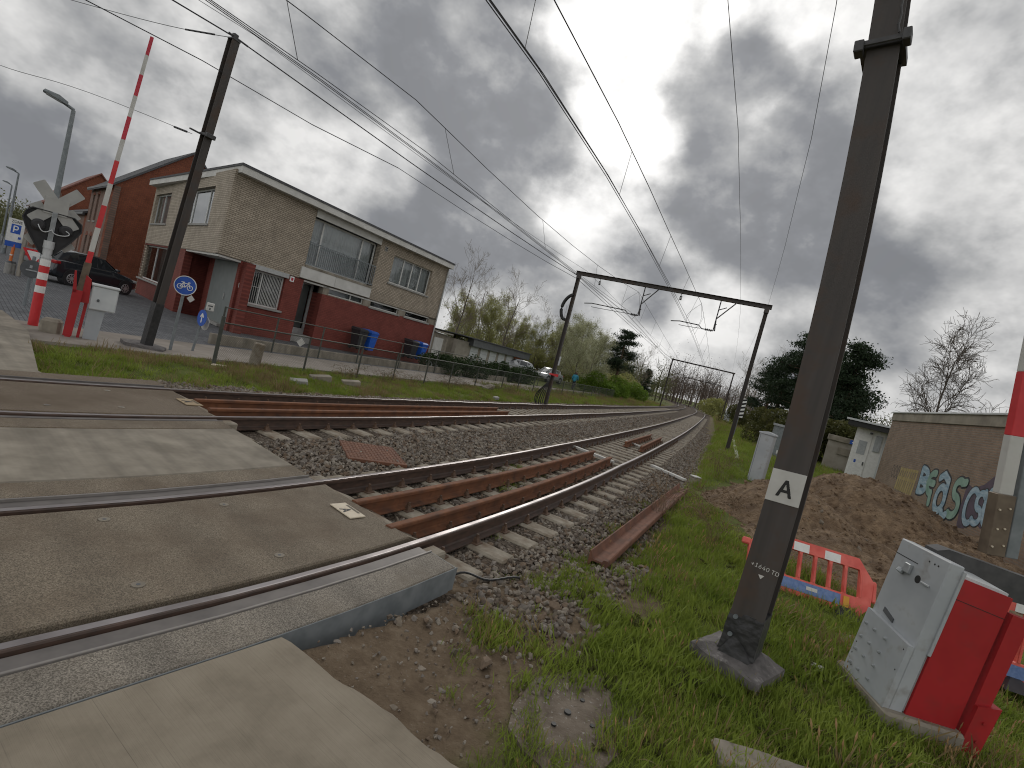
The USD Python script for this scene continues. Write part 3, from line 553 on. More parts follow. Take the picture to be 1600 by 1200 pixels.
sheet([tuple(p) for p in edge] + [(-3, -6), (-9, -8)] + [tuple(p) for p in inner_[::-1]], -.006, .16, brush_mat(), 'road', 'near concrete roadway leading onto the level crossing')
la = [np.array(tp(s, -5.24)) for s in np.arange(-7, 1.75, .5)] + [np.array(tp(1.66, -5.24)), at(60, 578)[:2] , at(44, 514)[:2]]
sheet([tuple(p) for p in la] + [tuple(at(0, 500)[:2] + [-1.2, 1.2]), (-16, 4), tuple(tp(-7, -9))], -.012, .15, K['concrete'], 'road', 'far concrete roadway on the other side of the tracks')
sp = np.r_[np.arange(-16, 20, .5), np.arange(20, 60, 2)]
pl_ = [tuple(tp(s, -8.45 - .25 * sst(20, 40, s))) for s in sp]; pr_ = [tuple(tp(s, -10.75)) for s in sp]
sheet(pl_ + pr_[::-1], -.10, .12, K['path'], 'path', 'pale concrete cycle path along the wire fence')
pv = [tuple(tp(s, -10.762)) for s in np.arange(-10, 13, 1)]
sheet(pv[::-1] + [(-34, 22), (-76, 62), (-70, 76), (-20, 34), (-2, 38), tuple(tp(30, -12))] + [tuple(tp(s, -10.762)) for s in (26, 20, 16)], -.112, .1, K['paver'], 'paved_yard', 'grey block paved forecourt and street in front of the houses')
exec_order.append('ground')
# ================================================================== MASTS, GANTRIES, OVERHEAD LINES
def hbeam(a, b, w, h, xdir, tf=.018, tw=.012):
    """H section from a to b; flanges face +-xdir (flange width w, depth h)"""
    a, b = np.array(a, float), np.array(b, float); ax = (b - a); L = np.linalg.norm(ax); ax /= L
    n = np.array(xdir, float); n -= ax * (n @ ax); n /= np.linalg.norm(n); y = np.cross(n, ax)
    M = frame(a, y, n, ax); m = MB()
    m.cbox(-w / 2, w / 2, -h / 2, -h / 2 + tf, 0, L, .003, M); m.cbox(-w / 2, w / 2, h / 2 - tf, h / 2, 0, L, .003, M); m.box(-tw / 2, tw / 2, -h / 2 + tf - .002, h / 2 - tf + .002, .001, L - .001, M)
    return m, M, L
# the big mast on the right
B = at(1152, 1024, .0); top = B + np.array([-.40, .16, 6.35])
t = Thing('catenary_mast', 'tall dark steel mast with a white letter A plate in the right foreground', 'mast', B)
face = -np.array([B[0], B[1], 0]); face = face / np.linalg.norm(face); c_, s_ = cos(-.16), sin(-.16); face = np.array([face[0] * c_ - face[1] * s_, face[0] * s_ + face[1] * c_, 0])
m, MM, L = hbeam(B, top, .232, .25, face)
lat = MM[:3, 0]
def bow(v, f):
    h = (v - B) @ MM[:3, 2]
    if np.ptp(h) > 2: 
        q = trimesh.Trimesh(v, f, process=False).subdivide_to_size(.6); v, f = np.array(q.vertices), np.array(q.faces); h = (v - B) @ MM[:3, 2]
    k = np.clip(h / L, 0, 1); lc = (v - B) @ lat; v = v - lat * (lc * .24 * k)[:, None]; return v - lat * (.16 * 4 * k * (1 - k))[:, None] * (1 if lat @ np.cross(face, (0, 0, 1)) > 0 else -1), f
t.deform = bow; shaft = t.p('shaft', m, K['mast'], world=True)
fo = MB(); FA = RZ(atan2(face[1], face[0]) + pi / 2 - .12, B)
P = []
for x, y in ((-.27, -.24), (.25, -.25), (.27, .24), (-.25, .25)): P += [(x, y, .0), (x * 1.02, y * 1.02, -.3)]
P += [(-.15, -.13, .05), (.15, -.13, .05), (.15, .15, .055), (-.15, .15, .055)]
fo.hull(P, FA)
fm = trimesh.Trimesh(*fo.get()).subdivide_to_size(.06); fm.merge_vertices(); fm.vertices += (meshkit.fbm(fm.vertices * 9, 3, 4)[:, None] - .5) * [.03, .03, .03]
t.p('foundation', fm, K['slate'], world=True, smooth=25)
wr = MB(); k = MM
P = []
for z, e in ((.05, .012), (.12, .006), (.26, .008), (.36, .003)):
    P.append([(x * (.116 + e), y * (.125 + e), z) for x, y in ((-1, -1), (1, -1), (1, 1), (-1, 1))])
for i in range(3): wr.hull(P[i] + P[i + 1], MM)
wr.hull([(-.11, .12, .06), (.11, .12, .06), (.12, .17, .02), (-.12, .17, .02), (.03, .12, .22)], MM)
wm = trimesh.Trimesh(*wr.get()).subdivide_to_size(.03); wm.merge_vertices(); wm.vertices += (meshkit.fbm(wm.vertices * 12, 3, 9)[:, None] - .5) * .03
t.p('bitumen_coat', wm, K['bitumen'], world=True, smooth=40)
def zat(px, py):     # height along the mast for a photo row
    d = ray(px, py); t_ = (B[0] * d[0] + B[1] * d[1]) / (d[0] ** 2 + d[1] ** 2); return (CAMH + t_ * d[2] - B[2])
# (front flange is local +y = face)
z0, z1 = zat(1238, 788), zat(1258, 742)
pl = t.p('letter_plate', MB().cbox(-.116, .116, .1252, .129, z0, z1, .001, MM), K['offwhite'], world=True, label='white plate with a black letter A')
FACE = MM @ frame((0, .129, 0), (-1, 0, 0), (0, 0, 1))     # drawing plane on the front flange: x to the right seen from the tracks
def on_face(txt, h, x, z, mat, name, under=None, bold=False, off=.0004, rot=0, dep=.0012):
    tm = meshkit.text_mesh(txt, h, dep, bold); tm.apply_translation(-np.r_[tm.bounds.mean(0)[:2], 0])
    if rot: tm.apply_transform(RZ(rot))
    tm.apply_translation((x, z, off)); tm.apply_transform(FACE); t.p(name, tm, mat, under=under, world=True)
on_face('A', .115, 0.0, (z0 + z1) / 2 - .01, K['black'], 'letter', pl, True, .0005)
zc = zat(1208, 886) + .0
on_face('+1640 TD', .030, .02, zc, K['offwhite'], 'chalk_marking', shaft, False, -.0034, -.1)
t.p('chalk_triangle', MB().poly([(-.022, .016), (.02, .016), (0, -.014)], -.0035, -.0022, FACE @ RZ(0, (.01, zc - .07, 0))), K['offwhite'], under=shaft, world=True)
for z in (zat(1160, 957), zat(1151, 983)):
    t.p('bolt_cover', MB().tube([(-.07, z, -.012 if z > .3 else .0), (-.07, z, .012)], .017, 14, M=FACE), K['galvdull'], world=True)
zb = zat(1352, 95)
t.p('mast_band', MB().box(-.15, .17, -.150, .150, zb - .012, zb + .045, MM).cbox(-.19, -.13, .10, .2, zb - .03, zb + .05, .006, MM).cbox(.13, .2, .10, .2, zb - .05, zb + .03, .006, MM).tube([(-.17, .17, zb), (.2, .17, zb)], .012, 6, M=MM), K['iron'], world=True)
hk = MB(); zz = zb + .05
for k in range(9):
    a = zz + .06 * k; hk.tube([(-.10 + .012 * (k % 2), .155, a), (-.085 - .012 * (k % 2), .165, a + .06)], .009, 5, M=MM)
hk.tube([(-.1, .155, zz + .54), (-.1, .15, zz + 1.1)], .011, 6, M=MM).cbox(-.13, -.07, .14, .19, zz + .5, zz + .62, .01, MM)
t.p('hanging_chain', hk, K['iron'], world=True)
for k, zz in enumerate((zb + .35, zb + .75, zb + 1.3)): t.p('bolt', MB().tube([(.03, .13, zz), (.03, .15, zz)], .012, 6, M=MM), K['iron'], world=True)
# the mast on the left
LB = at(228, 541, -.08); LT = np.array([-7.44, 11.02, 6.66]) * [1, 1, 1]
t = Thing('catenary_mast', 'dark mast beside the blue cycle sign left of the tracks, cables on its top', 'mast', LB)
f2 = -np.array([LB[0], LB[1], 0]) / np.linalg.norm(LB[:2]); c_, s_ = cos(.5), sin(.5); f2 = np.array([f2[0] * c_ - f2[1] * s_, f2[0] * s_ + f2[1] * c_, 0])
m, M2, L2 = hbeam(LB, LT, .165, .17, f2); t.p('shaft', m, K['mast'], world=True)
pts = rng.normal(0, 1, (30, 3)) * [.30, .26, .04]; pts[:, 2] = np.abs(pts[:, 2]) * .8; pts = np.clip(pts, -.45, .45)
t.p('foundation', MB().hull(np.vstack([pts + LB, pts * [1, 1, 0] + LB - [0, 0, .2]])), K['slate'], world=True)
t.p('bitumen_coat', MB().box(-.087, .087, -.09, .09, .02, 1.0, M2), K['bitumen'], world=True)
t.p('post_cap', MB().cbox(-.09, .09, -.095, .095, L2, L2 + .03, .005, M2).cbox(-.05, .05, -.05, .05, L2 + .03, L2 + .14, .01, M2).tube([(-.3, 0, L2 + .08), (.14, 0, L2 + .08)], .02, 6, M=M2), K['iron'], world=True)
zs = L2 * .70
t.p('stay_clamp', MB().box(-.10, .10, -.10, .10, zs - .02, zs + .03, M2).cbox(-.10, .10, .10, .18, zs - .04, zs + .05, .01, M2).cbox(.1, .34, -.05, .0, zs - .03, zs, .005, M2), K['iron'], world=True)
# portals over both tracks
def portal(s, label, ztop=6.1, dl=-5.05, dr=2.86, zl=-.2, zr=.1, detail=True):
    a, b = T3(s, dl, zl), T3(s, dr, zr); t = Thing('catenary_portal', label, 'portal', T3(s, -1, 0), group=None)
    u = (b - a) * [1, 1, 0]; u /= np.linalg.norm(u); fw = np.array([-u[1], u[0], 0])
    for q in (a, b):
        m, _, _ = hbeam(q, (q[0], q[1], ztop - .1), .15, .15, u); t.p('post', m, K['mast'], world=True)
        t.p('foundation', MB().cbox(-.3, .3, -.3, .3, -.3, .06, .02, RZ(-hd(s), q)), K['slate'], world=True)
    A, Bb = np.array([*a[:2], ztop]) - u * .16, np.array([*b[:2], ztop]) + u * .16
    m, MBm, LL = hbeam(A, Bb, .15, .17, (0, 0, 1)); t.p('beam', m, K['mast'], world=True)
    for q in (a, b): t.p('gusset', MB().cbox(-.09, .09, -.09, .09, ztop - .26, ztop - .085, .01, RZ(-hd(s), (q[0], q[1], 0))), K['mast'], world=True)
    for c, dm in ((SIX, SIX + 2.55), (0, 1.75)):
        # drop frame and registration arm
        p0, p1 = T3(s, dm - .62, ztop - .1), T3(s, dm - .05, ztop - .1); q = T3(s, dm - .62, 4.75)
        mb = MB().tube([p0, q], .024, 6).tube([p1, q + [0, 0, .5]], .024, 6).tube([q + [0, 0, .5], q + u * .06 + [0, 0, .0]], .024, 6).tube([(p0 + q) / 2 + [0, 0, .25], (p1 + q) / 2 + [0, 0, .4]], .02, 6).tube([q + u * .075 + [0, 0, .28], q + [0, 0, .28]], .02, 6)
        t.p('drop_bracket', mb, K['iron'], world=True)
        e = T3(s, c + (.25 if c else .2) - .45, 4.72)
        mb = MB().tube([q, q - u * .45, q - u * .6 + [0, 0, .12], e + [0, 0, .16], e - u * .35 + [0, 0, .10]], .022, 6).tube([q - u * .5, e + u * .3, e], .012, 5)
        t.p('registration_arm', mb, K['iron'], world=True)
        ii_ = MB()
        for k in range(4): ii_.tube([q - u * (.06 + .07 * k), q - u * (.10 + .07 * k)], .05, 8)
        t.p('insulator', ii_, K['iron'], world=True)
        w = T3(s, c + (.9 if c else .55) - 1.0, ztop - .1); ii_ = MB().tube([w, w - [0, 0, .12]], .012, 5)
        for k in range(3): ii_.tube([w - [0, 0, .1 + .06 * k], w - [0, 0, .135 + .06 * k]], .05, 8)
        t.p('hanging_insulator', ii_, K['iron'], world=True)
    return t, a, b, u
t, GA, GB, gu = portal(21.0, 'nearest dark steel portal spanning both tracks with a cable loop on its left post')
loop = [GA + [0, 0, 5.3], GA - gu * .30 + [0, 0, 5.05], GA - gu * .42 + [0, 0, 4.6], GA - gu * .30 + [0, 0, 4.2], GA - gu * .1 + [0, 0, 4.15]]
from scipy.interpolate import make_interp_spline
def smooth_pts(P, n=16): P = np.array(P, float); return make_interp_spline(np.linspace(0, 1, len(P)), P, 3)(np.linspace(0, 1, n))
t.p('cable_loop', MB().tube(smooth_pts(loop), .075, 8), K['black'], world=True)
cb = MB()
for k in range(7):
    o = -gu * (.12 + .035 * k) + np.array([0, -.1 + .03 * k, 0]); cb.tube(smooth_pts([GA + [0, 0, 1.55 - .03 * k], GA + o * .9 + [0, 0, 1.1 - .03 * k], GA + o * (1.5 + .2 * (k % 3)) + [0, 0, .45], GA + o * 1.25 + [0, 0, -.1]]), .020, 6)
t.p('cable_bundle', cb, K['black'], world=True)
t.p('red_band', MB().box(-.14, .14, -.14, .14, 1.5, 1.58, RZ(-hd(21), GA)).box(.12, .3, -.16, -.14, 1.48, 1.6, RZ(-hd(21), GA)), K['red'], world=True)
t.p('number_plate', MB().cbox(.125, .14, -.1, .1, 2.0, 2.42, .003, RZ(-hd(21), GA)), K['palegrey'], world=True)
for s, lab in ((71.5, 'second portal over the tracks, framed by the nearest one'), (122, 'third portal over the tracks where the rails start to bend'), (173, 'fourth portal, small and far along the tracks'), (222, 'fifth portal, very far along the tracks'), (268, 'sixth and farthest portal at the bend in the tracks')):
    portal(s, lab, ztop=6.6 if s > 60 else 6.1)
# wires (s, d, z) control points
def wire(pts, r=.007, n=10, sides=4, sag=0):
    P = []
    for (s0, d0, z0), (s1, d1, z1) in zip(pts[:-1], pts[1:]):
        kk = np.linspace(0, 1, max(2, int((s1 - s0) / 2.5) + 1))
        for k in kk[:-1] if (s1, d1, z1) != pts[-1] else kk: P.append(T3(s0 + (s1 - s0) * k, d0 + (d1 - d0) * k, z0 + (z1 - z0) * k - sag * 4 * k * (1 - k)))
    return MB().tube(P, r * .8, sides)
RW = .008
def overhead(c, label, mess, cont, aux):
    t = Thing('overhead_line', label, 'overhead line', T3(10, c, 4.7))
    t.p('messenger_wire', wire(mess, .009, sag=.3), K['wire'], world=True); 
    for k in (-.022, .022): t.p('contact_wire', wire([(s, d + k, z) for s, d, z in cont], .0065), K['wire'], world=True)
    if aux: t.p('auxiliary_wire', wire(aux, .007, sag=.1), K['wire'], world=True)
    def val(line, s, sag=0):
        for a, b in zip(line[:-1], line[1:]):
            if a[0] <= s <= b[0]:
                k = (s - a[0]) / (b[0] - a[0]); return T3(s, a[1] + (b[1] - a[1]) * k, a[2] + (b[2] - a[2]) * k - sag * 4 * k * (1 - k))
    for s in (-4, -.5, 3.2, 6.9, 11.4, 15.8, 19.4, 24, 29, 35, 42, 50, 57, 65, 78, 88, 98, 110):
        a, b = val(mess, s, .3), val(aux or cont, s, .1 if aux else 0)
        if a is not None and b is not None: t.p('dropper', MB().tube([a, b], .005, 4), K['wire'], world=True)
    for (s0, s1, wdt) in ((19.6, 22.4, .35),):
        for sg in (-1, 1):
            a, b = val(mess, s0 + 1.4, .3), val(cont, s0 + 1.4 + sg * 1.1)
            t.p('feeder_loop', MB().tube(smooth_pts([a, a * .6 + b * .4 + gu * (.18 * sg) , a * .3 + b * .7 + gu * .2 * sg, b]), .006, 4), K['wire'], world=True)
ends = [(71.5, 6.3), (122, 6.3), (173, 6.3), (222, 6.3), (268, 6.3)]
overhead(0, 'overhead wires with droppers hanging above the nearer track', [(-14, -.3, 5.8), (21, .42, 5.75)] + [(s, .1, z) for s, z in ends], [(-14, .1, 4.68), (21, .2, 4.68)] + [(s, .0, 4.75) for s, z in ends], [(-14, -.05, 4.86), (21, .22, 4.84), (71.5, .1, 5.0), (122, .1, 5.0)])
overhead(SIX, 'overhead wires with droppers hanging above the farther track', [(-14, -4.6, 5.8), (6, -3.75, 5.75), (21, -1.98 - .25, 5.75)] + [(s, -3.6, z) for s, z in ends], [(-14, -3.9, 4.68), (6, -3.1, 4.68), (21, -2.42, 4.68)] + [(s, -3.7, 4.75) for s, z in ends], [(-14, -4.1, 4.84), (6, -3.25, 4.84), (21, -2.35, 4.84), (71.5, -3.6, 5.0), (122, -3.6, 5.0)])
ls, ld = [float(x) for x in sd(LT[0], LT[1])]
def line_thing(label, pts, r=.009, sag=0, k2=0):
    mb = wire(pts, r, sag=sag)
    if k2: mb = MB().mesh(mb.get()).mesh(wire([(s, d + k2, z - .02) for s, d, z in pts], r, sag=sag).get())
    return one('line_wire', mb, K['wire'], label, 'wire')
gl = (21, -5.05)
line_thing('thick feeder cable from the left mast top to the left end of the nearest portal', [(-14, ld - 3.4, 6.75), (ls, ld, 6.74), (21, gl[1] - .12, 6.0), (71.5, -5.0, 6.5), (122, -5, 6.5), (173, -5, 6.5), (222, -5, 6.5)], .013, .12, .03)
line_thing('thin wire running just above the feeder cable over the left mast', [(-14, ld - 3.6, 7.3), (ls + .3, ld + .2, 6.95), (21, gl[1] + .3, 6.25), (71.5, -4.6, 6.7)], .007, .15)
line_thing('lower pair of wires passing behind the left mast toward the nearest portal', [(-14, -11.4, 5.5), (5.0, -8.7, 6.0), (10, -7.2, 5.95), (21, gl[1] - .1, 5.85), (71.5, -5.1, 6.2), (122, -5.1, 6.3)], .010, .1, .05)
line_thing('thin wire on the right running down the tracks toward the second portal', [(-14, 1.4, 6.3), (4.6, 1.55, 6.15), (21, 1.85, 6.1), (71.5, 2.6, 6.5)], .006, .05)
line_thing('thin wire on the right ending on the right post of the nearest portal', [(-14, 2.45, 6.4), (4.8, 2.62, 6.15), (21, 2.86, 6.14), (71.5, 2.9, 6.5)], .006, .05)
P = [at(-30, 90, 5.4), at(120, 138, 5.3), at(300, 209, 4.62)]
one('stay_wire', MB().tube(smooth_pts(P[:1] + [(P[0] + P[1]) / 2 - [0, 0, .03]] + P[1:], 12), .007, 4).tube([P[2] * .86 + P[1] * .14, P[2] * .96 + P[1] * .04], .022, 6), K['wire'], 'thin stay wire with a turnbuckle clamped halfway up the left mast', 'wire')
P = [at(90, -6, 7.4), at(210, 27, 7.1), at(290, 46, 6.9), LT + [0, 0, .06]]
one('stay_wire', MB().tube(smooth_pts(P, 12), .007, 4).tube([P[2], P[2] * .4 + P[3] * .6], .02, 6), K['wire'], 'thin stay wire with an insulator reaching the top of the left mast', 'wire')
exec_order.append('masts')
# ================================================================== BUILDINGS
class Facade:
    """vertical plane p0 + s*t, outward normal n (to the right of t); local drawing plane (s, z), +o outward"""
    def __init__(s, p0, p1):
        s.p0, s.p1 = np.array(p0, float), np.array(p1, float); s.L = float(np.linalg.norm(s.p1 - s.p0)); s.t = (s.p1 - s.p0) / s.L; s.n = np.array([s.t[1], -s.t[0]])
        s.M = frame((s.p0[0], s.p0[1], 0), (s.t[0], s.t[1], 0), (0, 0, 1), (s.n[0], s.n[1], 0))    # columns: s, z, outward
    def at(s, a, o, z): return np.array([*(s.p0 + s.t * a + s.n * o), z])
    def wall(s, outline, holes=(), th=.3, o=0.0, mitre=0):
        P = Polygon(outline)
        for h in holes: P = P.difference(sbox(h[0], h[1], h[2], h[3]))
        if mitre:
            v, f = MB().poly(P, o - th, o).get(); v[(v[:, 0] < 1e-4) & (v[:, 2] < o - th / 2), 0] += mitre; return MB().add(v, f, s.M)
        return MB().poly(P, o - th, o, s.M)
    def quad(s, a0, a1, z0, z1, o): return MB().add([(a0, z0, o), (a1, z0, o), (a1, z1, o), (a0, z1, o)], [[0, 1, 2, 3]], s.M)
    def bx(s, a0, a1, z0, z1, o0, o1, c=0): return (MB().cbox(a0, a1, z0, z1, o0, o1, c, s.M) if c else MB().box(a0, a1, z0, z1, o0, o1, s.M))
def window(th, F, a0, a1, z0, z1, rec=.14, mull=(), trans=(), fr='frame', fill='room', fw=.06, sill=None, label=None, open_sash=False, folds=0, depth=.35):
    mb = MB(); o0, o1 = -rec - .05, -rec
    for b in ((a0, a0 + fw, z0, z1), (a1 - fw, a1, z0, z1), (a0 + fw, a1 - fw, z0, z0 + fw), (a0 + fw, a1 - fw, z1 - fw, z1)): mb.box(b[0], b[1], b[2], b[3], o0, o1, F.M)
    xs = [a0] + list(mull) + [a1]
    for x in mull: mb.box(x - fw * .5, x + fw * .5, z0 + fw, z1 - fw, o0, o1 + .004, F.M)
    for z in trans: mb.box(a0 + fw, a1 - fw, z - fw * .4, z + fw * .4, o0, o1 + .002, F.M)
    w = th.p('window', mb, K[fr], world=True, label=label)
    for x0, x1 in zip(xs[:-1], xs[1:]):
        th.p('pane', F.quad(x0 + .03, x1 - .03, z0 + .03, z1 - .03, -rec - .028), K['glass'], under=w, world=True)
    fl = MB()
    if folds:
        n = int((a1 - a0) / .07); xx = np.linspace(a0, a1, n); oo = -rec - .16 + .035 * np.sin(np.arange(n) * 2.2) + .02 * np.sin(np.arange(n) * .77)
        v = np.vstack([[F.at(x, o, z0) for x, o in zip(xx, oo)], [F.at(x, o, z1) for x, o in zip(xx, oo)]]); i = np.arange(n - 1); fl.add(v, np.c_[i, i + 1, i + 1 + n, i + n])
        th.p('curtain', fl, K[fill], under=w, world=True)
    elif fill != 'room': th.p('blind', F.bx(a0, a1, z0, z1, -rec - .15, -rec - .14), K[fill], under=w, world=True)
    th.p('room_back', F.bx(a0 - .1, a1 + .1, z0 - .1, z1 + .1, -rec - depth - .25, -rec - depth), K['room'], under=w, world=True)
    if sill is not None: th.p('sill', F.bx(a0 - .1, a1 + .1, z0 - .09, z0 - .002, -rec - .04, sill, .008), K['stone'], under=w, world=True)
    return w
FL = Facade((-11.655, 18.871), (-5.255, 30.271)); FS = Facade((-21.268, 27.962), (-11.118, 18.962))
CO = FL.at(0, 0, 0)[:2]
FS = Facade((-21.268, 27.962), CO); SL = FS.L
H = Thing('house', 'two storey house with beige brick over painted red ground floor and flat white edged roof', 'house', (*CO, 0))
kb_l = brickmat('beige_brick_long', FL.t, (.46, .395, .315), (.38, .325, .255), (.20, .165, .125), .215, .072, .013, .85)
kb_s = brickmat('beige_brick_short', FS.t, (.47, .405, .325), (.40, .345, .27), (.26, .22, .175), .215, .072, .012, .85)
kr_l = brickmat('red_painted_brick', FL.t, (.215, .056, .042), (.19, .049, .037), (.145, .038, .03), .22, .075, .008, .75)
kr_s = brickmat('red_painted_brick_street', FS.t, (.215, .056, .042), (.19, .049, .037), (.145, .038, .03), .22, .075, .008, .75)
ZU0, ZU1 = 2.66, 5.80
# upper floor
H.p('upper_wall', FL.wall([(0, ZU0), (FL.L, ZU0), (FL.L, ZU1), (0, ZU1)], [(3.66, 2.70, 7.58, 5.72), (8.62, 3.76, 11.74, 5.16)], mitre=.068), kb_l, world=True)
H.p('upper_wall', FS.wall([(0, ZU0 - .02), (SL - .301, ZU0 - .02), (SL - .301, ZU1), (0, ZU1)], [(.42, 3.72, 3.9, 5.26), (6.42, 3.75, 11.1, 5.26)]).mesh(FS.wall([(SL - .301, ZU0), (SL - .002, ZU0), (SL - .002, ZU1), (SL - .301, ZU1)], th=.002, o=.001).get()), kb_s, world=True)
sol = MB()
for k in range(int(FL.L / .075)):
    if 3.5 < k * .075 < 7.7: continue
    sol.box(k * .075 + .006, k * .075 + .066, ZU0 - .012, ZU0 + .19, -.02, .004, FL.M)
H.p('soldier_course', sol, kb_l, world=True, kind='stuff')
back = FS.p0 + FL.t * FL.L
for A_, B_ in (((FL.p1), back), (back, FS.p0)):
    f = Facade(A_, B_); H.p('rear_wall', f.wall([(0.01, -.2), (f.L - .01, -.2), (f.L - .01, ZU1), (.01, ZU1)]), kb_l, world=True)
foot = [tuple(FS.p0), tuple(CO), tuple(FL.p1), tuple(back)]
H.p('floor_slab', MB().poly(Polygon(foot).buffer(-.03), ZU0 - .10, ZU0 - .03), K['fascia'], world=True)
rp = Polygon([(-21.5, 27.7), (-11.35, 18.7), (-4.95, 30.1), tuple(back + FL.t * .4 - FS.t * .2)])
H.p('roof', MB().poly(rp.buffer(.02, join_style=2), 5.93, 6.02), K['roofdark'], world=True)
H.p('fascia', MB().poly(rp.buffer(-.005, join_style=2), 5.68, 5.93), K['fascia'], world=True)
# street side, upper windows
window(H, FS, .42, 3.9, 3.72, 5.26, fill='palegrey', mull=(2.0,), sill=.05, label='upper window with a closed pale blind')
window(H, FS, 6.42, 11.1, 3.75, 5.26, mull=(7.7, 9.9), sill=.05, fill='roomgrey', label='upper window reflecting the sky', rec=.18)
# street side, ground floor
H.p('lower_wall', FS.wall([(0, -.2), (8.6, -.2), (8.6, ZU0 - .03), (0, ZU0 - .03)], [(.1, .78, 7.05, 2.56)], o=-.02), kr_s, world=True)
window(H, FS, .1, 7.05, .78, 2.56, mull=(2.5, 5.0), sill=.08, label='wide ground floor shop window', rec=.16)
fr_ = Facade(FS.at(8.58, -1.6, 0)[:2], FS.at(8.58, -.02, 0)[:2]); H.p('porch_wall', MB().box(-.02, .28 - .3, -.2, ZU0 - .04, -1.02, -.32, frame(FS.at(8.58, 0, 0), (*FS.t, 0), (0, 0, 1), (*FS.n, 0))), kr_s, world=True)
FR = Facade(FS.at(0, -1.0, 0)[:2], FS.at(SL, -1.0, 0)[:2])
H.p('porch_wall', FR.wall([(8.3, -.2), (SL + .2, -.2), (SL + .2, ZU0 - .04), (8.3, ZU0 - .04)]), kr_s, world=True)
dr = H.p('porch_door', FR.bx(9.5, 12.6, .02, 2.55, 0, .05, .01), K['doorgrey'], world=True)
H.p('handle', FR.bx(11.7, 11.76, 1.0, 1.25, .05, .09), K['alu'], under=dr, world=True); H.p('threshold', FR.bx(9.4, 12.0, -.1, .03, 0, .18, .01), K['stone'], world=True)
# track side, ground floor
H.p('lower_wall', FL.wall([(.93, -.2), (3.78, -.2), (3.78, ZU0 - .03), (.93, ZU0 - .03)], [(1.44, 1.10, 2.93, 2.47)], o=-.01, th=.16), kr_l, world=True)
H.p('lower_wall', FL.wall([(4.86, -.2), (FL.L - .01, -.2), (FL.L - .01, 2.26), (4.86, 2.26)], o=-.01), kr_l, world=True)
w = window(H, FL, 1.44, 2.93, 1.10, 2.47, mull=(1.98,), sill=.07, label='ground floor window behind white vertical slats')
sl = MB()
for k in range(13): sl.box(2.05 + .066 * k, 2.05 + .066 * k + .022, 1.17, 2.41, -.135, -.125, FL.M)
for k in range(5): sl.box(1.53 + .09 * k, 1.53 + .09 * k + .012, 1.17, 2.41, -.135, -.125, FL.M)
sl.box(1.5, 1.95, 1.80, 1.82, -.137, -.126, FL.M)
H.p('slats', sl, K['frame'], under=w, world=True, kind='stuff')
H.p('shutter_box', FL.bx(1.36, 3.0, 2.48, 2.67, -.05, .10, .015), K['alu'], world=True)
np_ = H.p('number_plate', FL.bx(3.1, 3.3, 2.40, 2.62, -.01, .02, .005), K['white'], world=True); H.p('lamp', FL.bx(3.15, 3.25, 2.45, 2.57, .02, .024), K['pinkred'], under=np_, world=True)
H.p('doorbell', FL.bx(1.02, 1.07, 1.62, 1.80, -.01, .02), K['white'], world=True)
# recessed entrance
H.p('porch_wall', MB().box(3.5, 3.77, -.2, ZU0 - .12, -1.0, -.312, FL.M).box(4.87, 5.1, -.2, 2.25, -1.0, -.312, FL.M), kr_l, world=True)
d = H.p('front_door', MB().box(3.78, 3.88, .25, 2.6, -.75, -.68, FL.M).box(4.76, 4.86, .25, 2.6, -.75, -.68, FL.M).box(3.88, 4.76, 2.5, 2.6, -.75, -.68, FL.M).box(3.88, 4.76, .25, .5, -.75, -.69, FL.M), K['alu'], world=True)
H.p('pane', FL.quad(3.88, 4.76, .5, 2.5, -.73), K['glass'], under=d, world=True); H.p('blind', FL.bx(3.88, 4.76, .5, 2.5, -.86, -.84), K['doorgrey'], under=d, world=True); H.p('handle', FL.bx(3.90, 3.94, 1.3, 1.55, -.68, -.63), K['alu'], under=d, world=True)
H.p('doorstep', FL.bx(3.78, 4.86, -.1, .25, -1.0, -.1, .02), K['stone'], world=True)
# strip windows under the upper floor
H.p('lintel', FL.wall([(4.87, 2.262), (FL.L - .02, 2.262), (FL.L - .02, ZU0 - .015), (4.87, ZU0 - .015)], [(5.2, 2.30, 7.32, 2.64), (7.8, 2.30, 9.86, 2.6), (10.4, 2.30, 12.4, 2.6)], o=-.03), K['concrete'], world=True)
window(H, FL, 5.2, 7.32, 2.30, 2.64, mull=(6.55,), rec=.12, fill='roomgrey', fw=.04, label='strip window below the balcony')
window(H, FL, 7.8, 9.86, 2.30, 2.6, rec=.12, fw=.04, sill=.03); window(H, FL, 10.4, 12.4, 2.30, 2.6, rec=.12, fw=.04, sill=.03)
# balcony bay
H.p('white_panel', FL.bx(3.67, 7.57, 5.36, 5.675, -.10, .02, .006), K['fascia'], world=True)
H.p('balcony_band', MB().cbox(3.50, 5.33, 2.69, 3.17, -.2, .07, .008, FL.M).cbox(5.34, 7.56, 2.69, 3.17, -.2, .066, .008, FL.M), K['fascia'], world=True)
H.p('balcony_floor', FL.bx(3.66, 7.58, 3.17, 3.27, -.5, .08), K['concrete'], world=True)
window(H, FL, 3.67, 7.57, 3.28, 5.355, rec=.34, mull=(4.42, 6.72), fill='curtain', fw=.08, folds=1, label='wide balcony glazing with pale curtains', depth=.6)
bal = MB().box(3.62, 7.55, 4.24, 4.28, .01, .05, FL.M).box(3.62, 7.55, 3.32, 3.36, .01, .05, FL.M)
ra = H.p('railing', bal, K['galvdull'], world=True)
for k in range(38): H.p('bar', FL.bx(3.66 + .104 * k, 3.684 + .104 * k, 3.36, 4.24, .02, .04), K['galvdull'], under=ra, world=True)
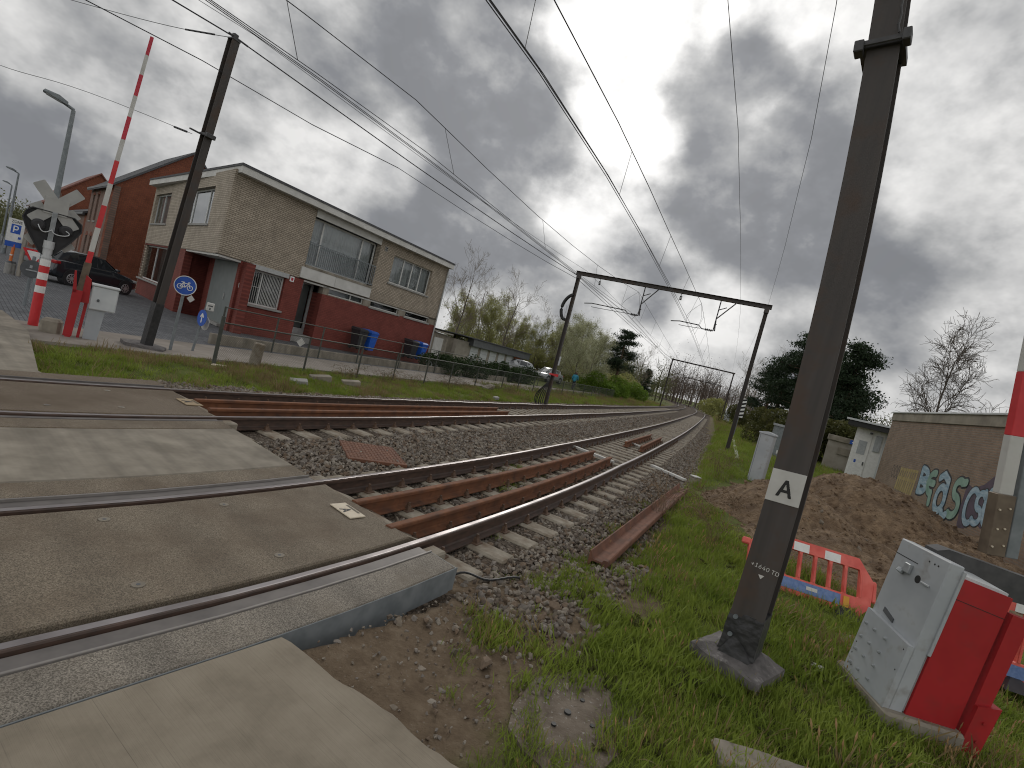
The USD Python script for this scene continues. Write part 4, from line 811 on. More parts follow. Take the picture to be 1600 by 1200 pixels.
# upper right window, vent
window(H, FL, 8.62, 11.74, 3.76, 5.16, mull=(9.55, 10.25, 10.95), rec=.15, sill=.06, fill='curtain', folds=1, label='upper window with four lights and net curtains')
v = H.p('vent_brick', FL.bx(7.86, 8.06, 5.16, 5.40, -.05, .02, .01), K['stone'], world=True); H.p('slot', MB().box(7.89, 8.03, 5.30, 5.35, .019, .023, FL.M).box(7.89, 8.03, 5.21, 5.26, .019, .023, FL.M), K['black'], under=v, world=True)
H.p('downpipe', MB().tube([FL.at(FL.L - .08, .06, 0), FL.at(FL.L - .08, .06, 5.6)], .04, 8), K['alu'], world=True)

# terrace of older brick houses along the street
C0 = np.array([-24.46, 29.08]); TV = np.array([.748, -.663]); GV_ = np.array([.4895, .872])
def row_house(label, u0, u1, dp, ze, zr, wallc, frontc, roofm, wins=(), arch=True, ridge=.5, base=-.3, door=None):
    a, b = C0 - TV * u1, C0 - TV * u0
    F, G = Facade(a, b), Facade(b, b + GV_ * dp); t = Thing('terrace_house', label, 'house', (*b, 0))
    nm = f'{label.split()[0]}_{int(u0 * 10)}'
    kf, kg = brickmat('front_brick_' + nm, F.t, *frontc, .21, .065, .010), brickmat('gable_brick_' + nm, G.t, *wallc, .21, .065, .010)
    t.p('front_wall', F.wall([(0, base), (F.L - .001, base), (F.L - .001, ze), (0, ze)], [(w[0], w[2], w[1], w[3]) for w in wins], th=.3), kf, world=True)
    gp = [(.002, base), (dp, base), (dp, ze), (dp * ridge, zr), (.002, ze)]
    t.p('gable_wall', G.wall(gp, th=.3), kg, world=True)
    G2 = Facade(a + GV_ * dp, a); t.p('gable_wall', G2.wall([(0, base), (dp - .31, base), (dp - .31, ze), (dp * (1 - ridge), zr), (0, ze)], th=.3), kg, world=True)
    rf = MB(); ov = .25
    for s0, z0, s1, z1 in ((-ov, ze - ov * (zr - ze) / (dp * ridge), dp * ridge, zr), (dp * ridge, zr, dp + ov, ze - ov * (zr - ze) / (dp * (1 - ridge)))):
        for_p = [(*(a + GV_ * s0 - TV * .05), z0 + .02), (*(b + GV_ * s0 + TV * .12), z0 + .02), (*(b + GV_ * s1 + TV * .12), z1 + .02), (*(a + GV_ * s1 - TV * .05), z1 + .02)]
        rf.hull(for_p + [(x, y, z + .14) for x, y, z in for_p])
    r = t.p('roof', rf, K[roofm], world=True)
    t.p('gutter', F.bx(-.05, F.L + .1, ze - .14, ze - .0, .10, .26, .02), K['darkgrey'], under=r, world=True)
    for w in wins:
        window(t, F, *w[:4], rec=.12, sill=.04, fw=.07, trans=((w[2] + (w[3] - w[2]) * .68,) if w[3] - w[2] > 1 else ()), fill='curtain' if rng.random() < .5 else 'room', folds=0)
        if arch:
            c = (w[0] + w[1]) / 2; R = (w[1] - w[0]) / 2
            P = Polygon([(c - R - .1, w[3] - .05)] + [(c + (R + .1) * cos(q), w[3] - .05 + (R * .75) * sin(q)) for q in np.linspace(pi, 0, 9)])
            t.p('arch', MB().poly(P, -.02, .015, F.M), kg, world=True)
    return t
OB, PK = ((.27, .085, .043), (.21, .062, .033), (.10, .05, .035)), ((.25, .15, .115), (.20, .12, .09), (.16, .12, .10))
row_house('tall orange brick gable house with pinkish front beside the beige house', 0, 7.3, 7.5, 5.4, 8.9, OB, PK, 'roofdark', [(1.0, 1.7, .7, 2.4), (2.6, 3.3, .7, 2.4), (5.0, 5.9, .7, 2.5), (1.0, 1.7, 3.3, 5.0), (2.6, 3.3, 3.3, 5.0), (5.0, 5.8, 3.2, 5.0)])
row_house('low terrace house with dark slate roof and tall arched windows', 7.31, 24, 8, 3.75, 5.6, OB, PK, 'roofdark', [(5.0, 5.6, .5, 2.6), (7.4, 8.0, .5, 2.6), (10.2, 10.9, .5, 2.6), (12.2, 12.9, .5, 2.6), (14.6, 15.3, .5, 2.6)])
row_house('orange brick gable house with red tiles behind the crossing signal', 25.5, 34, 5.6, 5.6, 8.4, OB, PK, 'rooftile', [(1.2, 2.0, .5, 2.3), (3.2, 4.0, .5, 2.3), (5.4, 6.2, .5, 2.3)], ridge=.5)
row_house('last small house of the street with red tiled roof', 42, 52, 6, 4.6, 7.2, OB, PK, 'rooftile', [(1.2, 2.0, .5, 2.3), (3.2, 4.0, .5, 2.3), (6.2, 7.2, .5, 2.3)])
# low forecourt items in the gable
Gq = Facade(C0, C0 + GV_ * 7.5)
# garages behind the house
GA0, GA1 = far(706, 565, 40)[:2], far(808, 605, 52)[:2]
FG = Facade(GA0, GA1); G = Thing('garage_row', 'low row of garages with grey doors and one orange door behind the hedge', 'garage', (*GA0, 0)); gl_ = FG.L
zt0 = 1.95
G.p('wall', FG.wall([(0, -.4), (gl_, -.4), (gl_, zt0 - .1), (0, zt0 - .1)], th=.3), pm('garage_wall', (.27, .24, .20), (.33, .30, .25), 3, 4, .85), world=True)
G.p('side_wall', MB().box(-.01, .29, -.4, zt0 - .1, -6, -.31, FG.M), K['concrete'], world=True); G.p('side_wall', MB().box(gl_ - .3, gl_, -.4, zt0 - .1, -6, -.31, FG.M), K['concrete'], world=True)
G.p('roof', MB().cbox(-.2, gl_ + .4, zt0 + .25, zt0 + .33, -6.2, .5, .01, FG.M), K['roofdark'], world=True); G.p('fascia', FG.bx(1.9, gl_ + .3, zt0 - .35, zt0 + .25, -.2, .4, .01), K['darkgrey'], world=True)
n = 6; dw = (gl_ - 3) / n
for k in range(n):
    x = 2.3 + dw * k; dp_ = G.p('door', FG.bx(x, x + dw * .72, -.35, zt0 - .36, 0, .05, .01), K['orange'] if k == n - 1 else K['palegrey'], world=True, label='orange garage door' if k == n - 1 else None)
    rb_ = MB()
    for j in range(1, 5): rb_.box(x + .02, x + dw * .72 - .02, -.3 + .36 * j, -.29 + .36 * j, .05, .06, FG.M)
    G.p('door_rib', rb_, K['darkgrey'], under=dp_, world=True)
A0 = far(668, 548, 37)[:2]; FA_ = Facade(A0, A0 + FG.t * 2.3)
t = Thing('garden_shed', 'small pale shed with white door between the beige house and the garages', 'shed', (*A0, 0)); t.p('wall', FA_.wall([(0, -.4), (FA_.L, -.4), (FA_.L, 1.9), (0, 2.0)], th=2.5), K['concrete'], world=True)
t.p('door', FA_.bx(.4, 1.6, -.3, 1.6, 0, .05, .01), K['offwhite'], world=True); t.p('roof', FA_.bx(-.2, FA_.L + .2, 2.0, 2.1, -2.7, .25, .01), K['wood'], world=True)
exec_order.append('buildings')
# ================================================================== STREET FURNITURE ON THE LEFT
def facing(p, extra=0.0): return degrees(atan2(-p[0], p[1])) + extra      # rotation that turns local -y towards the camera side
def disc(r, y0, y1, z, n=28, x=0): return MB().tube([(x, y0, z), (x, y1, z)], r, n)
# --- raised barrier and its machine
p = at(107, 525, -.10); bt = Thing('level_crossing_barrier', 'raised red and white barrier boom with grey drive cabinet beyond the tracks', 'barrier', p, facing(p)); bt.deform = lambda v, f: (np.asarray(v) * [.80, .85, 1], f)
lean = .068
def stripe(th, name, z0, z1, w, d, mat, x0, l, label=None, under=None):
    mb = MB(); M = np.eye(4); xa, xb = x0 + l * z0, x0 + l * z1
    mb.hull([(xa - w / 2, -d / 2, z0), (xa + w / 2, -d / 2, z0), (xa + w / 2, d / 2, z0), (xa - w / 2, d / 2, z0), (xb - w / 2, -d / 2, z1), (xb + w / 2, -d / 2, z1), (xb + w / 2, d / 2, z1), (xb - w / 2, d / 2, z1)])
    return th.p(name, mb, mat, label=label, under=under)
zs_ = [1.05, 1.52, 1.75, 2.24, 2.70, 3.15, 3.62, 4.06, 4.52, 4.95, 5.38, 5.78, 6.15]
for k, (a, b) in enumerate(zip(zs_[1:-1], zs_[2:])):
    stripe(bt, 'boom_stripe', a, b, .115 - .0042 * k, .06, K['pinkred' if k > 4 else 'red'] if k % 2 == 0 else K['offwhite'], -.02, lean)
stripe(bt, 'boom_bracket', .95, 1.52, .15, .09, K['brass'], -.02, lean)
x0 = -.02
bt.p('counterweight_arm', MB().hull([(-.12, -.16, .02), (.05, -.16, .02), (.05, -.08, .02), (-.12, -.08, .02), (-.10, -.16, .95), (.10, -.16, .95), (.10, -.08, .95), (-.10, -.08, .95)]).box(-.08, .03, -.17, -.07, -.12, .06).hull([(-.1, -.16, .9), (-.02, -.16, .9), (-.02, -.08, .9), (-.1, -.08, .9), (-.13, -.16, 1.32), (-.09, -.16, 1.32), (-.09, -.08, 1.32), (-.13, -.08, 1.32)]), K['redpanel'])
bt.p('counterweight_arm', MB().hull([(.14, -.02, .0), (.20, -.02, .0), (.20, .1, .0), (.14, .1, .0), (.17, -.02, .8), (.24, -.02, .8), (.24, .1, .8), (.17, .1, .8)]).hull([(.08, -.06, .72), (.25, -.06, .72), (.25, .1, .72), (.08, .1, .72), (.10, -.06, 1.28), (.22, -.06, 1.20), (.22, .1, 1.20), (.10, .1, 1.28)]), K['redpanel'])
cb_ = bt.p('drive_cabinet', MB().cbox(.26, .80, -.05, .35, .62, 1.10, .02).cbox(.24, .82, -.07, .37, 1.10, 1.14, .01), K['palegrey'])
bt.p('lock', MB().tube([(.42, -.07, .82), (.42, -.045, .82)], .03, 10), K['darkgrey'], under=cb_)
bt.p('pedestal', MB().hull([(.26, .0, -.15), (.54, .0, -.15), (.54, .28, -.15), (.26, .28, -.15), (.27, .0, .62), (.60, .0, .62), (.60, .3, .62), (.27, .3, .62)]), K['cabgrey'])
p = at(78, 519, -.1); one('concrete_stub', MB().cbox(-.16, .16, -.15, .15, -.1, .28, .05, RZ(.6, p)), K['concrete'], 'worn square concrete stub in the grass beside the signal pole', 'stub')
# --- crossing signal seen from behind
p = at(51, 508, -.10); S = Thing('crossing_signal', 'level crossing signal seen from behind with double cross and black lamp board', 'signal', p, facing(p)); S.deform = lambda v, f: (np.asarray(v) * .775, f)
zz = [0, .88, 1.06, 1.23, 1.41, 1.59, 1.76]
for k in range(6): S.p('pole_band', MB().tube([(0, 0, zz[k] - (.2 if k == 0 else 0)), (0, 0, zz[k + 1])], .105 if k < 5 else .104, 18), K['red'] if k % 2 == 0 else K['white'])
S.p('pole', MB().tube([(0, 0, 1.76), (0, 0, 2.12)], .10, 18).tube([(0, 0, 1.80), (0, 0, 1.83)], .112, 18).tube([(0, 0, 2.12), (0, 0, 2.22)], [.085, .06], 14).tube([(0, 0, 2.05), (0, 0, 2.25)], .112, 18), K['palegrey'])
S.p('mounting_post', MB().box(-.05, .05, -.06, -.02, 2.1, 3.0).box(-.05, -.04, -.1, -.06, 2.1, 3.0).box(.04, .05, -.1, -.06, 2.1, 3.0), K['galv'])
ang = np.linspace(0, 2 * pi, 40, endpoint=False)
bd = [(-.50, 2.86), (-.42, 2.95), (.38, 2.95), (.52, 2.84), (.54, 2.68), (.40, 2.40), (.10, 1.95), (-.02, 1.88), (-.14, 1.95), (-.44, 2.45), (-.54, 2.70)]
bd = Polygon(bd).buffer(.05)
S.p('lamp_board', MB().poly(bd, .03, .06, UPRIGHT @ np.diag([1, 1, -1, 1])).poly(bd.difference(bd.buffer(-.025)), -.05, .03, UPRIGHT @ np.diag([1, 1, -1, 1])), K['blackplastic'])
for x in (-.27, .27):
    S.p('lamp_housing', MB().tube([(x, .03, 2.6), (x, -.06, 2.6), (x, -.10, 2.6)], [.15, .14, .09], 20), K['blackplastic']); S.p('cable', MB().tube(smooth_pts([(x, -.10, 2.6), (x + .05, -.16, 2.5), (x * .5, -.14, 2.45), (0, -.1, 2.55)]), .012, 6), K['palegrey'])
def cross(z, y, mat, L=.62):
    for a in (radians(50), radians(-50)):
        mb = MB(); P = sbox(-L, -.105, L, .105).buffer(.03); mb.poly(P, -.006, .006); v, f = mb.get()
        S.p('cross_arm', MB().add(v, f, frame((0, y, z), (cos(a), 0, sin(a)), (-sin(a), 0, cos(a)))), mat)
cross(3.16, -.02, K['signback']); cross(2.62, .085, K['signback'], .62)
S.p('cross_backplate', MB().cbox(-.24, .24, -.045, -.03, 2.94, 3.36, .004), K['signback'])
# --- lamps
def lamp(p, h, label, arm, rot=0, first=None):
    t = Thing('street_lamp', label, 'street lamp', p, rot, 'street lamps along the street')
    t.p('pole', MB().tube([(0, 0, -.2), (0, 0, .9), (0, 0, .92), (0, 0, h)], [.115, .115, .085, .045], 14), K['galvdull'])
    t.p('door', MB().box(-.05, .05, -.125, -.09, .35, .75), K['galv'])
    t.p('arm', MB().tube([(0, 0, h - .05), (0, 0, h + .02), (arm * .35, 0, h + .10)], .04, 8), K['galvdull'])
    a = arm; t.p('lamp_head', MB().hull([(a * .2, -.1, h + .06), (a * .2, .1, h + .06), (a * .2, -.1, h + .14), (a * .2, .1, h + .14), (a, -.13, h + .18), (a, .13, h + .18), (a * .95, -.10, h + .24), (a * .95, .10, h + .24), (a * .5, -.15, h + .22), (a * .5, .15, h + .22), (a * .5, -.15, h + .10), (a * .5, .15, h + .10)]), K['galvdull'])
    t.p('lens', MB().hull([(a * .4, -.1, h + .075), (a * .4, .1, h + .075), (a * .9, -.1, h + .145), (a * .9, .1, h + .145), (a * .4, -.1, h + .1), (a * .4, .1, h + .1), (a * .9, -.1, h + .17), (a * .9, .1, h + .17)]), K['palegrey'])
    return t
p = at(54, 474, -.1); l1 = lamp(p, 5.15, 'tall grey street lamp right behind the crossing signal', -.62, facing(p))
l1.dup(far(3, 405, 46, -.1), facing(far(3, 405, 46)), 'second street lamp, behind the parking sign', .98)
l1.dup(far(-4, 405, 64, -.1), facing(far(-4, 405, 64)), 'farthest street lamp at the left edge of the photo', 1.0)
# --- parking sign, orange post
p = at(11, 427, -.1); t = Thing('parking_sign', 'white and blue parking zone sign on an orange post', 'sign', p, facing(p, 6)); t.deform = lambda v, f: (np.asarray(v) * [.82, 1, .92], f)
t.p('post', MB().tube([(0, 0, -.2), (.05, 0, 1.25)], .06, 12), K['orange']); t.p('post_band', MB().tube([(.022, 0, .78), (.024, 0, .83)], .066, 12), K['white'])
t.p('upper_post', MB().tube([(.05, 0, 1.25), (.08, 0, 2.0)], .03, 8), K['galv'])
bd = t.p('sign_board', MB().poly(sbox(-.27, 1.38, .27, 2.3).buffer(.02), .04, .055, UPRIGHT), K['white'])
t.p('blue_field', MB().poly(sbox(-.16, 1.72, .16, 2.08).buffer(.01), .0555, .057, UPRIGHT), K['blue'], under=bd)
def up_text(th, txt, h, x, z, y, mat, under=None, bold=True, name='lettering'):
    tm = meshkit.text_mesh(txt, h, .002, bold); tm.apply_translation(-np.r_[tm.bounds.mean(0)[:2], 0] + [x, z, -y]); tm.apply_transform(UPRIGHT); th.p(name, tm, mat, under=under)
up_text(t, 'P', .26, 0, 1.90, -.0575, K['white'], bd); up_text(t, 'ZONE', .10, 0, 2.2, -.0555, K['darkgrey'], bd); t.p('small_symbol', MB().poly(sbox(.12, 1.5, .22, 1.6), .0555, .057, UPRIGHT), K['blue'], under=bd)
t.p('lower_board', MB().poly(sbox(-.27, 1.16, .27, 1.36).buffer(.015), .04, .055, UPRIGHT), K['blue'])
# --- give way sign from behind the round sign
p = at(37, 477, -.1); t = Thing('round_sign', 'dark round sign seen from behind on a thin grey post', 'sign', p, facing(p)); t.p('post', MB().tube([(0, 0, -.2), (.02, 0, 1.25)], .035, 10), K['galvdull']); t.p('disc', disc(.22, -.055, -.04, .93, 28, .02), K['darkgrey']); t.p('clamp', MB().box(-.09, .12, -.07, -.05, .88, .91).box(-.03, .02, -.07, -.05, .95, 1.02), K['galv'])
p = at(41, 462, -.1); t = Thing('give_way_sign', 'small red and white give way triangle above the dark round sign', 'sign', p, facing(p, 18)); t.p('post', MB().tube([(0, 0, -.2), (0, 0, 1.4)], .03, 8), K['galvdull'])
tri = lambda r: Polygon([(-r * .87, 1.18 + r * .5), (r * .87, 1.18 + r * .5), (0, 1.18 - r)]).buffer(.02)
bd = t.p('plate', MB().poly(tri(.30), .035, .045, UPRIGHT), K['red']); t.p('white_field', MB().poly(tri(.19), .0455, .047, UPRIGHT), K['white'], under=bd)
p = at(28, 431, -.1); one('wooden_post', MB().cbox(-.06, .06, -.06, .06, -.2, 1.55, .02, RZ(.5, p)), K['wood'], 'pale wooden post right of the parking sign', 'post')
for k, (px, py) in enumerate(((11, 427), (17, 428))):
    p = at(px, py, -.1); t = Thing('bollard', f"dark stubby bollard with pale band, the {'left' if k == 0 else 'right'} one of the pair behind the parking sign", 'bollard', p, group='bollards behind the parking sign'); t.p('post', MB().tube([(0, 0, -.1), (0, 0, .42)], .11, 12), K['stone']); t.p('cap', MB().tube([(0, 0, .42), (0, 0, .5)], [.11, .07], 12), K['darkgrey'])
# --- blue cycle sign, other sign
p = at(265, 548, -.12); t = Thing('cycle_sign', 'round blue sign with a white bicycle on a grey post', 'sign', p, facing(p, -4))
t.p('post', MB().tube([(0, 0, -.2), (.03, 0, 1.7)], .032, 10), K['galvdull']); bd = t.p('disc', disc(.215, -.05, -.04, 1.54, 36, .03), K['blue']); t.p('rim', MB().poly(Point(.03, 1.54).buffer(.222, 16).difference(Point(.03, 1.54).buffer(.205, 16)), .040, .053, UPRIGHT), K['white'], under=bd)
bk = []
for x in (-.085, .085): bk.append(Point(x, -.03).buffer(.052, 10).difference(Point(x, -.03).buffer(.038, 10)))
from shapely.geometry import LineString
for l in ([(-.085, -.03), (-.04, .045), (.05, .045), (.0, -.03), (-.085, -.03)], [(.0, -.03), (-.045, .06)], [(.085, -.03), (.045, .07), (.07, .07)], [(-.07, .062), (-.025, .062)]): bk.append(LineString(l).buffer(.008))
from shapely import affinity
bk = affinity.translate(affinity.scale(unary_union(bk), 1.15, 1.15, origin=(0, 0)), .03, 1.54)
t.p('bicycle_symbol', MB().poly(bk, .0505, .053, UPRIGHT), K['white'], under=bd)
p = at(299, 549, -.12); t = Thing('path_sign', 'pair of small blue signs seen edge on below a pale notice box', 'sign', p, facing(p, 0))
t.p('post', MB().tube([(0, 0, -.2), (.10, 0, 1.12)], .03, 8), K['galvdull'])
a = radians(62); M = frame((.07, -.05, .86), (cos(a), -sin(a), 0), (0, 0, 1)); bd = t.p('disc', MB().poly(Point(0, 0).buffer(.2, 16), 0, .01, M), K['blue'])
t.p('symbol', MB().poly(unary_union([LineString([(0, -.1), (0, .08)]).buffer(.02), LineString([(-.06, .03), (0, .1), (.06, .03)]).buffer(.02)]), .0105, .012, M), K['white'], under=bd)
t.p('disc', MB().poly(Point(0, 0).buffer(.17, 16), 0, .01, frame((.16, .03, .74), (cos(a), -sin(a), 0), (0, 0, 1))), K['offwhite'])
t.p('notice_box', MB().cbox(.10, .27, -.06, .02, 1.06, 1.26, .015), K['offwhite'])
t.p('notice_print', MB().box(.135, .235, -.062, -.0605, 1.17, 1.20).box(.17, .20, -.062, -.0605, 1.09, 1.14), K['darkgrey'])
# --- fences
def chain_fence(d, s0, s1, h, posts, label, zb=-.15, mesh_part=True, toprail=True, name='wire_fence'):
    t = Thing(name, label, 'fence', T3(s0, d, zb))
    if toprail: t.p('top_rail', MB().tube([T3(s, d, zb + h) for s in np.arange(s0, s1 + .1, 1.0)], .017, 6), K['fencegreen'], world=True)
    for s in posts: t.p('post', MB().tube([T3(s, d, zb - .2), T3(s, d, zb + h + .02)], .027, 8), K['fencegreen'], world=True)
    if mesh_part:
        mb = MB(); g = .055; r = .0016; L = s1 - s0
        for sg in (-1, 1):
            for k in np.arange(-h if sg > 0 else 0, L if sg > 0 else L + h, g):
                a0 = k; a1 = k + sg * h
                z0, z1 = 0.02, h
                if a0 < 0: z0 += -a0 if sg > 0 else 0; a0 = 0
                if a1 > L: z1 -= (a1 - L); a1 = L
                if a0 > L: z0 += a0 - L; a0 = L
                if a1 < 0: z1 += a1; a1 = 0
                if z1 - z0 < .03: continue
                mb.tube([T3(s0 + a0, d + .02, zb + z0), T3(s0 + a1, d + .02, zb + z1)], r, 3, caps=False)
        t.p('chain_link', mb, K['chain'], world=True, kind='stuff')
    return t
fp = [psd_ for psd_ in (6.35, 9.2, 11.3, 13.2, 15.2, 17.1, 19.4, 22.4, 24.6, 27, 30, 33, 36, 39, 42, 45, 48, 51)]
fd = -8.02
chain_fence(fd, 6.35, 52, .98, fp[1:], 'long sagging chain link fence between the cycle path and the tracks')
p = T3(6.35, fd, -.15); one('fence_post', MB().tube([p - [0, 0, .2], p + [0, 0, 1.12]], .042, 10), K['fencegreen'], 'thick end post of the chain link fence near the blue signs', 'post')
p = at(396, 572, -.15); one('concrete_post', MB().cbox(-.13, .13, -.11, .11, -.2, .60, .03, RZ(.5, p) @ RY(.06)), K['sleeper'], 'stubby brown concrete post standing at the chain link fence', 'post')
hs_ = [8.7, 10.5, 12.6, 14.7, 17.5, 20.5, 24, 28, 32, 36]
chain_fence(-10.95, 8.7, 40, 1.12, hs_, 'thin pipe handrail along the forecourt behind the cycle path', zb=-.1, mesh_part=False, name='handrail')
t = Thing('low_wall', 'low mossy concrete kerb wall behind the cycle path', 'wall', T3(9, -11.1, -.1))
for k in range(14):
    s = 8.6 + 1.55 * k; a, b = T3(s, -11.2, -.2), T3(s + 1.52, -11.2, -.2); u = (b - a) / np.linalg.norm(b - a); t.p('wall_block', MB().cbox(0, 1.52, -.07, .07, 0, .38 + float(rng.normal(0, .012)), .015, frame(a, u, np.cross((0, 0, 1), u))), K['concrete'], world=True)
for k, (px, py, z) in enumerate(((298, 467, .82), (470, 535, .52))):
    p = at(px, py, z); M = frame(p, (cos(radians(facing(p))), sin(radians(facing(p))), 0), (0, 0, 1)); one('diamond_plate', MB().poly(Polygon([(-.11, 0), (0, .12), (.11, 0), (0, -.12)]).buffer(.01), 0, .006, M), K['offwhite'], ('white diamond plate on the handrail between the blue signs', 'white diamond plate hanging on the chain link fence below the entrance')[k], 'plate')
# --- bins
def bin_(p, rot, mat, label):
    t = Thing('wheelie_bin', label, 'bin', p, rot, 'wheeled bins at the beige house')
    t.p('body', MB().hull([(-.20, -.24, .08), (.20, -.24, .08), (.20, .2, .08), (-.20, .2, .08), (-.27, -.32, .93), (.27, -.32, .93), (.27, .3, .93), (-.27, .3, .93)]).cbox(-.29, .29, -.34, .32, .90, .96, .01), mat)
    t.p('lid', MB().hull([(-.28, -.34, .965), (.28, -.34, .965), (.28, .34, .965), (-.28, .34, .965), (-.24, -.25, 1.03), (.24, -.25, 1.03), (.26, .3, 1.06), (-.26, .3, 1.06)]), mat)
    t.p('handle', MB().tube([(-.2, .32, .98), (-.2, .40, 1.0), (.2, .40, 1.0), (.2, .32, .98)], .016, 6), mat)
    for x in (-.24, .24): t.p('wheel', MB().tube([(x - .03, .2, .1), (x + .03, .2, .1)], .1, 14), K['tyre'])
for (sx, c, lab) in ((6.95, 'blackplastic', 'black wheelie bin left of the blue one nearer the entrance'), (7.62, 'binblue', 'blue wheelie bin nearer the entrance of the beige house'), (10.75, 'blackplastic', 'black wheelie bin near the right end of the beige house'), (11.5, 'binblue', 'blue wheelie bin near the right end of the beige house')):
    p = FL.at(sx, .62, .12); bin_(p, degrees(atan2(FL.t[1], FL.t[0])) + 8 * (c == 'binblue'), K[c], lab)
# --- cars
def car(p, rot, paint, label, scale=1.0):
    t = Thing('parked_car', label, 'car', p, rot)      # local: x forward, length 4.1
    st = [(-2.0, .42, .70, .80, .62), (-1.93, .36, .98, .86, .74), (-1.6, .24, 1.0, .87, .80), (-.9, .2, .98, .88, .84), (0, .2, .95, .88, .85), (.7, .2, .94, .88, .85), (1.1, .22, .90, .87, .80), (1.6, .24, .80, .85, .74), (1.95, .32, .70, .76, .60), (2.07, .40, .58, .62, .5)]
    rings = []
    for x, zb, zt, w, wt in st:
        zm = zb + (zt - zb) * .55
        rings.append([(x, -w + .06, zb), (x, -w, zb + .10), (x, -w, zm), (x, -w + .03, zt - .05), (x, -wt, zt), (x, 0, zt + .025), (x, wt, zt), (x, w - .03, zt - .05), (x, w, zm), (x, w, zb + .10), (x, w - .06, zb)])
    v = np.array(rings).reshape(-1, 3); q = 11; k = len(st); i, j = np.meshgrid(np.arange(k - 1), np.arange(q), indexing='ij'); a, b = i * q + j, i * q + (j + 1) % q
    f = quads(np.stack([a, b, b + q, a + q], -1).reshape(-1, 4)); c0 = [[0, j + 1, j] for j in range(1, q - 1)]; f = np.vstack([f, c0, np.array(c0)[:, ::-1] + (k - 1) * q])
    body = t.p('body', MB().add(v, f), paint, smooth=35)
    gh = [(-1.86, .70, .96, .50, 1.10), (-1.55, .66, .96, .58, 1.36), (-1.1, .74, .95, .60, 1.44), (-.3, .74, .93, .61, 1.47), (.25, .74, .93, .60, 1.44), (.75, .73, .92, .55, 1.18), (1.22, .70, .88, .52, .93)]
    R = [[(x, -w, zb), (x, -wt, zt - .05), (x, -wt + .07, zt), (x, 0, zt + .02), (x, wt - .07, zt), (x, wt, zt - .05), (x, w, zb)] for x, w, zb, wt, zt in gh]
    v = np.array(R).reshape(-1, 3); q = 7; k = len(gh); i, j = np.meshgrid(np.arange(k - 1), np.arange(q - 1), indexing='ij'); a, b = i * q + j, i * q + j + 1
    f = quads(np.stack([a, b, b + q, a + q], -1).reshape(-1, 4)); c0 = [[0, j + 1, j] for j in range(1, q - 1)]; f = np.vstack([f, c0, np.array(c0)[:, ::-1] + (k - 1) * q])
    t.p('roof', MB().add(v, f), paint, smooth=30)
    for sg in (-1, 1):
        def sp_(x, z): 
            w0 = np.interp(x, [g[0] for g in gh], [g[1] for g in gh]); wt = np.interp(x, [g[0] for g in gh], [g[3] for g in gh]); zb = np.interp(x, [g[0] for g in gh], [g[2] for g in gh]); zt = np.interp(x, [g[0] for g in gh], [g[4] for g in gh]) - .05
            u = (z - zb) / max(zt - zb, .05); return (x, sg * (w0 + (wt - w0) * u + .008), z)
        for P in ([(-1.42, 1.02), (-.98, 1.0), (-.98, 1.34), (-1.30, 1.28)], [(-.92, 1.0), (-.12, .98), (-.12, 1.38), (-.92, 1.35)], [(-.05, .98), (.86, .97), (.62, 1.13), (.22, 1.34), (-.05, 1.37)]):
            pts = [sp_(*w) for w in P]; o = np.array([0, sg * .01, 0]); t.p('side_window', MB().hull([np.array(w) for w in pts] + [np.array(w) - o * 2 for w in pts]), K['carglass'])
    for nm, x0, x1, up in (('rear_window', -1.83, -1.56, (1.04, 1.30)), ('windscreen', 1.12, .34, (.97, 1.38))):
        W_ = lambda x: (np.interp(x, [g[0] for g in gh], [g[1] for g in gh]) + np.interp(x, [g[0] for g in gh], [g[3] for g in gh])) / 2 - .08
        zt_ = lambda x: np.interp(x, [g[0] for g in gh], [g[4] for g in gh]) + .012
        pts = [(x0, -W_(x0), zt_(x0)), (x0, W_(x0), zt_(x0)), (x1, W_(x1) - .03, zt_(x1)), (x1, -W_(x1) + .03, zt_(x1))]; t.p(nm, MB().hull(pts + [(x, y, z - .02) for x, y, z in pts]), K['carglass'])
    for x in (-1.28, 1.30):
        for sg in (-1, 1):
            y0, y1 = sg * .72, sg * .885; w = t.p('wheel', MB().tube([(x, y0, .31), (x, y0 + sg * .02, .31), (x, y1 - sg * .02, .31), (x, y1, .31)], [.30, .32, .32, .29], 26), K['tyre'])
            t.p('arch', MB().tube([(x, sg * .60, .33), (x, sg * .889, .33)], .365, 26), K['blackplastic'])
            rm = MB().tube([(x, y1 - sg * .01, .31), (x, y1 + sg * .012, .31)], [.215, .20], 24)
            t.p('rim', rm, K['rim'], under=w); sp = MB()
            for q_ in range(9):
                a = q_ * 2 * pi / 9; sp.hull([(x + cos(a - .12) * .07, y1 + sg * .013, .31 + sin(a - .12) * .07), (x + cos(a + .12) * .07, y1 + sg * .013, .31 + sin(a + .12) * .07), (x + cos(a - .20) * .185, y1 + sg * .013, .31 + sin(a - .20) * .185), (x + cos(a + .20) * .185, y1 + sg * .013, .31 + sin(a + .20) * .185), (x + cos(a) * .12, y1 + sg * .016, .31 + sin(a) * .12)])
            t.p('rim_gap', sp, K['blackplastic'], under=w)
    for sg in (-1, 1):
        t.p('tail_light', MB().cbox(-2.0, -1.78, sg * .72 - .14, sg * .72 + .14, .80, .94, .03), K['lampred']); t.p('headlight', MB().cbox(1.68, 1.98, sg * .66 - .12, sg * .66 + .12, .62, .74, .03), K['glass'] if False else K['palegrey']); t.p('mirror', MB().cbox(.62, .78, sg * .92 - .09, sg * .92 + .09, .98, 1.10, .03), paint)
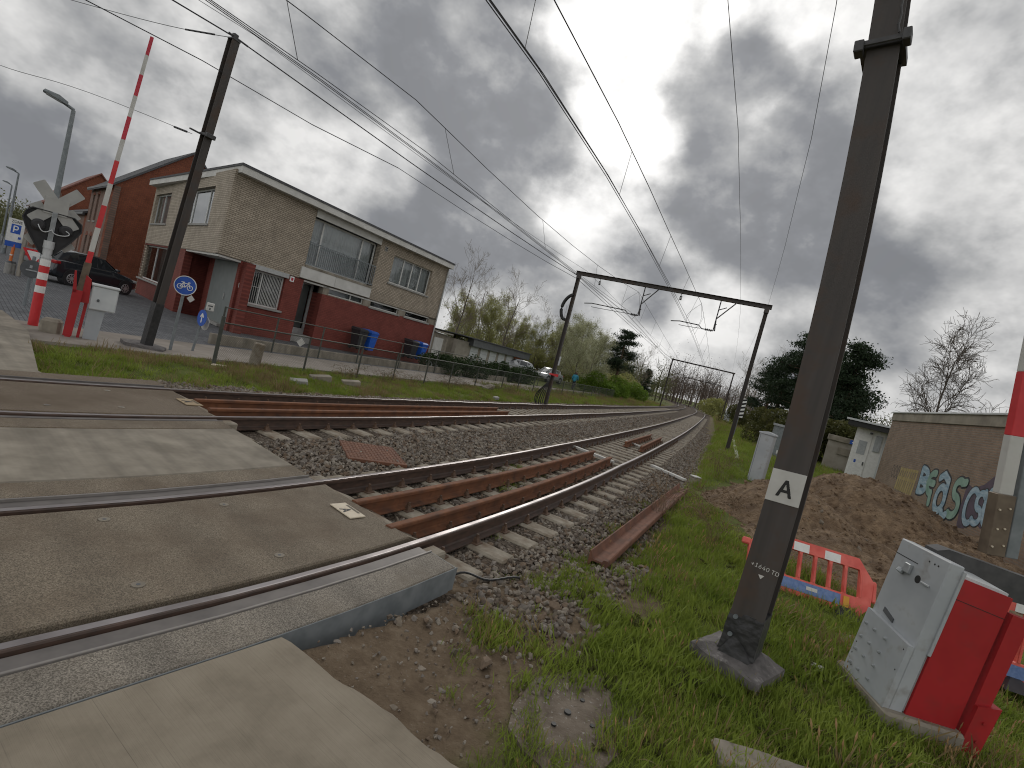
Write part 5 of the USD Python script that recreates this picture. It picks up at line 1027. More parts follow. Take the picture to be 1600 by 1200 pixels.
    t.p('number_plate', MB().box(-2.012, -1.99, -.26, .26, .56, .67), K['white']); t.p('bumper', MB().cbox(-2.05, -1.88, -.74, .74, .36, .54, .04), paint)
    t.p('sill_trim', MB().box(-.9, .9, -.895, -.86, .28, .36).box(-.9, .9, .86, .895, .28, .36), K['blackplastic'])
    return t
pr, pf = at(107, 446, -.112), at(190, 460, -.112); hd_ = atan2(pf[1] - pr[1], pf[0] - pr[0])
M = RZ(hd_); mid = (pr + pf) / 2 + M[:3, :3] @ np.array([0, .8, 0]); mid[2] = -.112
car(mid, degrees(hd_), K['carpaint'], 'black hatchback parked in front of the brick gable')
silver = pm('silver_car_paint', (.36, .37, .38), None, rough=.25, metal=.3, coat=.5)
p = far(853, 600, 56, -.1); car(p, degrees(atan2(p[1], p[0])) + 150, silver, 'white car parked beyond the hedge left of the portal post')
p = far(800, 588, 50, .0); car(p, degrees(atan2(p[1], p[0])) + 120, silver, 'silver car parked in front of the garages')
# --- concrete bits lying in the verge
for (px, py, w, l, h, r, m_, lab) in ((466, 596, .42, .28, .05, .2, 'stone', 'pale concrete tile lying flat in the verge'), (500, 594, .55, .2, .13, .5, 'concrete', 'long grey concrete trough section in the verge'), (548, 600, .5, .2, .1, .35, 'concrete', 'grey concrete duct cover right of the trough section'), (342, 573, .34, .09, .05, -.4, 'cream', 'yellowish offcut lying tilted in the grass'), (762, 609, 1.2, .3, .2, 1.05, 'concrete', 'low concrete block among the weeds near the portal'), (775, 622, .25, .16, .06, .6, 'stone', 'small pale concrete piece at the track edge')):
    p = at(px, py, -.15); M = RZ(r + .3, p) @ RX(.10) @ RY(-.12); one('concrete_piece', MB().cbox(-w / 2, w / 2, -l / 2, l / 2, -.06, h, .012, M), K[m_], lab, 'concrete piece')
exec_order.append('left')
# ================================================================== RIGHT SIDE
# --- brick building with graffiti
FB = Facade((14.81, 20.19), (14.81 - 3.6 * 1.35, 20.19 - 8.55 * 1.35)); LBb = FB.L
Bd = Thing('brick_building', 'low flat roofed brown brick building with painted graffiti behind the soil heap', 'building', (14.81, 20.19, -.1))
kbw = brickmat('brown_brick_wall', FB.t, (.26, .18, .125), (.20, .135, .095), (.21, .175, .14), .20, .062, .012, .88)
Bd.p('wall', FB.wall([(0, -.4), (LBb, -.4), (LBb, 2.98), (0, 2.98)]), kbw, world=True)
f = Facade(FB.p0 - FB.n * 7, FB.p0); kb2 = brickmat('brown_brick_end', f.t, (.26, .18, .125), (.20, .135, .095), (.21, .175, .14), .20, .062, .012, .88)
Bd.p('wall', f.wall([(0, -.4), (6.99 - .3, -.4), (6.99 - .3, 2.98), (0, 2.98)]), kb2, world=True)
Bd.p('roof_band', FB.bx(-.03, LBb + .1, 2.985, 3.27, -7, .035, .01), pm('band_concrete', (.20, .175, .13), (.28, .25, .195), 2, 6, .85, c3=(.15, .13, .10), scale3=1.1), world=True)
Bd.p('coping', FB.bx(-.06, LBb + .1, 3.272, 3.33, -7.05, .07, .01), K['palegrey'], world=True)
def paint(th, F, shape, o, mat, name, under): th.p(name, MB().poly(shape, o, o + .0015, F.M), mat, under=under, world=True)
gf_b, gf_g, gf_k, gf_p, gf_y = pm('graffiti_blue', (.16, .27, .36), (.36, .46, .52), 3, 4, .7, stretch=(1, 1, 4)), pm('graffiti_green', (.13, .24, .19), (.24, .36, .30), 3, 4, .7), pm('graffiti_black', (.015, .015, .02), None, rough=.7), pm('graffiti_purple', (.05, .035, .055), (.08, .05, .08), 6, 4, .7), pm('graffiti_yellow', (.25, .19, .07), (.36, .28, .11), 7, 4, .8, stretch=(1, 1, .3))
gr_ = Bd.path + '/wall'
ls_ = lambda P, w: LineString(P).buffer(w, 6)
def arc(cx, cy, rx, ry, a0, a1, n=14): return [(cx + rx * cos(q), cy + ry * sin(q)) for q in np.linspace(radians(a0), radians(a1), n)]
let = [  # (strokes, fill)
    ([[(4.75, .85), (4.72, 1.52)], arc(4.75, 1.36, .48, .17, 95, -90), arc(4.78, 1.0, .52, .17, 90, -95)], gf_b),
    ([[(5.75, 1.50)] + arc(5.75, 1.2, .36, .30, 80, 280) , [(5.45, 1.2), (5.85, 1.2)], [(5.78, .92), (5.86, .62)]], gf_g),
    ([arc(6.55, .86, .30, .34, 0, 350, 20), [(6.86, .80), (6.80, 1.4), (6.45, 1.55), (6.2, 1.42)]], gf_b),
    ([[(7.85, 1.50)] + arc(7.55, 1.28, .26, .22, 60, 250) + arc(7.45, .82, .32, .26, 80, -120)], gf_g),
    ([[(7.2, .52), (7.02, .42), (6.9, .55)]], gf_b)]
allw = unary_union([ls_(P, .155) for st_, _ in let for P in st_]); paint(Bd, FB, allw, .001, gf_k, 'graffiti_outline', gr_)
for k, (st_, m_) in enumerate(let): paint(Bd, FB, unary_union([ls_(P, .105) for P in st_]), .0035 + .0022 * k, m_, 'graffiti_letter', gr_)
paint(Bd, FB, Polygon([(7.95, 1.45), (8.3, 1.38), (8.8, 1.55), (9.5, 2.05), (9.6, 1.0), (9.2, .62), (8.8, .72), (8.4, .45), (8.05, .4), (7.95, .8)]).buffer(.04), .001, gf_p, 'graffiti_backdrop', gr_)
for k, P in enumerate((arc(8.45, .98, .30, .42, 60, 300), [(8.98, 1.42)] + arc(8.86, 1.18, .2, .2, 40, 260) + arc(8.82, .82, .22, .18, 80, -140), arc(9.35, 1.12, .26, .42, 70, 290))):
    paint(Bd, FB, ls_(P, .11), .0035, gf_k, 'graffiti_outline', gr_); paint(Bd, FB, ls_(P, .08), .006, gf_b, 'graffiti_letter', gr_)
yl = [[(2.6 + .2 * k + .07 * (j % 2), .62 + .0 * j), (2.72 + .2 * k, 1.34 + .05 * sin(k * 3))] for k in range(9) for j in range(2)]
paint(Bd, FB, unary_union([ls_(P, .045) for P in yl] + [ls_([(2.6, 1.0), (4.3, 1.05)], .05), ls_([(2.7, 1.3), (4.35, 1.38)], .045)]), .001, gf_y, 'graffiti_scribble', gr_)
paint(Bd, FB, unary_union([ls_(arc(1.9 + .3 * k, 1.15, .1, .22, 0, 330), .014) for k in range(3)]), .001, gf_k, 'graffiti_scribble', gr_)
# --- white equipment kiosk and beige kiosk
a, b = at(1313, 750, .0)[:2], at(1345, 760, .0)[:2]; dirv = np.array([.80, -.60]); a = np.array([15.2, 22.6]); FK1 = Facade(a, a + dirv * 1.05); FK2 = Facade(a + dirv * 1.05, a + dirv * 1.05 + np.array([.60, .80]) * 0 + np.array([.52, -.854]) * 1.75)
Kk = Thing('equipment_kiosk', 'white equipment kiosk with a narrow door and grey hatch beside the brick building', 'kiosk', (*a, -.1))
Kk.p('front_wall', FK1.wall([(0, -.3), (FK1.L - .002, -.3), (FK1.L - .002, 2.5), (0, 2.5)], th=.2), K['white'], world=True); Kk.p('side_wall', FK2.wall([(0, -.3), (FK2.L, -.3), (FK2.L, 2.5), (0, 2.5)], th=.2), K['palegrey'], world=True)
d = Kk.p('door', FK1.bx(.08, .62, -.1, 2.25, 0, .03, .006), K['white'], world=True); Kk.p('louvre', FK1.bx(.2, .5, 1.35, 1.95, .03, .04), K['galv'], under=d, world=True); Kk.p('handle', FK1.bx(.52, .57, .9, 1.05, .03, .06), K['darkgrey'], under=d, world=True); Kk.p('sticker', FK1.bx(.2, .28, .95, 1.08, .031, .034), K['blue'], under=d, world=True)
Kk.p('wall_box', FK1.bx(.74, .98, 1.6, 2.3, 0, .05, .006), K['galv'], world=True); Kk.p('lamp', FK1.bx(.5, .6, 2.3, 2.38, 0, .1, .01), K['darkgrey'], world=True)
h = Kk.p('hatch', FK2.bx(.5, 1.4, .55, 1.65, 0, .03, .01), K['cabgrey'], world=True); Kk.p('meter_window', FK2.bx(.95, 1.12, 1.2, 1.5, .03, .04), K['black'], under=h, world=True)
rk = Polygon([tuple(FK1.at(-.45, .35, 0)[:2]), tuple(FK1.at(FK1.L, .35, 0)[:2] + FK2.n * .3), tuple(FK2.at(FK2.L + .4, .4, 0)[:2]), tuple(FK2.at(FK2.L + .4, -2.5, 0)[:2]), tuple(FK1.at(-.45, -2, 0)[:2])]).convex_hull
Kk.p('roof', MB().poly(rk, 2.72, 2.80), K['palegrey'], world=True); Kk.p('roof_fascia', MB().poly(rk.buffer(-.08), 2.5, 2.72), K['black'], world=True)
a = np.array(at(1281, 736, -.02)[:2]); FKc = Facade(a, a + np.array([.86, -.50]) * 1.45)
t = Thing('cable_kiosk', 'low beige concrete kiosk with a small blue sign left of the white kiosk', 'kiosk', (*a, -.1)); t.p('body', FKc.wall([(0, -.2), (FKc.L, -.2), (FKc.L, 1.62), (0, 1.62)], th=1.0), pm('beige_render', (.27, .24, .20), (.34, .31, .265), 3, 5, .85), world=True)
t.p('roof', FKc.bx(-.06, FKc.L + .06, 1.63, 1.90, -1.05, .06, .02), K['concrete'], world=True); d = t.p('sign', FKc.bx(.85, 1.25, 1.66, 1.86, .06, .075), K['blue'], world=True); t.p('symbol', FKc.bx(.93, 1.17, 1.74, 1.78, .0755, .077), K['white'], under=d, world=True); t.p('vent', FKc.bx(.45, 1.0, 1.02, 1.38, 0, .05, .01), K['concrete'], world=True)
# --- round steel cabinet, slim locker, striped board
p = far(1220, 712, 27.5, .12); t = Thing('steel_cabinet', 'wide dull grey steel cabinet with flat lid standing on the grass', 'cabinet', p, facing(p))
ar = [(.62 * cos(q), .5 * sin(q)) for q in np.linspace(0, 2 * pi, 14, endpoint=False)]
t.p('body', MB().poly(Polygon(ar), -.1, 1.52), K['galvdull']); t.p('lid', MB().poly(Polygon(ar).buffer(.05), 1.52, 1.62), K['galv']); t.p('base', MB().poly(Polygon(ar).buffer(.06), -.2, .1), K['concrete']); t.p('door', MB().cbox(-.12, .35, -.53, -.47, .1, 1.48, .01), K['stone'])
for x in (-.5, -.2): t.p('label_plate', MB().box(x - .03, x + .03, -.49, -.485 + .02, .25, .42), K['white'])
t.p('signal_lamp', MB().tube([(.30, 0, 1.62), (.30, 0, 1.72)], .05, 8).tube([(.30, 0, 1.72), (.30, 0, 1.95), (.3, 0, 2.0)], [.11, .11, .05], 10), K['cream'])
p = at(1178, 757, -.02); t = Thing('cable_cabinet', 'slim tall pale grey cable cabinet leaning slightly on the grass', 'cabinet', p, facing(p, -14))
t.p('body', MB().cbox(-.19, .19, -.12, .16, -.15, 1.42, .02).hull([(-.21, -.14, 1.42), (.21, -.14, 1.42), (.21, .18, 1.42), (-.21, .18, 1.42), (-.20, -.13, 1.46), (.0, -.13, 1.50), (.20, -.13, 1.46), (-.2, .17, 1.46), (0, .17, 1.5), (.2, .17, 1.46)]), K['cabgrey']); t.p('door_seam', MB().box(-.155, -.148, -.123, -.119, .05, 1.38), K['darkgrey'])
t.p('foot', MB().cbox(-.34, .1, -.16, .2, -.2, .06, .02), K['palegrey'])
p = far(1148, 672, 36, .1); t = Thing('striped_board', 'black and white diagonally striped board on a thin post behind the portal post', 'sign', p, facing(p, -15)); t.p('post', MB().tube([(0, .03, -.3), (0, .03, 2.6)], .03, 8), K['galvdull'])
bd = t.p('board', MB().box(-.24, .24, -.012, 0, 1.4, 2.65), K['white'])
for k in range(5):
    z = 1.36 + .25 * k; P = Polygon([(-.24, z), (-.24, z + .125), (.24, z + .30), (.24, z + .175)]).intersection(sbox(-.24, 1.4, .24, 2.65)); t.p('stripe', MB().poly(P, .0125, .014, UPRIGHT), K['black'], under=bd)
p = T3(68, 3.4, .1); one('relay_box', MB().cbox(-.35, .35, -.25, .25, -.2, 1.5, .04, RZ(-hd(68), p)), K['cabgrey'], 'small grey box beside the right post of the second portal', 'cabinet')
a, b = T3(18, 3.2, .21), T3(40, 3.4, .2); u = (b - a) / np.linalg.norm(b - a); one('duct_edge', MB().cbox(0, 22, -.06, .06, -.02, .05, .01, frame(a, u, np.cross((0, 0, 1), u))), K['offwhite'], 'long thin pale duct edge running through the grass to the second portal', 'duct')
# --- soil heap
mx, my = np.meshgrid(np.arange(2.8, 14.5, .055), np.arange(4.5, 17.5, .055)); shp = mx.shape
def soilz(x, y):
    g = lambda cx, cy, a, sx, sy, r=0: a * np.exp(-((((x - cx) * cos(r) + (y - cy) * sin(r)) / sx) ** 2 + ((-(x - cx) * sin(r) + (y - cy) * cos(r)) / sy) ** 2))
    z = np.maximum.reduce([g(8.1, 11.1, 1.30, 1.7, 1.8), g(10.0, 12.4, .80, 1.5, 1.4), g(6.0, 10.0, .98, 1.15, 1.4), g(6.4, 8.2, .55, 1.8, 1.4), g(8.6, 9.0, .75, 1.9, 1.4), g(10.8, 11.2, .5, 1.3, 1.1)])
    n = meshkit.fbm(np.stack([x * .9, y * .9, 0 * x], -1), 5, 21) - .5; n2 = meshkit.fbm(np.stack([x * 2.6, y * 2.6, 0 * x], -1), 4, 8) - .5; n3 = meshkit.fbm(np.stack([x * 9, y * 9, 0 * x], -1), 3, 14)
    return z + n * .5 * np.clip(z, 0, .8) + (np.abs(n2) * -.34 + .03) * np.clip(z * 2, 0, 1) + (n3 - .5) * .10 * np.clip(z * 3, 0, 1) - .13
sz = soilz(mx, my) + zg(mx.ravel(), my.ravel()).reshape(shp)
v = np.c_[mx.ravel(), my.ravel(), sz.ravel()]; q = shp[1]; i, j = np.meshgrid(np.arange(shp[0] - 1), np.arange(q - 1), indexing='ij'); a_ = (i * q + j).ravel(); f4 = np.c_[a_, a_ + 1, a_ + q + 1, a_ + q]
keep = (soilz(mx, my).ravel()[f4].max(1) > -.07); fk = quads(f4[keep]); uq, inv = np.unique(fk, return_inverse=True); one('soil_heap', (v[uq], inv.reshape(-1, 3)), K['soil'], 'big heap of freshly dug brown soil behind the plastic barrier', None, 'structure', smooth=True)
r_ = np.random.default_rng(12); CN = 9000; CX, CY = r_.uniform(3, 13.5, CN), r_.uniform(5.2, 15.5, CN); CS = soilz(CX, CY); CK = CS > -.06; CX, CY, CS = CX[CK], CY[CK], CS[CK]
CLODS = np.c_[CX, CY, CS + zg(CX, CY) + .004]
# --- plastic road barriers
def road_barrier(p, rot, label, L=1.5, hgt=.68, tilt=.35):
    t = Thing('road_barrier', label, 'barrier', p, degrees(rot)); T_ = RX(-tilt)
    out = Polygon([(0.04, .06), (.12, 0), (L - .12, 0), (L - .02, .12), (L, .40), (L - .16, hgt), (.14, hgt), (.02, .42)]).buffer(.012)
    n = 7; w0 = .10; ww = (L - .22) / n
    for k in range(n):
        x0_, x1_ = w0 + .02 + ww * k, w0 + ww * (k + 1) - .02
        out = out.difference(sbox(x0_ + .012, .20, x1_ - .012, hgt - .13).buffer(.015))
    U = T_ @ UPRIGHT
    fr_ = t.p('frame', MB().poly(out, -.025, .025, U), K['redplastic'])
    lip = MB()
    for k in range(n + 1): lip.tube([(w0 + ww * k, -.03, .2), (w0 + ww * k, -.03, hgt - .15)], .010, 5, M=T_)
    t.p('rib', lip, K['redplastic'], under=fr_, kind='stuff')
    for k in range(6):
        x0_ = .16 + (L - .34) / 6 * k; t.p('band_field', MB().poly(sbox(x0_, hgt - .115, x0_ + (L - .34) / 6, hgt - .015), .0255, .027, U), K['white'] if k % 2 == 0 else K['redplastic'], under=fr_)
    st_ = t.p('blue_band', MB().poly(sbox(.2, .045, L - .32, .165), .0255, .028, U), K['bluestrip'], under=fr_); t.p('maker_label', MB().poly(sbox(L * .5, .09, L * .5 + .12, .13), .0285, .030, U), K['offwhite'], under=fr_)
    t.p('amber_reflector', MB().poly(sbox(L - .29, .03, L - .23, .16), .0255, .034, U), K['amber'])
    t.p('hook', MB().cbox(-.07, .03, -.03, .03, .40, .48, .015, T_), K['redplastic']); t.p('hook', MB().cbox(L - .0, L + .05, -.025, .025, .18, .42, .015, T_), K['redplastic'])
    for x in (.28, L - .27): t.p('foot', MB().hull([(x - .16, -.2, -.03), (x + .16, -.2, -.03), (x + .16, .22, -.03), (x - .16, .22, -.03), (x - .05, -.05, .05), (x + .05, -.05, .05), (x + .05, .08, .05), (x - .05, .08, .05)]), K['blackplastic'])
    return t
pa, pb = at(1158, 908, -.16), at(1356, 974, -.16); BPA, BPB = pa, pb; ang = atan2(pb[1] - pa[1], pb[0] - pa[0]); LL = float(np.linalg.norm(pb - pa))
road_barrier(pa + [0, 0, .05], ang, 'red plastic road barrier with white and blue bands in front of the soil heap', L=LL, hgt=.62, tilt=.45)
pa = at(1535, 1055, -.1) + [0.05, .1, 0]; road_barrier(pa, -.25, 'red plastic road barrier half hidden behind the barrier machine at the edge', L=1.5, hgt=.78, tilt=.1)
# --- barrier machine, near right
P0 = np.array([3.20, 3.56, -.015]); rotz = -6.0
Mc = Thing('level_crossing_barrier', 'near barrier machine: leaning grey and red cabinet with raised boom at right', 'barrier', P0, rotz)
TL = RY(radians(5.5)) @ np.diag([.92, .93, .94, 1.])
Mc.p('front_box', MB().cbox(-.02, .085, 0, .58, 0, 1.22, .008, TL), K['cabgrey'])
Mc.p('body', MB().hull([(.09, .012, .03), (.44, .012, .03), (.44, .55, .03), (.09, .55, .03), (.09, .012, 1.16), (.44, .012, 1.15), (.09, .55, 1.18), (.44, .55, 1.17)], TL), K['palegrey'])
sp_ = Mc.p('side_panel', MB().hull([(.095, -.012, -.03), (.46, -.012, -.03), (.46, .010, -.03), (.095, .010, -.03), (.095, -.012, 1.14), (.46, -.012, 1.13), (.46, .010, 1.13), (.095, .010, 1.14)], TL), K['redpanel'])
Mc.p('panel_seam', MB().hull([(.095, -.0135, .98), (.46, -.0135, .968), (.46, -.0135, .963), (.095, -.0135, .975), (.095, -.012, .98), (.46, -.012, .968)], TL), K['black'], under=sp_)
Mc.p('corner_post', MB().cbox(.075, .10, -.016, .01, .5, 1.19, .004, TL), K['cabgrey'])
cpn = Mc.p('cover_plate', MB().poly(Polygon([(.0, .0), (.56, .0), (.56, .56), (.0, .52)]), -.0, .045, TL @ frame((-.022, 0, 0), (0, 1, 0), (0, 0, 1), (-1, 0, 0))), K['cabgrey'])
for y in (.1, .24, .38, .5):
    for z in (.08, .20, .32, .44):
        if (int(y * 50) + int(z * 50)) % 3 == 0: continue
        Mc.p('bolt', MB().tube([(-.067, y, z), (-.088, y, z)], [.015, .008], 6, M=TL), K['galv'], under=cpn)
for y, z in ((.03, .47), (.03, .3), (.53, .25), (.53, .15), (.48, .06)): Mc.p('hole', MB().tube([(-.0675, y, z), (-.0665, y, z)], .007, 6, M=TL), K['black'], under=cpn)
fb = Mc.path + '/front_box'
Mc.p('padlock', MB().cbox(-.05, -.02, .33, .40, .98, 1.06, .006, TL).tube([(-.05, .42, .96), (-.035, .42, .99)], .026, 10, M=TL).tube([(-.045, .40, 1.0), (-.04, .42, .97)], .008, 6, M=TL), K['galv'], under=fb)
Mc.p('key_hole', MB().tube([(-.0215, .24, .98), (-.0195, .24, .98)], .032, 16, M=TL), K['black'], under=fb); Mc.p('lever', MB().cbox(-.03, -.02, .10, .20, .968, .984, .003, TL), K['cabgrey'], under=fb)
Mc.p('lid_seam', MB().box(-.0212, -.0198, .3, .58, 1.085, 1.092, TL), K['black'], under=fb)
for y in (.1, .14, .2): Mc.p('hole', MB().tube([(-.0213, y, 1.15), (-.0195, y, 1.15)], .008, 6, M=TL), K['black'], under=fb)
Mc.p('slot', MB().hull([(-.03, .30, .60), (-.03, .44, .64), (-.03, .44, .60), (-.03, .30, .565), (-.02, .30, .60), (-.02, .44, .64), (-.02, .44, .60), (-.02, .30, .565)], TL), K['darkgrey'], under=fb)
Mc.p('pivot_hood', MB().hull([(.10, .36, 1.05), (.10, .50, 1.05), (.12, .36, 1.24), (.12, .50, 1.24), (.20, .36, 1.28), (.20, .50, 1.28), (.98, .42, 1.28), (.98, .58, 1.28), (1.12, .42, 1.08), (1.12, .58, 1.08), (.5, .36, 1.04), (.5, .52, 1.04)], TL), K['iron'])
Mc.p('counterweight_arm', MB().hull([(.50, -.03, .0), (.60, -.03, .0), (.60, .05, .0), (.50, .05, .0), (.49, -.03, 1.02), (.62, -.03, 1.02), (.62, .05, 1.02), (.49, .05, 1.02)], TL).hull([(.49, -.06, -.12), (.63, -.06, -.12), (.63, .06, -.12), (.49, .06, -.12), (.50, -.06, .30), (.66, -.06, .34), (.66, .06, .34), (.50, .06, .30)], TL), K['redpanel'])
for z in (.05, .2): Mc.p('bolt', MB().tube([(.58, -.06, z), (.58, -.07, z)], .012, 8, M=TL), K['redpanel'])
lb = np.array([.71, .50, 1.23]); tb = lb + np.array([-.09 * 4.2, .05, 4.2]); axb = (tb - lb) / np.linalg.norm(tb - lb)
MBo = frame(lb, np.cross((0, 1, 0), axb), np.cross(axb, np.cross((0, 1, 0), axb)), axb)
def bo(name, z0, z1, w, d, mat, off=0): Mc.p(name, MB().cbox(off - w / 2, off + w / 2, -d / 2, d / 2, z0, z1, .004, MBo), mat)
bo('boom_bracket', -.02, .46, .13, .10, K['brass']); 
zz = [.46, .92, 1.42, 1.9, 2.4, 2.9, 3.4, 4.2]
for k in range(7): bo('boom_stripe', zz[k], zz[k + 1], .10, .07, K['offwhite'] if k % 2 == 0 else K['red'])
bo('boom_bracket', -.02, 1.9, .09, .06, K['galvdull'], .13)
for x, z in ((-.042, .05), (-.03, .19), (.02, .20), (-.04, .34), (.03, .36), (.035, .07)):
    if True: Mc.p('bolt', MB().tube([(x, -.05, z), (x, -.06, z)], .008, 6, M=MBo), K['amber' if False else 'cream'])
# plinth and kerbs
pl_p = P0 + RZ(radians(rotz))[:3, :3] @ np.array([.2, .26, 0]); Mp = RZ(radians(rotz), (pl_p[0], pl_p[1], P0[2]))
one('plinth', MB().cbox(-.27, .27, -.33, .36, -.3, .012, .02, Mp), K['concrete'], 'worn concrete plinth under the near barrier machine', 'plinth')
def kerb(a, b, w, zt, label, mat='concrete', name='kerb_stone'):
    a, b = np.array(a, float), np.array(b, float); u = b - a; L = np.linalg.norm(u); u /= L
    m_ = trimesh.Trimesh(*MB().cbox(0, L, -w / 2, w / 2, -.25, 0, .02).get()).subdivide_to_size(.05); m_.merge_vertices(); m_.vertices += (meshkit.fbm(m_.vertices * 14 + a[0] * 3, 3, 2)[:, None] - .5) * .025
    m_.apply_transform(frame(a + [0, 0, zt], u, np.cross((0, 0, 1), u))); one(name, m_, K[mat], label, 'kerb', smooth=30)
kerb(at(1303, 1000, -.10), at(1360, 1010, -.10), .28, .02, 'worn concrete block left of the barrier machine, the upper of two'); kerb(at(1316, 1050, -.12), at(1378, 1118, -.12), .22, .0, 'mossy concrete block left of the barrier machine, the lower of two', 'sleeper')
kerb(at(1118, 1172, -.04), at(1300, 1232, -.04), .20, .02, 'pale concrete edge slab at the bottom of the picture')
a_, b_, c_ = at(712, 897, -.16), at(760, 906, -.15), at(812, 903, -.16); one('hose', MB().tube(smooth_pts([a_, (a_ + b_) / 2 + [0, .01, .02], b_, (b_ + c_) / 2 + [0, -.01, .01], c_]), .010, 8), K['black'], 'short dark hose lying on the stones beside the end of the crossing deck', 'hose')
# old manhole cover in the turf
cp = [at(*q_, -.055)[:2] for q_ in ((812, 1098), (845, 1058), (905, 1048), (968, 1062), (992, 1100), (975, 1150), (930, 1195), (868, 1200), (828, 1165), (805, 1130))]
cpm = trimesh.creation.extrude_polygon(Polygon(cp).buffer(.03), .04, engine='earcut').subdivide_to_size(.05); cpm.merge_vertices(); cpm.vertices[:, 2] += float(zg(*np.mean(cp, 0))) - .035 + (meshkit.fbm(cpm.vertices * 11, 3, 6) - .5) * .02
t = Thing('chamber_cover', 'worn flat concrete chamber cover with small holes sunk in the turf', 'cover', (*np.mean(cp, 0), -.06)); cpp = t.p('cover', cpm, pm('old_concrete', (.115, .088, .064), (.19, .155, .12), 8, 8, .9, bump=.6, bscale=60, bdist=.01, c3=(.30, .28, .25), scale3=38, lo3=.60, hi3=.68), world=True)
for q_ in ((854, 1091), (910, 1095), (887, 1113), (865, 1132), (925, 1135)): 
    p = at(*q_, float(zg(*np.mean(cp, 0))) + .006); t.p('hole', MB().tube([p + [0, 0, -.01], p + [0, 0, .007]], .014 if q_[0] != 887 else .02, 10), K['black'], under=cpp, world=True)
p = at(1265, 1043, -.1); one('can', MB().tube([p + [0, 0, .03], p + [.07, -.06, .035]], .026, 10), K['offwhite'], 'crushed pale red drink can in the grass before the barrier machine', 'can')
exec_order.append('right')
# ================================================================== LOOSE STONES AND GRASS
def scatter(name, label, protos, mats, P, S, mat_ids, yaw_only=True, tilt=.2, cat=None, rs=0):
    r = np.random.default_rng(rs); path = uniq('/World', name); pi_ = UsdGeom.PointInstancer.Define(stage, path); rel = pi_.CreatePrototypesRel()
    for k, (pv, pf) in enumerate(protos):
        pp = f'{path}/piece' + ('' if k == 0 else f'_{k:03d}'); usdkit.mesh(stage, pp, (pv, pf), mats[k], False); rel.AddTarget(pp)
    n = len(P); pi_.CreateProtoIndicesAttr(Vt.IntArray.FromNumpy(np.asarray(mat_ids, np.int32))); pi_.CreatePositionsAttr(Vt.Vec3fArray.FromNumpy(np.asarray(P, np.float32)))
    pi_.CreateScalesAttr(Vt.Vec3fArray.FromNumpy(np.asarray(S, np.float32) if np.ndim(S) == 2 else np.repeat(np.asarray(S, np.float32)[:, None], 3, 1)))
    if yaw_only:
        a = r.uniform(0, 2 * pi, n) / 2; t1 = r.normal(0, tilt / 2, n); t2 = r.normal(0, tilt / 2, n); q = np.c_[np.cos(a), t1, t2, np.sin(a)]
    else: q = r.normal(0, 1, (n, 4))
    q /= np.linalg.norm(q, axis=1, keepdims=True); q = q.astype(np.float16)
    pi_.CreateOrientationsAttr(Vt.QuathArray([Gf.Quath(float(a), float(b), float(c), float(d)) for a, b, c, d in q]))
    meta(pi_.GetPrim(), label, cat, None, 'stuff')
def stone_proto(seed, sq=.7):
    r = np.random.default_rng(seed); p = r.normal(0, 1, (13, 3)); p /= np.linalg.norm(p, axis=1, keepdims=True); p *= r.uniform(.75, 1.1, (13, 1)) * [1, .8, sq]; h = trimesh.convex.convex_hull(p); return np.array(h.vertices), np.array(h.faces)
SC = [((.18, .145, .105)), ((.23, .19, .145)), ((.13, .10, .075)), ((.28, .24, .19)), ((.17, .12, .08)), ((.20, .17, .14))]
smat = [pm(f'ballast_stone_{"abcdef"[k]}', tuple(np.array(c) * [.78, .80, .84]), tuple(np.array(c) * [1.13, 1.15, 1.19]), 25, 4, .9, bump=.3, bscale=120, bdist=.003) for k, c in enumerate(SC)]
stones = [stone_proto(40 + k, .6 + .06 * k) for k in range(6)]
def ballast_stones():
    r = np.random.default_rng(3); P, S = [], []
    for (s0, s1, d0, d1, n, sz) in ((2.3, 6, -2.65, 2.4, 9500, .031), (6, 12, -5.9, 2.1, 16000, .032), (12, 24, -5.9, 2.2, 20000, .037), (24, 45, -5.9, 2.2, 14000, .050), (2.6, 6, -6.2, -4.9, 2600, .036), (.5, 2.9, -6.3, -5.25, 1500, .036), (.9, 2.6, 1.3, 2.7, 900, .011), (1.6, 3.0, 1.3, 2.6, 160, .026)):
        s, d = r.uniform(s0, s1, n), r.uniform(d0, d1, n); x, y = tp(s, d)
        z = zballast(s, d); zz = zg(x, y); z = np.maximum(z, zz)
        k = np.ones(n, bool)
        k &= ~((s < s_end(d) + .12) & (d > -5.3) & (d < 1.33))
        lim = np.where(s < 4.6, 2.05 + .35 * meshkit.noise(np.stack([x * 2, y * 2, 0 * x], -1)), 1.95 + .2 * meshkit.noise(np.stack([x * 3, y * 3, 0 * x], -1)))
        far_ = np.exp(-np.clip(d - lim, 0, 9) * 6); k &= r.random(n) < far_
        if s0 < 1: k &= (d < -5.3) | (r.random(n) < .6)
        for c in (0, SIX):                                  # keep the sleeper tops and rail feet clear
            fr = ((s - (2.78 if c == 0 else 3.22)) / .6) % 1.0; on = (np.abs(d - c) < 1.25) & ((fr < .24) | (fr > .76)); k &= ~on
            for sg in (-1, 1): k &= np.abs(d - c - sg * .7535) > .10
        zc_ = np.where((np.abs(d) < 1.25) | (np.abs(d - SIX) < 1.25), -.012, .008)
        P.append(np.c_[x, y, z + zc_ + r.uniform(-.012, .016, n)][k]); S.append((sz * r.lognormal(0, .26, n))[k])
    P, S = np.vstack(P), np.concatenate(S); scatter('ballast_stones', 'loose grey brown crushed stones lying along both tracks', stones, smat, P, S, r.integers(0, 6, len(P)), yaw_only=False, cat=None, rs=5)
ballast_stones()
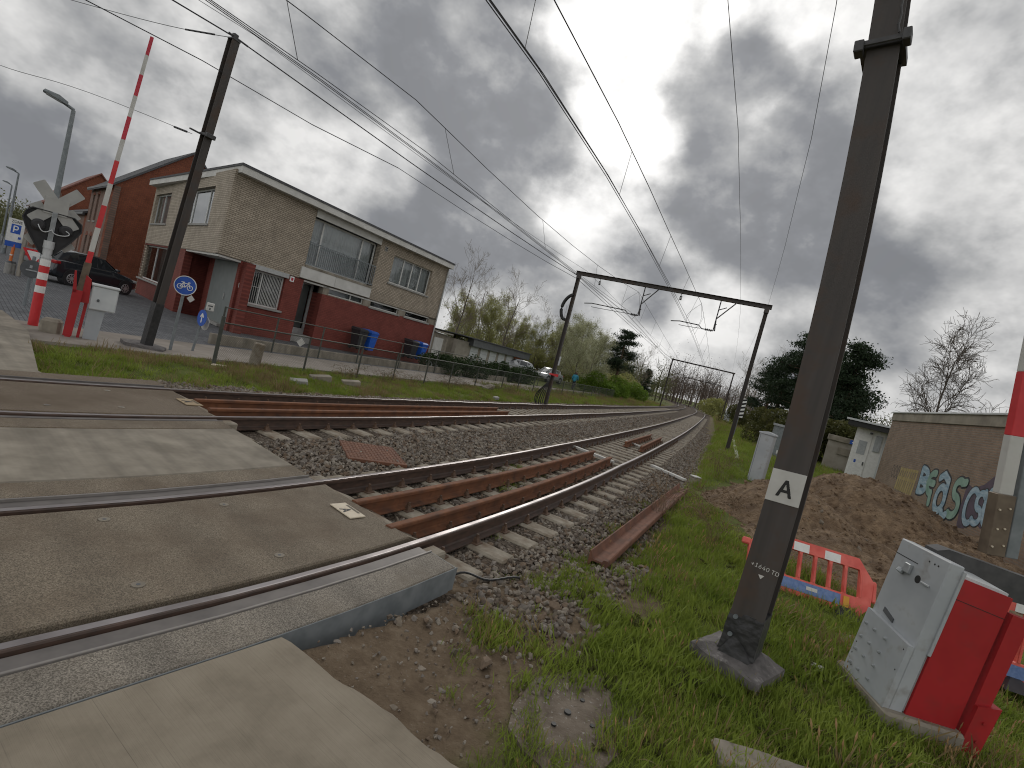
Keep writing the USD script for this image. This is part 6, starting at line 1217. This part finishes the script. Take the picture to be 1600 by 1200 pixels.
r_ = np.random.default_rng(14); scatter('soil_clods', 'loose clods and stones on the heap of dug soil', stones[:4], [K['soil'], K['soil'], K['soil'], smat[0]], CLODS, .022 * r_.lognormal(0, .5, len(CLODS)), np.where(r_.random(len(CLODS)) < .04, 3, r_.integers(0, 3, len(CLODS))), yaw_only=False, rs=6)
# larger single stones in the dirt beside the apron
for k, (px, py, sz_, lab) in enumerate(((512, 985, .075, 'pale angular stone, the largest beside the grey steel panel edge'), (488, 975, .05, 'small stone lying against the grey steel panel edge'), (525, 1015, .05, 'brown stone below the largest pale stone near the panel edge'), (690, 1000, .06, 'stone at the ragged lower edge of the ballast beside the bare earth'), (597, 1037, .055, 'stone alone in the middle of the bare earth'), (657, 1048, .055, 'pale stone left of the grass edge in the bare earth'), (690, 1084, .06, 'grey stone at the grass edge above the chamber cover'), (672, 1104, .05, 'whitish stone close to the chamber cover'), (612, 1117, .045, 'stone lying beside the ragged edge of the concrete road'))):
    x, y, _ = at(px, py, -.12); z = float(zg(x, y)); v, f = stone_proto(200 + k, .55); one('stone', (v * sz_ * [.62, .62, .42] + [x, y, z - .002], f), smat[(0, 1, 5, 3)[k % 4]], lab, 'stone')
def tuft(seed, n=16, h=.11, spread=.05, w=.004, lean=.5):
    r = np.random.default_rng(seed); V, Fc = [], []; c = 0
    for _ in range(n):
        a = r.uniform(0, 2 * pi); L = h * r.uniform(.55, 1.25); b = np.array([*(r.normal(0, spread, 2)), 0]); dv = np.array([cos(a), sin(a), 0]); sd_ = np.array([-sin(a), cos(a), 0]); le = r.uniform(.15, 1) * lean
        for t_, ww in ((0, 1), (.4, .9), (.75, .6), (1, 0)):
            q = b + dv * L * le * t_ ** 1.8 + np.array([0, 0, L * t_ * (1 - .25 * le * t_)]); ww *= w * (L / h)
            V += [q - sd_ * ww, q + sd_ * ww] if t_ < 1 else [q]
        Fc += [[c, c + 1, c + 3], [c, c + 3, c + 2], [c + 2, c + 3, c + 5], [c + 2, c + 5, c + 4], [c + 4, c + 5, c + 6]]; c += 7
    return np.array(V), np.array(Fc)
def seedtuft(seed):
    r = np.random.default_rng(seed); mb = MB()
    for _ in range(4):
        b = np.array([*r.normal(0, .05, 2), 0]); t_ = b + np.array([*r.normal(0, .03, 2), r.uniform(.12, .18)]); mb.tube([b, t_], .0012, 3, caps=False); u = (t_ - b) / np.linalg.norm(t_ - b); mb.tube([t_ - u * .005, t_ + u * .015, t_ + u * .04], [.002, .0055, .001], 5)
    return mb.get()
def rosette(seed):
    r = np.random.default_rng(seed); V, Fc = [], []; c = 0
    for k in range(11):
        a = k * 2.4 + r.normal(0, .2); L = r.uniform(.05, .1); dv = np.array([cos(a), sin(a), 0]); sd_ = np.array([-sin(a), cos(a), 0]); up_ = np.array([0, 0, 1.])
        P_ = [dv * .01, dv * L * .5 + sd_ * L * .22 + up_ * L * .35, dv * L + up_ * L * .25, dv * L * .5 - sd_ * L * .22 + up_ * L * .35]; V += P_; Fc += [[c, c + 1, c + 2], [c, c + 2, c + 3]]; c += 4
    return np.array(V), np.array(Fc)
EXCL = [(Polygon(cp).buffer(-.10), .0), (Point(B[0], B[1]).buffer(.26), 0), (Polygon([tuple((Mp @ np.array([x, y, 0, 1]))[:2]) for x, y in ((-.2, -.25), (.2, -.25), (.2, .3), (-.2, .3))]), 0)]
for n_ in ('concrete',): pass
import shapely
def excl_mask(x, y):
    m_ = np.zeros(len(x), bool)
    for g, _ in EXCL: m_ |= shapely.contains_xy(g, x, y)
    return m_
# apron edge and slabs to keep grass off
APR = Polygon([tuple(p) for p in edge] + [(-3, -6), (-9, -8)] + [tuple(p) for p in inner_[::-1]])
LAP = Polygon([tuple(p) for p in la] + [tuple(at(0, 500)[:2] + [-1.2, 1.2]), (-16, 4), tuple(tp(-7, -9))])
def grass_field():
    r = np.random.default_rng(17); P, S, I = [], [], []
    def add(x, y, dens_fn, h0, hv, dry=.05, seed_=.0, ros=.0):
        n = len(x); s, d = sd(x, y); sm = soilmask(x, y); k = r.random(n) < dens_fn(x, y, s, d, sm)
        k &= ~excl_mask(x, y) & ~shapely.contains_xy(APR, x, y) & ~shapely.contains_xy(LAP, x, y) & ~((s < s_end(d) + .02) & (d > -5.3) & (d < 1.32))
        x, y, s, d = x[k], y[k], s[k], d[k]; n = len(x); z = zg(x, y)
        sc = h0 * (1 + hv * (meshkit.fbm(np.stack([x * 1.6, y * 1.6, 0 * x], -1), 3, 31) - .5) * 2) * r.lognormal(0, .2, n)
        u = r.random(n); patch = meshkit.fbm(np.stack([x * 1.1, y * 1.1, 0 * x], -1), 3, 77)
        i = r.integers(0, 5, n); i = np.where(u < dry * (1 + 5 * (patch > .56)), 5 + (i % 2), i); i = np.where((u > 1 - seed_ * (3.0 * (patch > .52) + .15)), 7, i); i = np.where((u > .5) & (u < .5 + ros), 8, i)
        sc = np.where(i == 7, sc * .72, sc); P.append(np.c_[x, y, z - .008]); S.append(sc); I.append(i)
    bc = (BPA + BPB)[:2] / 2; BARF = lambda x, y: np.where(np.hypot((x - bc[0]) * .7, y - bc[1]) < .75, .25, 1.0)
    # right foreground
    n = 26000; x, y = r.uniform(.1, 6.5, n), r.uniform(1.7, 9.5, n)
    mnd = lambda x, y: (soilz(x, y) < -.05) | (x < 2.8) | (y < 4.5)
    def f1(x, y, s, d, sm): 
        dist = np.hypot(x, y); g = np.clip(1.06 - sm, 0, 1) ** 1.5
        p_ = meshkit.fbm(np.stack([x * 2.6, y * 2.6, 0 * x], -1), 3, 51); g = np.maximum(g, (p_ > .60) * (d > 1.45) * .75)
        return g * mnd(x, y) * np.clip(1.15 - dist * .04, .3, 1) * BARF(x, y) * (.6 + 1.1 * np.clip(meshkit.fbm(np.stack([x * 3, y * 3, 0 * x], -1), 3, 9) - .2, 0, 1))
    add(x, y, f1, 1.0, .5, .022, .028, .03)
    n = 9000; s, d = r.uniform(4.5, 42, n), 2.2 + 8 * r.random(n) ** 1.5; x, y = tp(s, d); add(x, y, lambda x, y, s, d, sm: np.clip(1.05 - sm, 0, 1) * mnd(x, y) * .95, 1.6, .5, .02, .01)
    n = 7000; s, d = r.uniform(40, 130, n), 2.4 + 9 * r.random(n) ** 1.6; x, y = tp(s, d); add(x, y, lambda x, y, s, d, sm: np.clip(1.05 - sm, 0, 1), 3.0, .5, .08)
    # left verge
    n = 9000; s, d = r.uniform(1.6, 22, n), r.uniform(-8.4, -5.9, n); x, y = tp(s, d); add(x, y, lambda x, y, s, d, sm: np.clip(1.0 - sm, 0, 1) * (.35 + .65 * (meshkit.fbm(np.stack([x * 1.5, y * 1.5, 0 * x], -1), 3, 61) > .42)), 1.15, .7, .10 )
    n = 5000; s, d = r.uniform(22, 90, n), r.uniform(-9.5, -5.9, n); x, y = tp(s, d); add(x, y, lambda x, y, s, d, sm: np.clip(1.0 - sm, 0, 1), 2.2, .6, .12)
    P, S, I = np.vstack(P), np.concatenate(S), np.concatenate(I)
    protos = [tuft(k, 22, .05 + .009 * k, .045, .0030, .8) for k in range(5)] + [tuft(20 + k, 14, .11, .05, .003, .8) for k in range(2)] + [seedtuft(3), rosette(4)]
    scatter('grass', 'short green grass with dry tips growing beside the tracks', protos, [K['grass']] * 5 + [K['grassdry']] * 2 + [K['seed'], K['weed']], P, S, I, True, .22, rs=8)
grass_field()
exec_order.append('grass')
# ================================================================== TREES, SHRUBS, HEDGES
def branching(seed, H, levels, spread=.55, up=.25, rad=.09, nch=(9, 7, 6, 5), first=.18, ratio=.5, crooked=.12, droop=0.0):
    """recursive skeleton: list of (points, radii, level)"""
    r = np.random.default_rng(seed); out = []
    def grow(p, d, L, R, lv):
        n = 7 if lv == 0 else (5 if lv == 1 else 4); pts = [p]; dd = d.copy()
        for k in range(n):
            dd = dd + r.normal(0, crooked * (1 if lv else .4), 3) + np.array([0, 0, up * .25 - droop * (lv > 1) * .3]); dd /= np.linalg.norm(dd); pts.append(pts[-1] + dd * L / n)
        pts = np.array(pts); rad_ = np.linspace(R, R * (.25 if lv == 0 else .3), n + 1); out.append((pts, rad_, lv))
        if lv < levels:
            m_ = nch[lv]
            for c in range(m_):
                t_ = first + (1 - first) * (c + r.uniform(.2, .9)) / m_ if lv == 0 else r.uniform(.2, 1.0); x = t_ * n; i_ = min(int(x), n - 1); q = pts[i_] + (pts[i_ + 1] - pts[i_]) * (x - i_); ax_ = pts[i_ + 1] - pts[i_]; ax_ /= np.linalg.norm(ax_)
                a = r.uniform(0, 2 * pi); s_ = np.cross(ax_, [cos(a), sin(a), .3]); s_ /= np.linalg.norm(s_); nd = ax_ * (1 - spread) + s_ * spread + [0, 0, up * .3]; nd /= np.linalg.norm(nd)
                grow(q, nd, L * ratio * r.uniform(.7, 1.15) * (1.15 - .45 * t_ if lv == 0 else 1), np.interp(x, np.arange(n + 1), rad_) * .62, lv + 1)
    grow(np.array([0, 0, 0.]), np.array([r.normal(0, .05), r.normal(0, .05), 1.]), H, rad, 0); return out
def ribbons(segs, r, w):
    """thin twigs as flat three-sided needles, cheap"""
    mb = MB()
    for pts, rad_, lv in segs: mb.tube(pts, np.maximum(rad_, w), 3, caps=False)
    return mb
def leaves_on(segs, seed, n_per, size, jitter=.06):
    r = np.random.default_rng(seed); P = []
    for pts, _, lv in segs:
        for _ in range(n_per): 
            x = r.uniform(.25, 1) * (len(pts) - 1); i_ = min(int(x), len(pts) - 2); P.append(pts[i_] + (pts[i_ + 1] - pts[i_]) * (x - i_))
    P = np.array(P) + r.normal(0, jitter, (len(P), 3)); return leafcloud(P, r, size)
def leafcloud(P, r, size):
    n = len(P); a = r.normal(0, 1, (n, 3)); a /= np.linalg.norm(a, axis=1, keepdims=True); b = np.cross(a, r.normal(0, 1, (n, 3))); b /= np.linalg.norm(b, axis=1, keepdims=True); s = (size * r.uniform(.6, 1.35, n))[:, None]
    v = np.stack([P - a * s, P + b * s * .45, P + a * s, P - b * s * .45], 1).reshape(-1, 3); k = np.arange(n) * 4
    return v, np.vstack([np.c_[k, k + 1, k + 2], np.c_[k, k + 2, k + 3]])
def tree(name, label, cat, loc, rot, trunk, twigs, crown, mats, group=None):
    t = Thing(name, label, cat, loc, rot, group); p = t.p('trunk', trunk, mats[0], smooth=60)
    if twigs is not None: t.p('branches', twigs, mats[1])
    if crown is not None: t.p('crown', crown, mats[2])
    return t
def mk_tree(seed, H, kind):
    if kind == 'bare': S_ = branching(seed, H, 3, .55, .35, H * .012, (13, 8, 6), .14, .45, .13)
    elif kind == 'birch': S_ = branching(seed, H, 3, .45, .55, H * .013, (16, 13, 9), .10, .46, .15, .8)
    elif kind == 'spring': S_ = branching(seed, H, 3, .55, .30, H * .012, (14, 8, 5), .10, .42, .14)
    else: S_ = branching(seed, H, 2, .6, .3, H * .012, (14, 9), .08, .5, .15)
    tr = ribbons([s for s in S_ if s[2] == 0], 0, .01); tw = ribbons([s for s in S_ if s[2] > 0], 0, .0075 * (H / 8 if H > 8 else 1))
    trm = MB()
    for pts, rad_, lv in S_:
        if lv == 0: trm.tube(pts, rad_, 8)
    return S_, trm, tw
B1 = mk_tree(1, 7.5, 'bare'); B2 = mk_tree(5, 7.5, 'bare'); SP1 = mk_tree(11, 6, 'spring'); SP2 = mk_tree(12, 6, 'spring'); BI = mk_tree(21, 6.6, 'birch')
def L2(S_, lv=2): return [s for s in S_ if s[2] >= lv]
tb1 = tree('bare_tree', 'tall bare tree rising just behind the right end of the beige house', 'tree', far(700, 560, 44, -.3), 20, B1[1], B1[2], None, (K['bark'], K['twig']))
tb2 = tree('bare_tree', 'bare tree with a wider crown behind the garages', 'tree', far(772, 585, 50, -.3), 130, B2[1], B2[2], None, (K['bark'], K['twig']))
ts1 = tree('spring_tree', 'young tree with pale green spring buds behind the garage roof', 'tree', far(745, 580, 52, -.3), 0, SP1[1], SP1[2], leaves_on(L2(SP1[0]), 1, 24, .050, .16), (K['bark'], K['twig'], K['leafspring']))
ts2 = tree('blossom_tree', 'tall pale blossoming tree right behind the left post of the nearest portal', 'tree', far(893, 610, 54, -.3), 40, SP2[1], SP2[2], leaves_on(L2(SP2[0]), 2, 24, .050, .16), (K['bark'], K['twig'], K['leafblossom']))
def dupt(t, px, py, dist, rot, sc, label): return t.dup(far(px, py, dist, -.3), rot, label, sc)
dupt(tb1, 736, 570, 58, 200, (1.1, 1.1, 1.05), 'thin bare tree between the beige house end and the garage roof'); dupt(tb2, 832, 600, 62, 60, .95, 'bare tree above the orange garage door')
dupt(tb1, 990, 620, 95, 90, 1.05, 'bare brownish tree right of the dark pine on the left side'); dupt(tb2, 1160, 660, 75, 300, 1.0, 'bare tree behind the right post of the second portal'); dupt(tb1, 1185, 668, 62, 10, 1.0, 'bare tree left of the dark pines beside the tracks')
for k, (px, py, d_, rot, sc, lab) in enumerate(((700, 562, 50, 70, .88, 'bushy spring tree touching the corner of the beige house'), (792, 590, 56, 150, .92, 'rounded spring tree in the middle above the garage roof'), (825, 598, 60, 260, .88, 'spring tree above the right half of the garages'), (850, 604, 64, 20, 1.0, 'leafy spring tree left of the nearest portal post'), (722, 572, 62, 330, 1.0, 'spring tree far back behind the garden shed'), (762, 582, 66, 100, 1.05, 'taller spring tree at the back of the garages'))): dupt(ts1, px, py, d_, rot, sc, lab)
for k, (px, py, d_, rot, sc, lab) in enumerate(((870, 608, 60, 120, 1.0, 'pale blossoming tree left of the cable loop post'), (912, 612, 58, 210, .98, 'pale blossoming tree right of the nearest portal post'), (925, 614, 66, 10, .95, 'smaller pale blossoming tree next to the dark pine'), (884, 610, 72, 300, 1.35, 'tallest blossoming tree at the back behind the portal post'))): dupt(ts2, px, py, d_, rot, sc, lab)
# pines
def pine(seed, H, wide, first=.25, tiers=26):
    r = np.random.default_rng(seed); tr = MB().tube([(0, 0, 0), (.1, .05, H * .5), (0, 0, H * .97)], [H * .022, H * .016, .02], 8); br = MB(); P = []
    for k in range(tiers):
        u = first + (1 - first) * (k + r.uniform(0, .6)) / tiers; z = H * u; a = r.uniform(0, 2 * pi); L = wide * (1.0 - .75 * ((u - first) / (1 - first)) ** 1.5) * r.uniform(.55, 1.15); d = np.array([cos(a), sin(a), 0])
        tip = np.array([0, 0, z]) + d * L + [0, 0, L * r.uniform(-.05, .35)]; mid_ = np.array([0, 0, z]) + d * L * .5 + [0, 0, -L * .02]; br.tube([(0, 0, z), mid_, tip], [.05, .03, .012], 4)
        for _ in range(8):
            c = np.array([0, 0, z]) + (tip - [0, 0, z]) * r.uniform(.35, 1.05) + r.normal(0, .22, 3) * [1.2, 1.2, .5] * (L / 2 + .4); m_ = 65; q = r.normal(0, 1, (m_, 3)) * [.30, .30, .13]; P.append(c + q)
    P = np.vstack(P); return tr, br, leafcloud(P, r, .085)
Q = pine(3, 8.6, 2.5, .40, 30); tp1 = tree('pine_tree', 'big dark pine with a rounded crown right of the tracks, the largest of the group', 'tree', far(1232, 688, 44, .1), 0, Q[0], Q[1], Q[2], (K['barkred'], K['barkred'], K['needle']))
Q2 = pine(8, 7.6, 2.3, .08, 44); tp2 = tree('pine_tree', 'layered dark conifer whose branch ends show right of the big mast', 'tree', far(1300, 705, 38, 0), 30, Q2[0], Q2[1], Q2[2], (K['barkred'], K['barkred'], K['needle']))
dupt(tp1, 1184, 676, 52, 320, (.8, .8, .78), 'small dark pine at the far left of the pine group'); dupt(tp1, 1203, 682, 48, 140, (.95, .95, .93), 'dark pine forming the left edge of the pine group'); dupt(tp1, 1268, 696, 42, 250, (.95, .95, .92), 'dark pine directly left of the big mast'); dupt(tp2, 1278, 698, 46, 200, .95, 'dense conifer standing behind the big mast'); dupt(tp1, 955, 618, 66, 60, (1.0, 1.0, .98), 'single dark pine on the left side of the tracks'); dupt(tp2, 1003, 622, 110, 0, .8, 'distant dark conifer near the left post of the second portal')
tree('birch_tree', 'bare fine twigged tree rising behind the flat roofed brick building', 'tree', far(1462, 726, 31, 0), 0, BI[1], BI[2], None, (K['bark'], K['bark']))
# bushes
def bush(seed, rx, ry, rz, n, size, lumps=9):
    r = np.random.default_rng(seed); C = r.normal(0, 1, (lumps, 3)); C /= np.linalg.norm(C, axis=1, keepdims=True); C *= [rx * .6, ry * .6, rz * .5]; C[:, 2] = np.abs(C[:, 2]) * 1.1 + rz * .22; P = []
    for c in C:
        m_ = n // lumps; q = r.normal(0, 1, (m_, 3)); q /= np.linalg.norm(q, axis=1, keepdims=True); q *= (r.uniform(.35, 1, m_) ** .4)[:, None]; P.append(c + q * [rx * .45, ry * .45, rz * .38])
    P = np.vstack(P); P[:, 2] = np.abs(P[:, 2]); st = MB()
    for _ in range(9): a = r.uniform(0, 2 * pi); st.tube([(0, 0, -.1), (cos(a) * rx * .3, sin(a) * ry * .3, rz * .5), (cos(a) * rx * .6, sin(a) * ry * .6, rz * .85)], [.03, .02, .008], 4)
    return st, leafcloud(P, r, size)
def shrub(label, p, rot, sz, n, size, mat, name='bush', seed=1, stem='bark'):
    st, lv = bush(seed, *sz, n, size); t = Thing(name, label, 'bush', p, rot); t.p('stems', st, K[stem]); t.p('foliage', lv, mat); return t
for k in range(9):
    s = 18.9 + 1.85 * k; shrub(['dark ivy hedge clump below the right end of the house', 'dark ivy hedge clump left of the garden shed', 'dark ivy hedge clump in front of the garden shed', 'dark ivy hedge clump below the left garage doors', 'dark ivy hedge clump below the third garage door', 'dark ivy hedge clump below the middle of the garages', 'dark ivy hedge clump below the orange garage door', 'dark ivy hedge clump before the silver car', 'dark ivy hedge clump before the white car'][k], T3(s + 3, -11.6 - .05 * k, -.15), 20 * k, (1.4, .7, .98 + .12 * (k % 3)), 2600, .065, K['leafdark'], 'hedge', 60 + k)
br = shrub('bright fresh green bush left of the tracks beyond the portal post', far(930, 615, 58, -.2), 0, (2.6, 2.0, 2.4), 5200, .11, K['leafgreen'], seed=3)
for px, py, d_, rot, sc, lab in ((960, 619, 64, 80, 1.0, 'second bright green bush below the dark pine'), (985, 622, 74, 150, .95, 'third bright green bush near the second portal')): br.dup(far(px, py, d_, -.2), rot, lab, sc)
sb = shrub('yellow green spring thicket right behind the garden shed', far(700, 572, 50, -.3), 0, (2.6, 2.0, 2.6), 5600, .085, K['leafspring'], 'thicket', seed=13)
for k, (px, d_, sc, lab) in enumerate(((728, 53, 1.1, 'yellow green thicket behind the left end of the garages'), (756, 56, 1.2, 'yellow green thicket behind the second and third garage doors'), (784, 59, 1.15, 'yellow green thicket behind the middle garage doors'), (812, 62, 1.25, 'yellow green thicket behind the orange garage door'), (838, 64, 1.2, 'yellow green thicket right of the garages'), (866, 66, 1.25, 'yellow green thicket left of the nearest portal post'), (905, 70, 1.3, 'yellow green thicket right of the nearest portal post'), (935, 74, 1.3, 'yellow green thicket left of the dark pine'), (978, 86, 1.4, 'yellow green thicket right of the dark pine'))): sb.dup(far(px, 600, d_, -.3), 50 * k, lab, (sc, sc, sc * .95))
gb = shrub('leafy green bush behind the steel cabinet right of the tracks', far(1215, 705, 34, .1), 0, (2.2, 1.6, 2.3), 5200, .09, K['weed'], seed=4)
for px, py, d_, rot, sc, lab in ((1182, 690, 38, 70, .95, 'leafy bush right of the nearest portal post'), (1250, 712, 33, 200, 1.1, 'leafy bush behind the signal lamp of the steel cabinet'), (1300, 725, 34, 20, (1.2, 1.2, 1.05), 'leafy bush rising behind the beige kiosk'), (1150, 668, 60, 10, 1.0, 'low bush at the foot of the second portal'), (1330, 728, 33, 120, 1.0, 'leafy bush peeping over the white kiosk roof')): gb.dup(far(px, py, d_, .1), rot, lab, sc)
yb = shrub('round yellow green bush far along the right side of the tracks', far(1112, 655, 105, 0), 0, (3.2, 3.0, 3.4), 3600, .16, K['leafspring'], seed=6)
# weeds
def bramble(seed, h, n, w):
    r = np.random.default_rng(seed); mb = MB(); P = []
    for _ in range(n):
        a = r.uniform(0, 2 * pi); L = h * r.uniform(.6, 1.2); d = np.array([cos(a), sin(a), 0]); b = np.array([*r.normal(0, w * .3, 2), 0]); pts = [b, b + d * L * .25 + [0, 0, L * .55], b + d * L * .6 + [0, 0, L * .75], b + d * L * .95 + [0, 0, L * .55]]
        mb.tube(smooth_pts(pts, 6), .0035, 3, caps=False)
        for _ in range(7): P.append(pts[r.integers(1, 4)] + r.normal(0, .07, 3))
    return mb, leafcloud(np.array(P), r, .022)
st, lv = bramble(2, .55, 26, .35); wd = Thing('bramble', 'brown leafy bramble clump at the foot of the chain link fence below the entrance', 'weed', T3(12.4, -7.7, -.16), 0); wd.p('stems', st, K['twigred']); wd.p('leaves', lv, K['weed'])
wl = ['bramble clump below the left pair of bins', 'bramble clump right of the flat concrete tile', 'bramble clump below the right pair of bins', 'bramble clump before the hedge near the shed', 'bramble clump beside the low concrete block', 'bramble clump left of the portal cable bundle', 'bramble clump right of the nearest portal post', 'bramble clump at the fence beyond the portal', 'tall bramble clump at the fence before the bright bushes']
for k, s in enumerate((14.2, 10.4, 15.9, 17.6, 20.2, 22.0, 27.5, 31.5, 36.5)): wd.dup(T3(s, -7.6 + .25 * ((k * 7) % 3 - 1), -.16), 77 * k, wl[k], .85 + .2 * ((k * 5) % 4) / 3)
st, lv = bramble(5, .75, 22, .25); rs = Thing('dry_shrub', 'reddish dry twiggy shrub growing through the loose rusty rail', 'shrub', T3(7.2, 2.05, -.15), 0); rs.p('stems', st, K['twigred']); rs.p('leaves', lv, K['twigred'])
for k, (s, d, sc, lab) in enumerate(((7.9, 2.6, .8, 'dry twiggy shrub in the grass right of the loose rail'), (6.4, 2.9, .7, 'low dry shrub nearer along the loose rail'), (13.5, 2.7, .9, 'dry shrub at the stone edge beyond the marker stub'), (15.2, 2.9, .75, 'dry shrub below the right post of the nearest portal'), (9.2, 3.1, .7, 'dry shrub left of the soil heap'))): rs.dup(T3(s, d, float(zg(*tp(s, d)))), 60 * k, lab, sc)
# far woods: two masses nobody could count
def wood(name, label, pts, h, mat, size, n, seed):
    r = np.random.default_rng(seed); P = []; st = MB()
    for (x, y) in pts:
        hh = h * r.uniform(.6, 1.15); st.tube([(x, y, -.5), (x + r.normal(0, .3), y, hh * .6), (x + r.normal(0, .5), y, hh)], [.18, .1, .03], 4)
        for _ in range(9):
            a = r.uniform(0, 2 * pi); z0 = hh * r.uniform(.25, .8); st.tube([(x, y, z0), (x + cos(a) * hh * .16, y + sin(a) * hh * .16, z0 + hh * .16), (x + cos(a) * hh * .22, y + sin(a) * hh * .22, z0 + hh * .3)], [.06, .04, .015], 3, caps=False)
        q = r.normal(0, 1, (n, 3)) * [hh * .17, hh * .17, hh * .24] + [x, y, hh * .58]; q[:, 2] = np.maximum(q[:, 2], .1); P.append(q)
    lv = leafcloud(np.vstack(P), r, size); return one(name, MB().mesh(st.get()).mesh(lv), mat, label, None, 'stuff')
K['farbrown'] = leafmat('far_bare_wood', (.11, .08, .065), (.19, .15, .125), .3); K['fargreen'] = leafmat('far_spring_wood', (.09, .095, .04), (.20, .20, .09), .3)
r_ = np.random.default_rng(90)
wood('wood', 'brown leafless far wood behind the portals where the tracks bend', [far(px, 600, d_)[:2] for px, d_ in zip(r_.uniform(1040, 1190, 110), r_.uniform(150, 300, 110))], 12, K['farbrown'], .15, 420, 1)
wood('wood', 'far green brown tree line on the left of the tracks', [far(px, 600, d_)[:2] for px, d_ in zip(np.r_[r_.uniform(690, 1045, 120)], r_.uniform(95, 240, 120))], 8.5, K['fargreen'], .17, 420, 2)
wood('wood', 'far tree line behind the brick building and the kiosks', [far(px, 760, d_)[:2] for px, d_ in zip(r_.uniform(1180, 1640, 60), r_.uniform(75, 130, 60))], 6.0, K['fargreen'], .16, 380, 3)
wood('wood', 'far trees at the end of the street on the left', [far(px, 300, d_)[:2] for px, d_ in zip(r_.uniform(-60, 60, 24), r_.uniform(90, 140, 24))], 5, K['fargreen'], .18, 300, 4)
# ------------------------------------------------------------------ person on the path
import manifold3d as m3
def person(p, rot):
    J = dict(pel=(0, 0, .95), chest=(.03, 0, 1.28), neck=(.05, 0, 1.47), head=(.09, 0, 1.62), hl=(0, .09, .90), hr=(0, -.09, .90), kl=(.16, .10, .50), kr=(-.05, -.10, .50), al=(.10, .10, .09), ar=(-.28, -.10, .14), fl=(.25, .10, .04), fr=(-.17, -.1, .05), sl=(.04, .19, 1.40), sr=(.04, -.19, 1.40), el=(-.06, .25, 1.14), er=(.14, -.25, 1.14), wl=(.08, .25, .93), wr=(.36, -.22, 1.02))
    R_ = dict(pel=.15, chest=.16, neck=.06, head=.105, hl=.095, hr=.095, kl=.06, kr=.06, al=.042, ar=.042, fl=.035, fr=.035, sl=.07, sr=.07, el=.048, er=.048, wl=.034, wr=.034)
    def bone(a, b): return m3.Manifold.batch_hull([m3.Manifold.sphere(R_[q], 16).translate(J[q]) for q in (a, b)])
    def build(bs, off=0):
        return m3.Manifold.batch_boolean([bone(*b) for b in bs], m3.OpType.Add)
    t = Thing('person', 'person in a teal jacket and dark trousers walking on the cycle path', 'person', p, rot)
    def pt(name, bs, mat):
        m_ = build(bs).refine_to_length(.05).to_mesh(); q = trimesh.Trimesh(m_.vert_properties[:, :3], m_.tri_verts); trimesh.smoothing.filter_taubin(q, iterations=6); return t.p(name, q, mat, smooth=60)
    pt('body', [('pel', 'hl'), ('pel', 'hr'), ('hl', 'kl'), ('kl', 'al'), ('al', 'fl'), ('hr', 'kr'), ('kr', 'ar'), ('ar', 'fr'), ('pel', 'chest'), ('chest', 'neck'), ('neck', 'head'), ('sl', 'el'), ('el', 'wl'), ('sr', 'er'), ('er', 'wr'), ('chest', 'sl'), ('chest', 'sr')], pm('dark_trousers', (.02, .022, .03), None, rough=.8))
    for k_ in R_: R_[k_] += .014
    pt('jacket', [('pel', 'chest'), ('chest', 'neck'), ('chest', 'sl'), ('chest', 'sr'), ('sl', 'el'), ('el', 'wl'), ('sr', 'er'), ('er', 'wr')], pm('teal_jacket', (.02, .20, .30), None, rough=.7))
    hd = trimesh.creation.icosphere(3, .108); hd.vertices *= [1, .8, 1.18]; hd.vertices[:, 0] += .022 * np.exp(-((hd.vertices[:, 1] / .02) ** 2 + (hd.vertices[:, 2] / .03) ** 2)) * (hd.vertices[:, 0] > 0); hd.apply_translation((.09, 0, 1.63)); h_ = t.p('head', hd, pm('skin', (.42, .24, .17), None, rough=.6), smooth=60)
    hr_ = trimesh.creation.icosphere(3, .118); hr_.vertices *= [1, .84, 1.15]; hr_ = hr_.slice_plane([0.01, 0, .02], [-.6, 0, .8]); hr_.apply_translation((.085, 0, 1.64)); t.p('hair', hr_, pm('hair', (.10, .05, .03), None, rough=.7), under=h_)
pp_ = far(893, 612, 50, -.1); person(pp_, degrees(hd(45)) * -1 + 90)
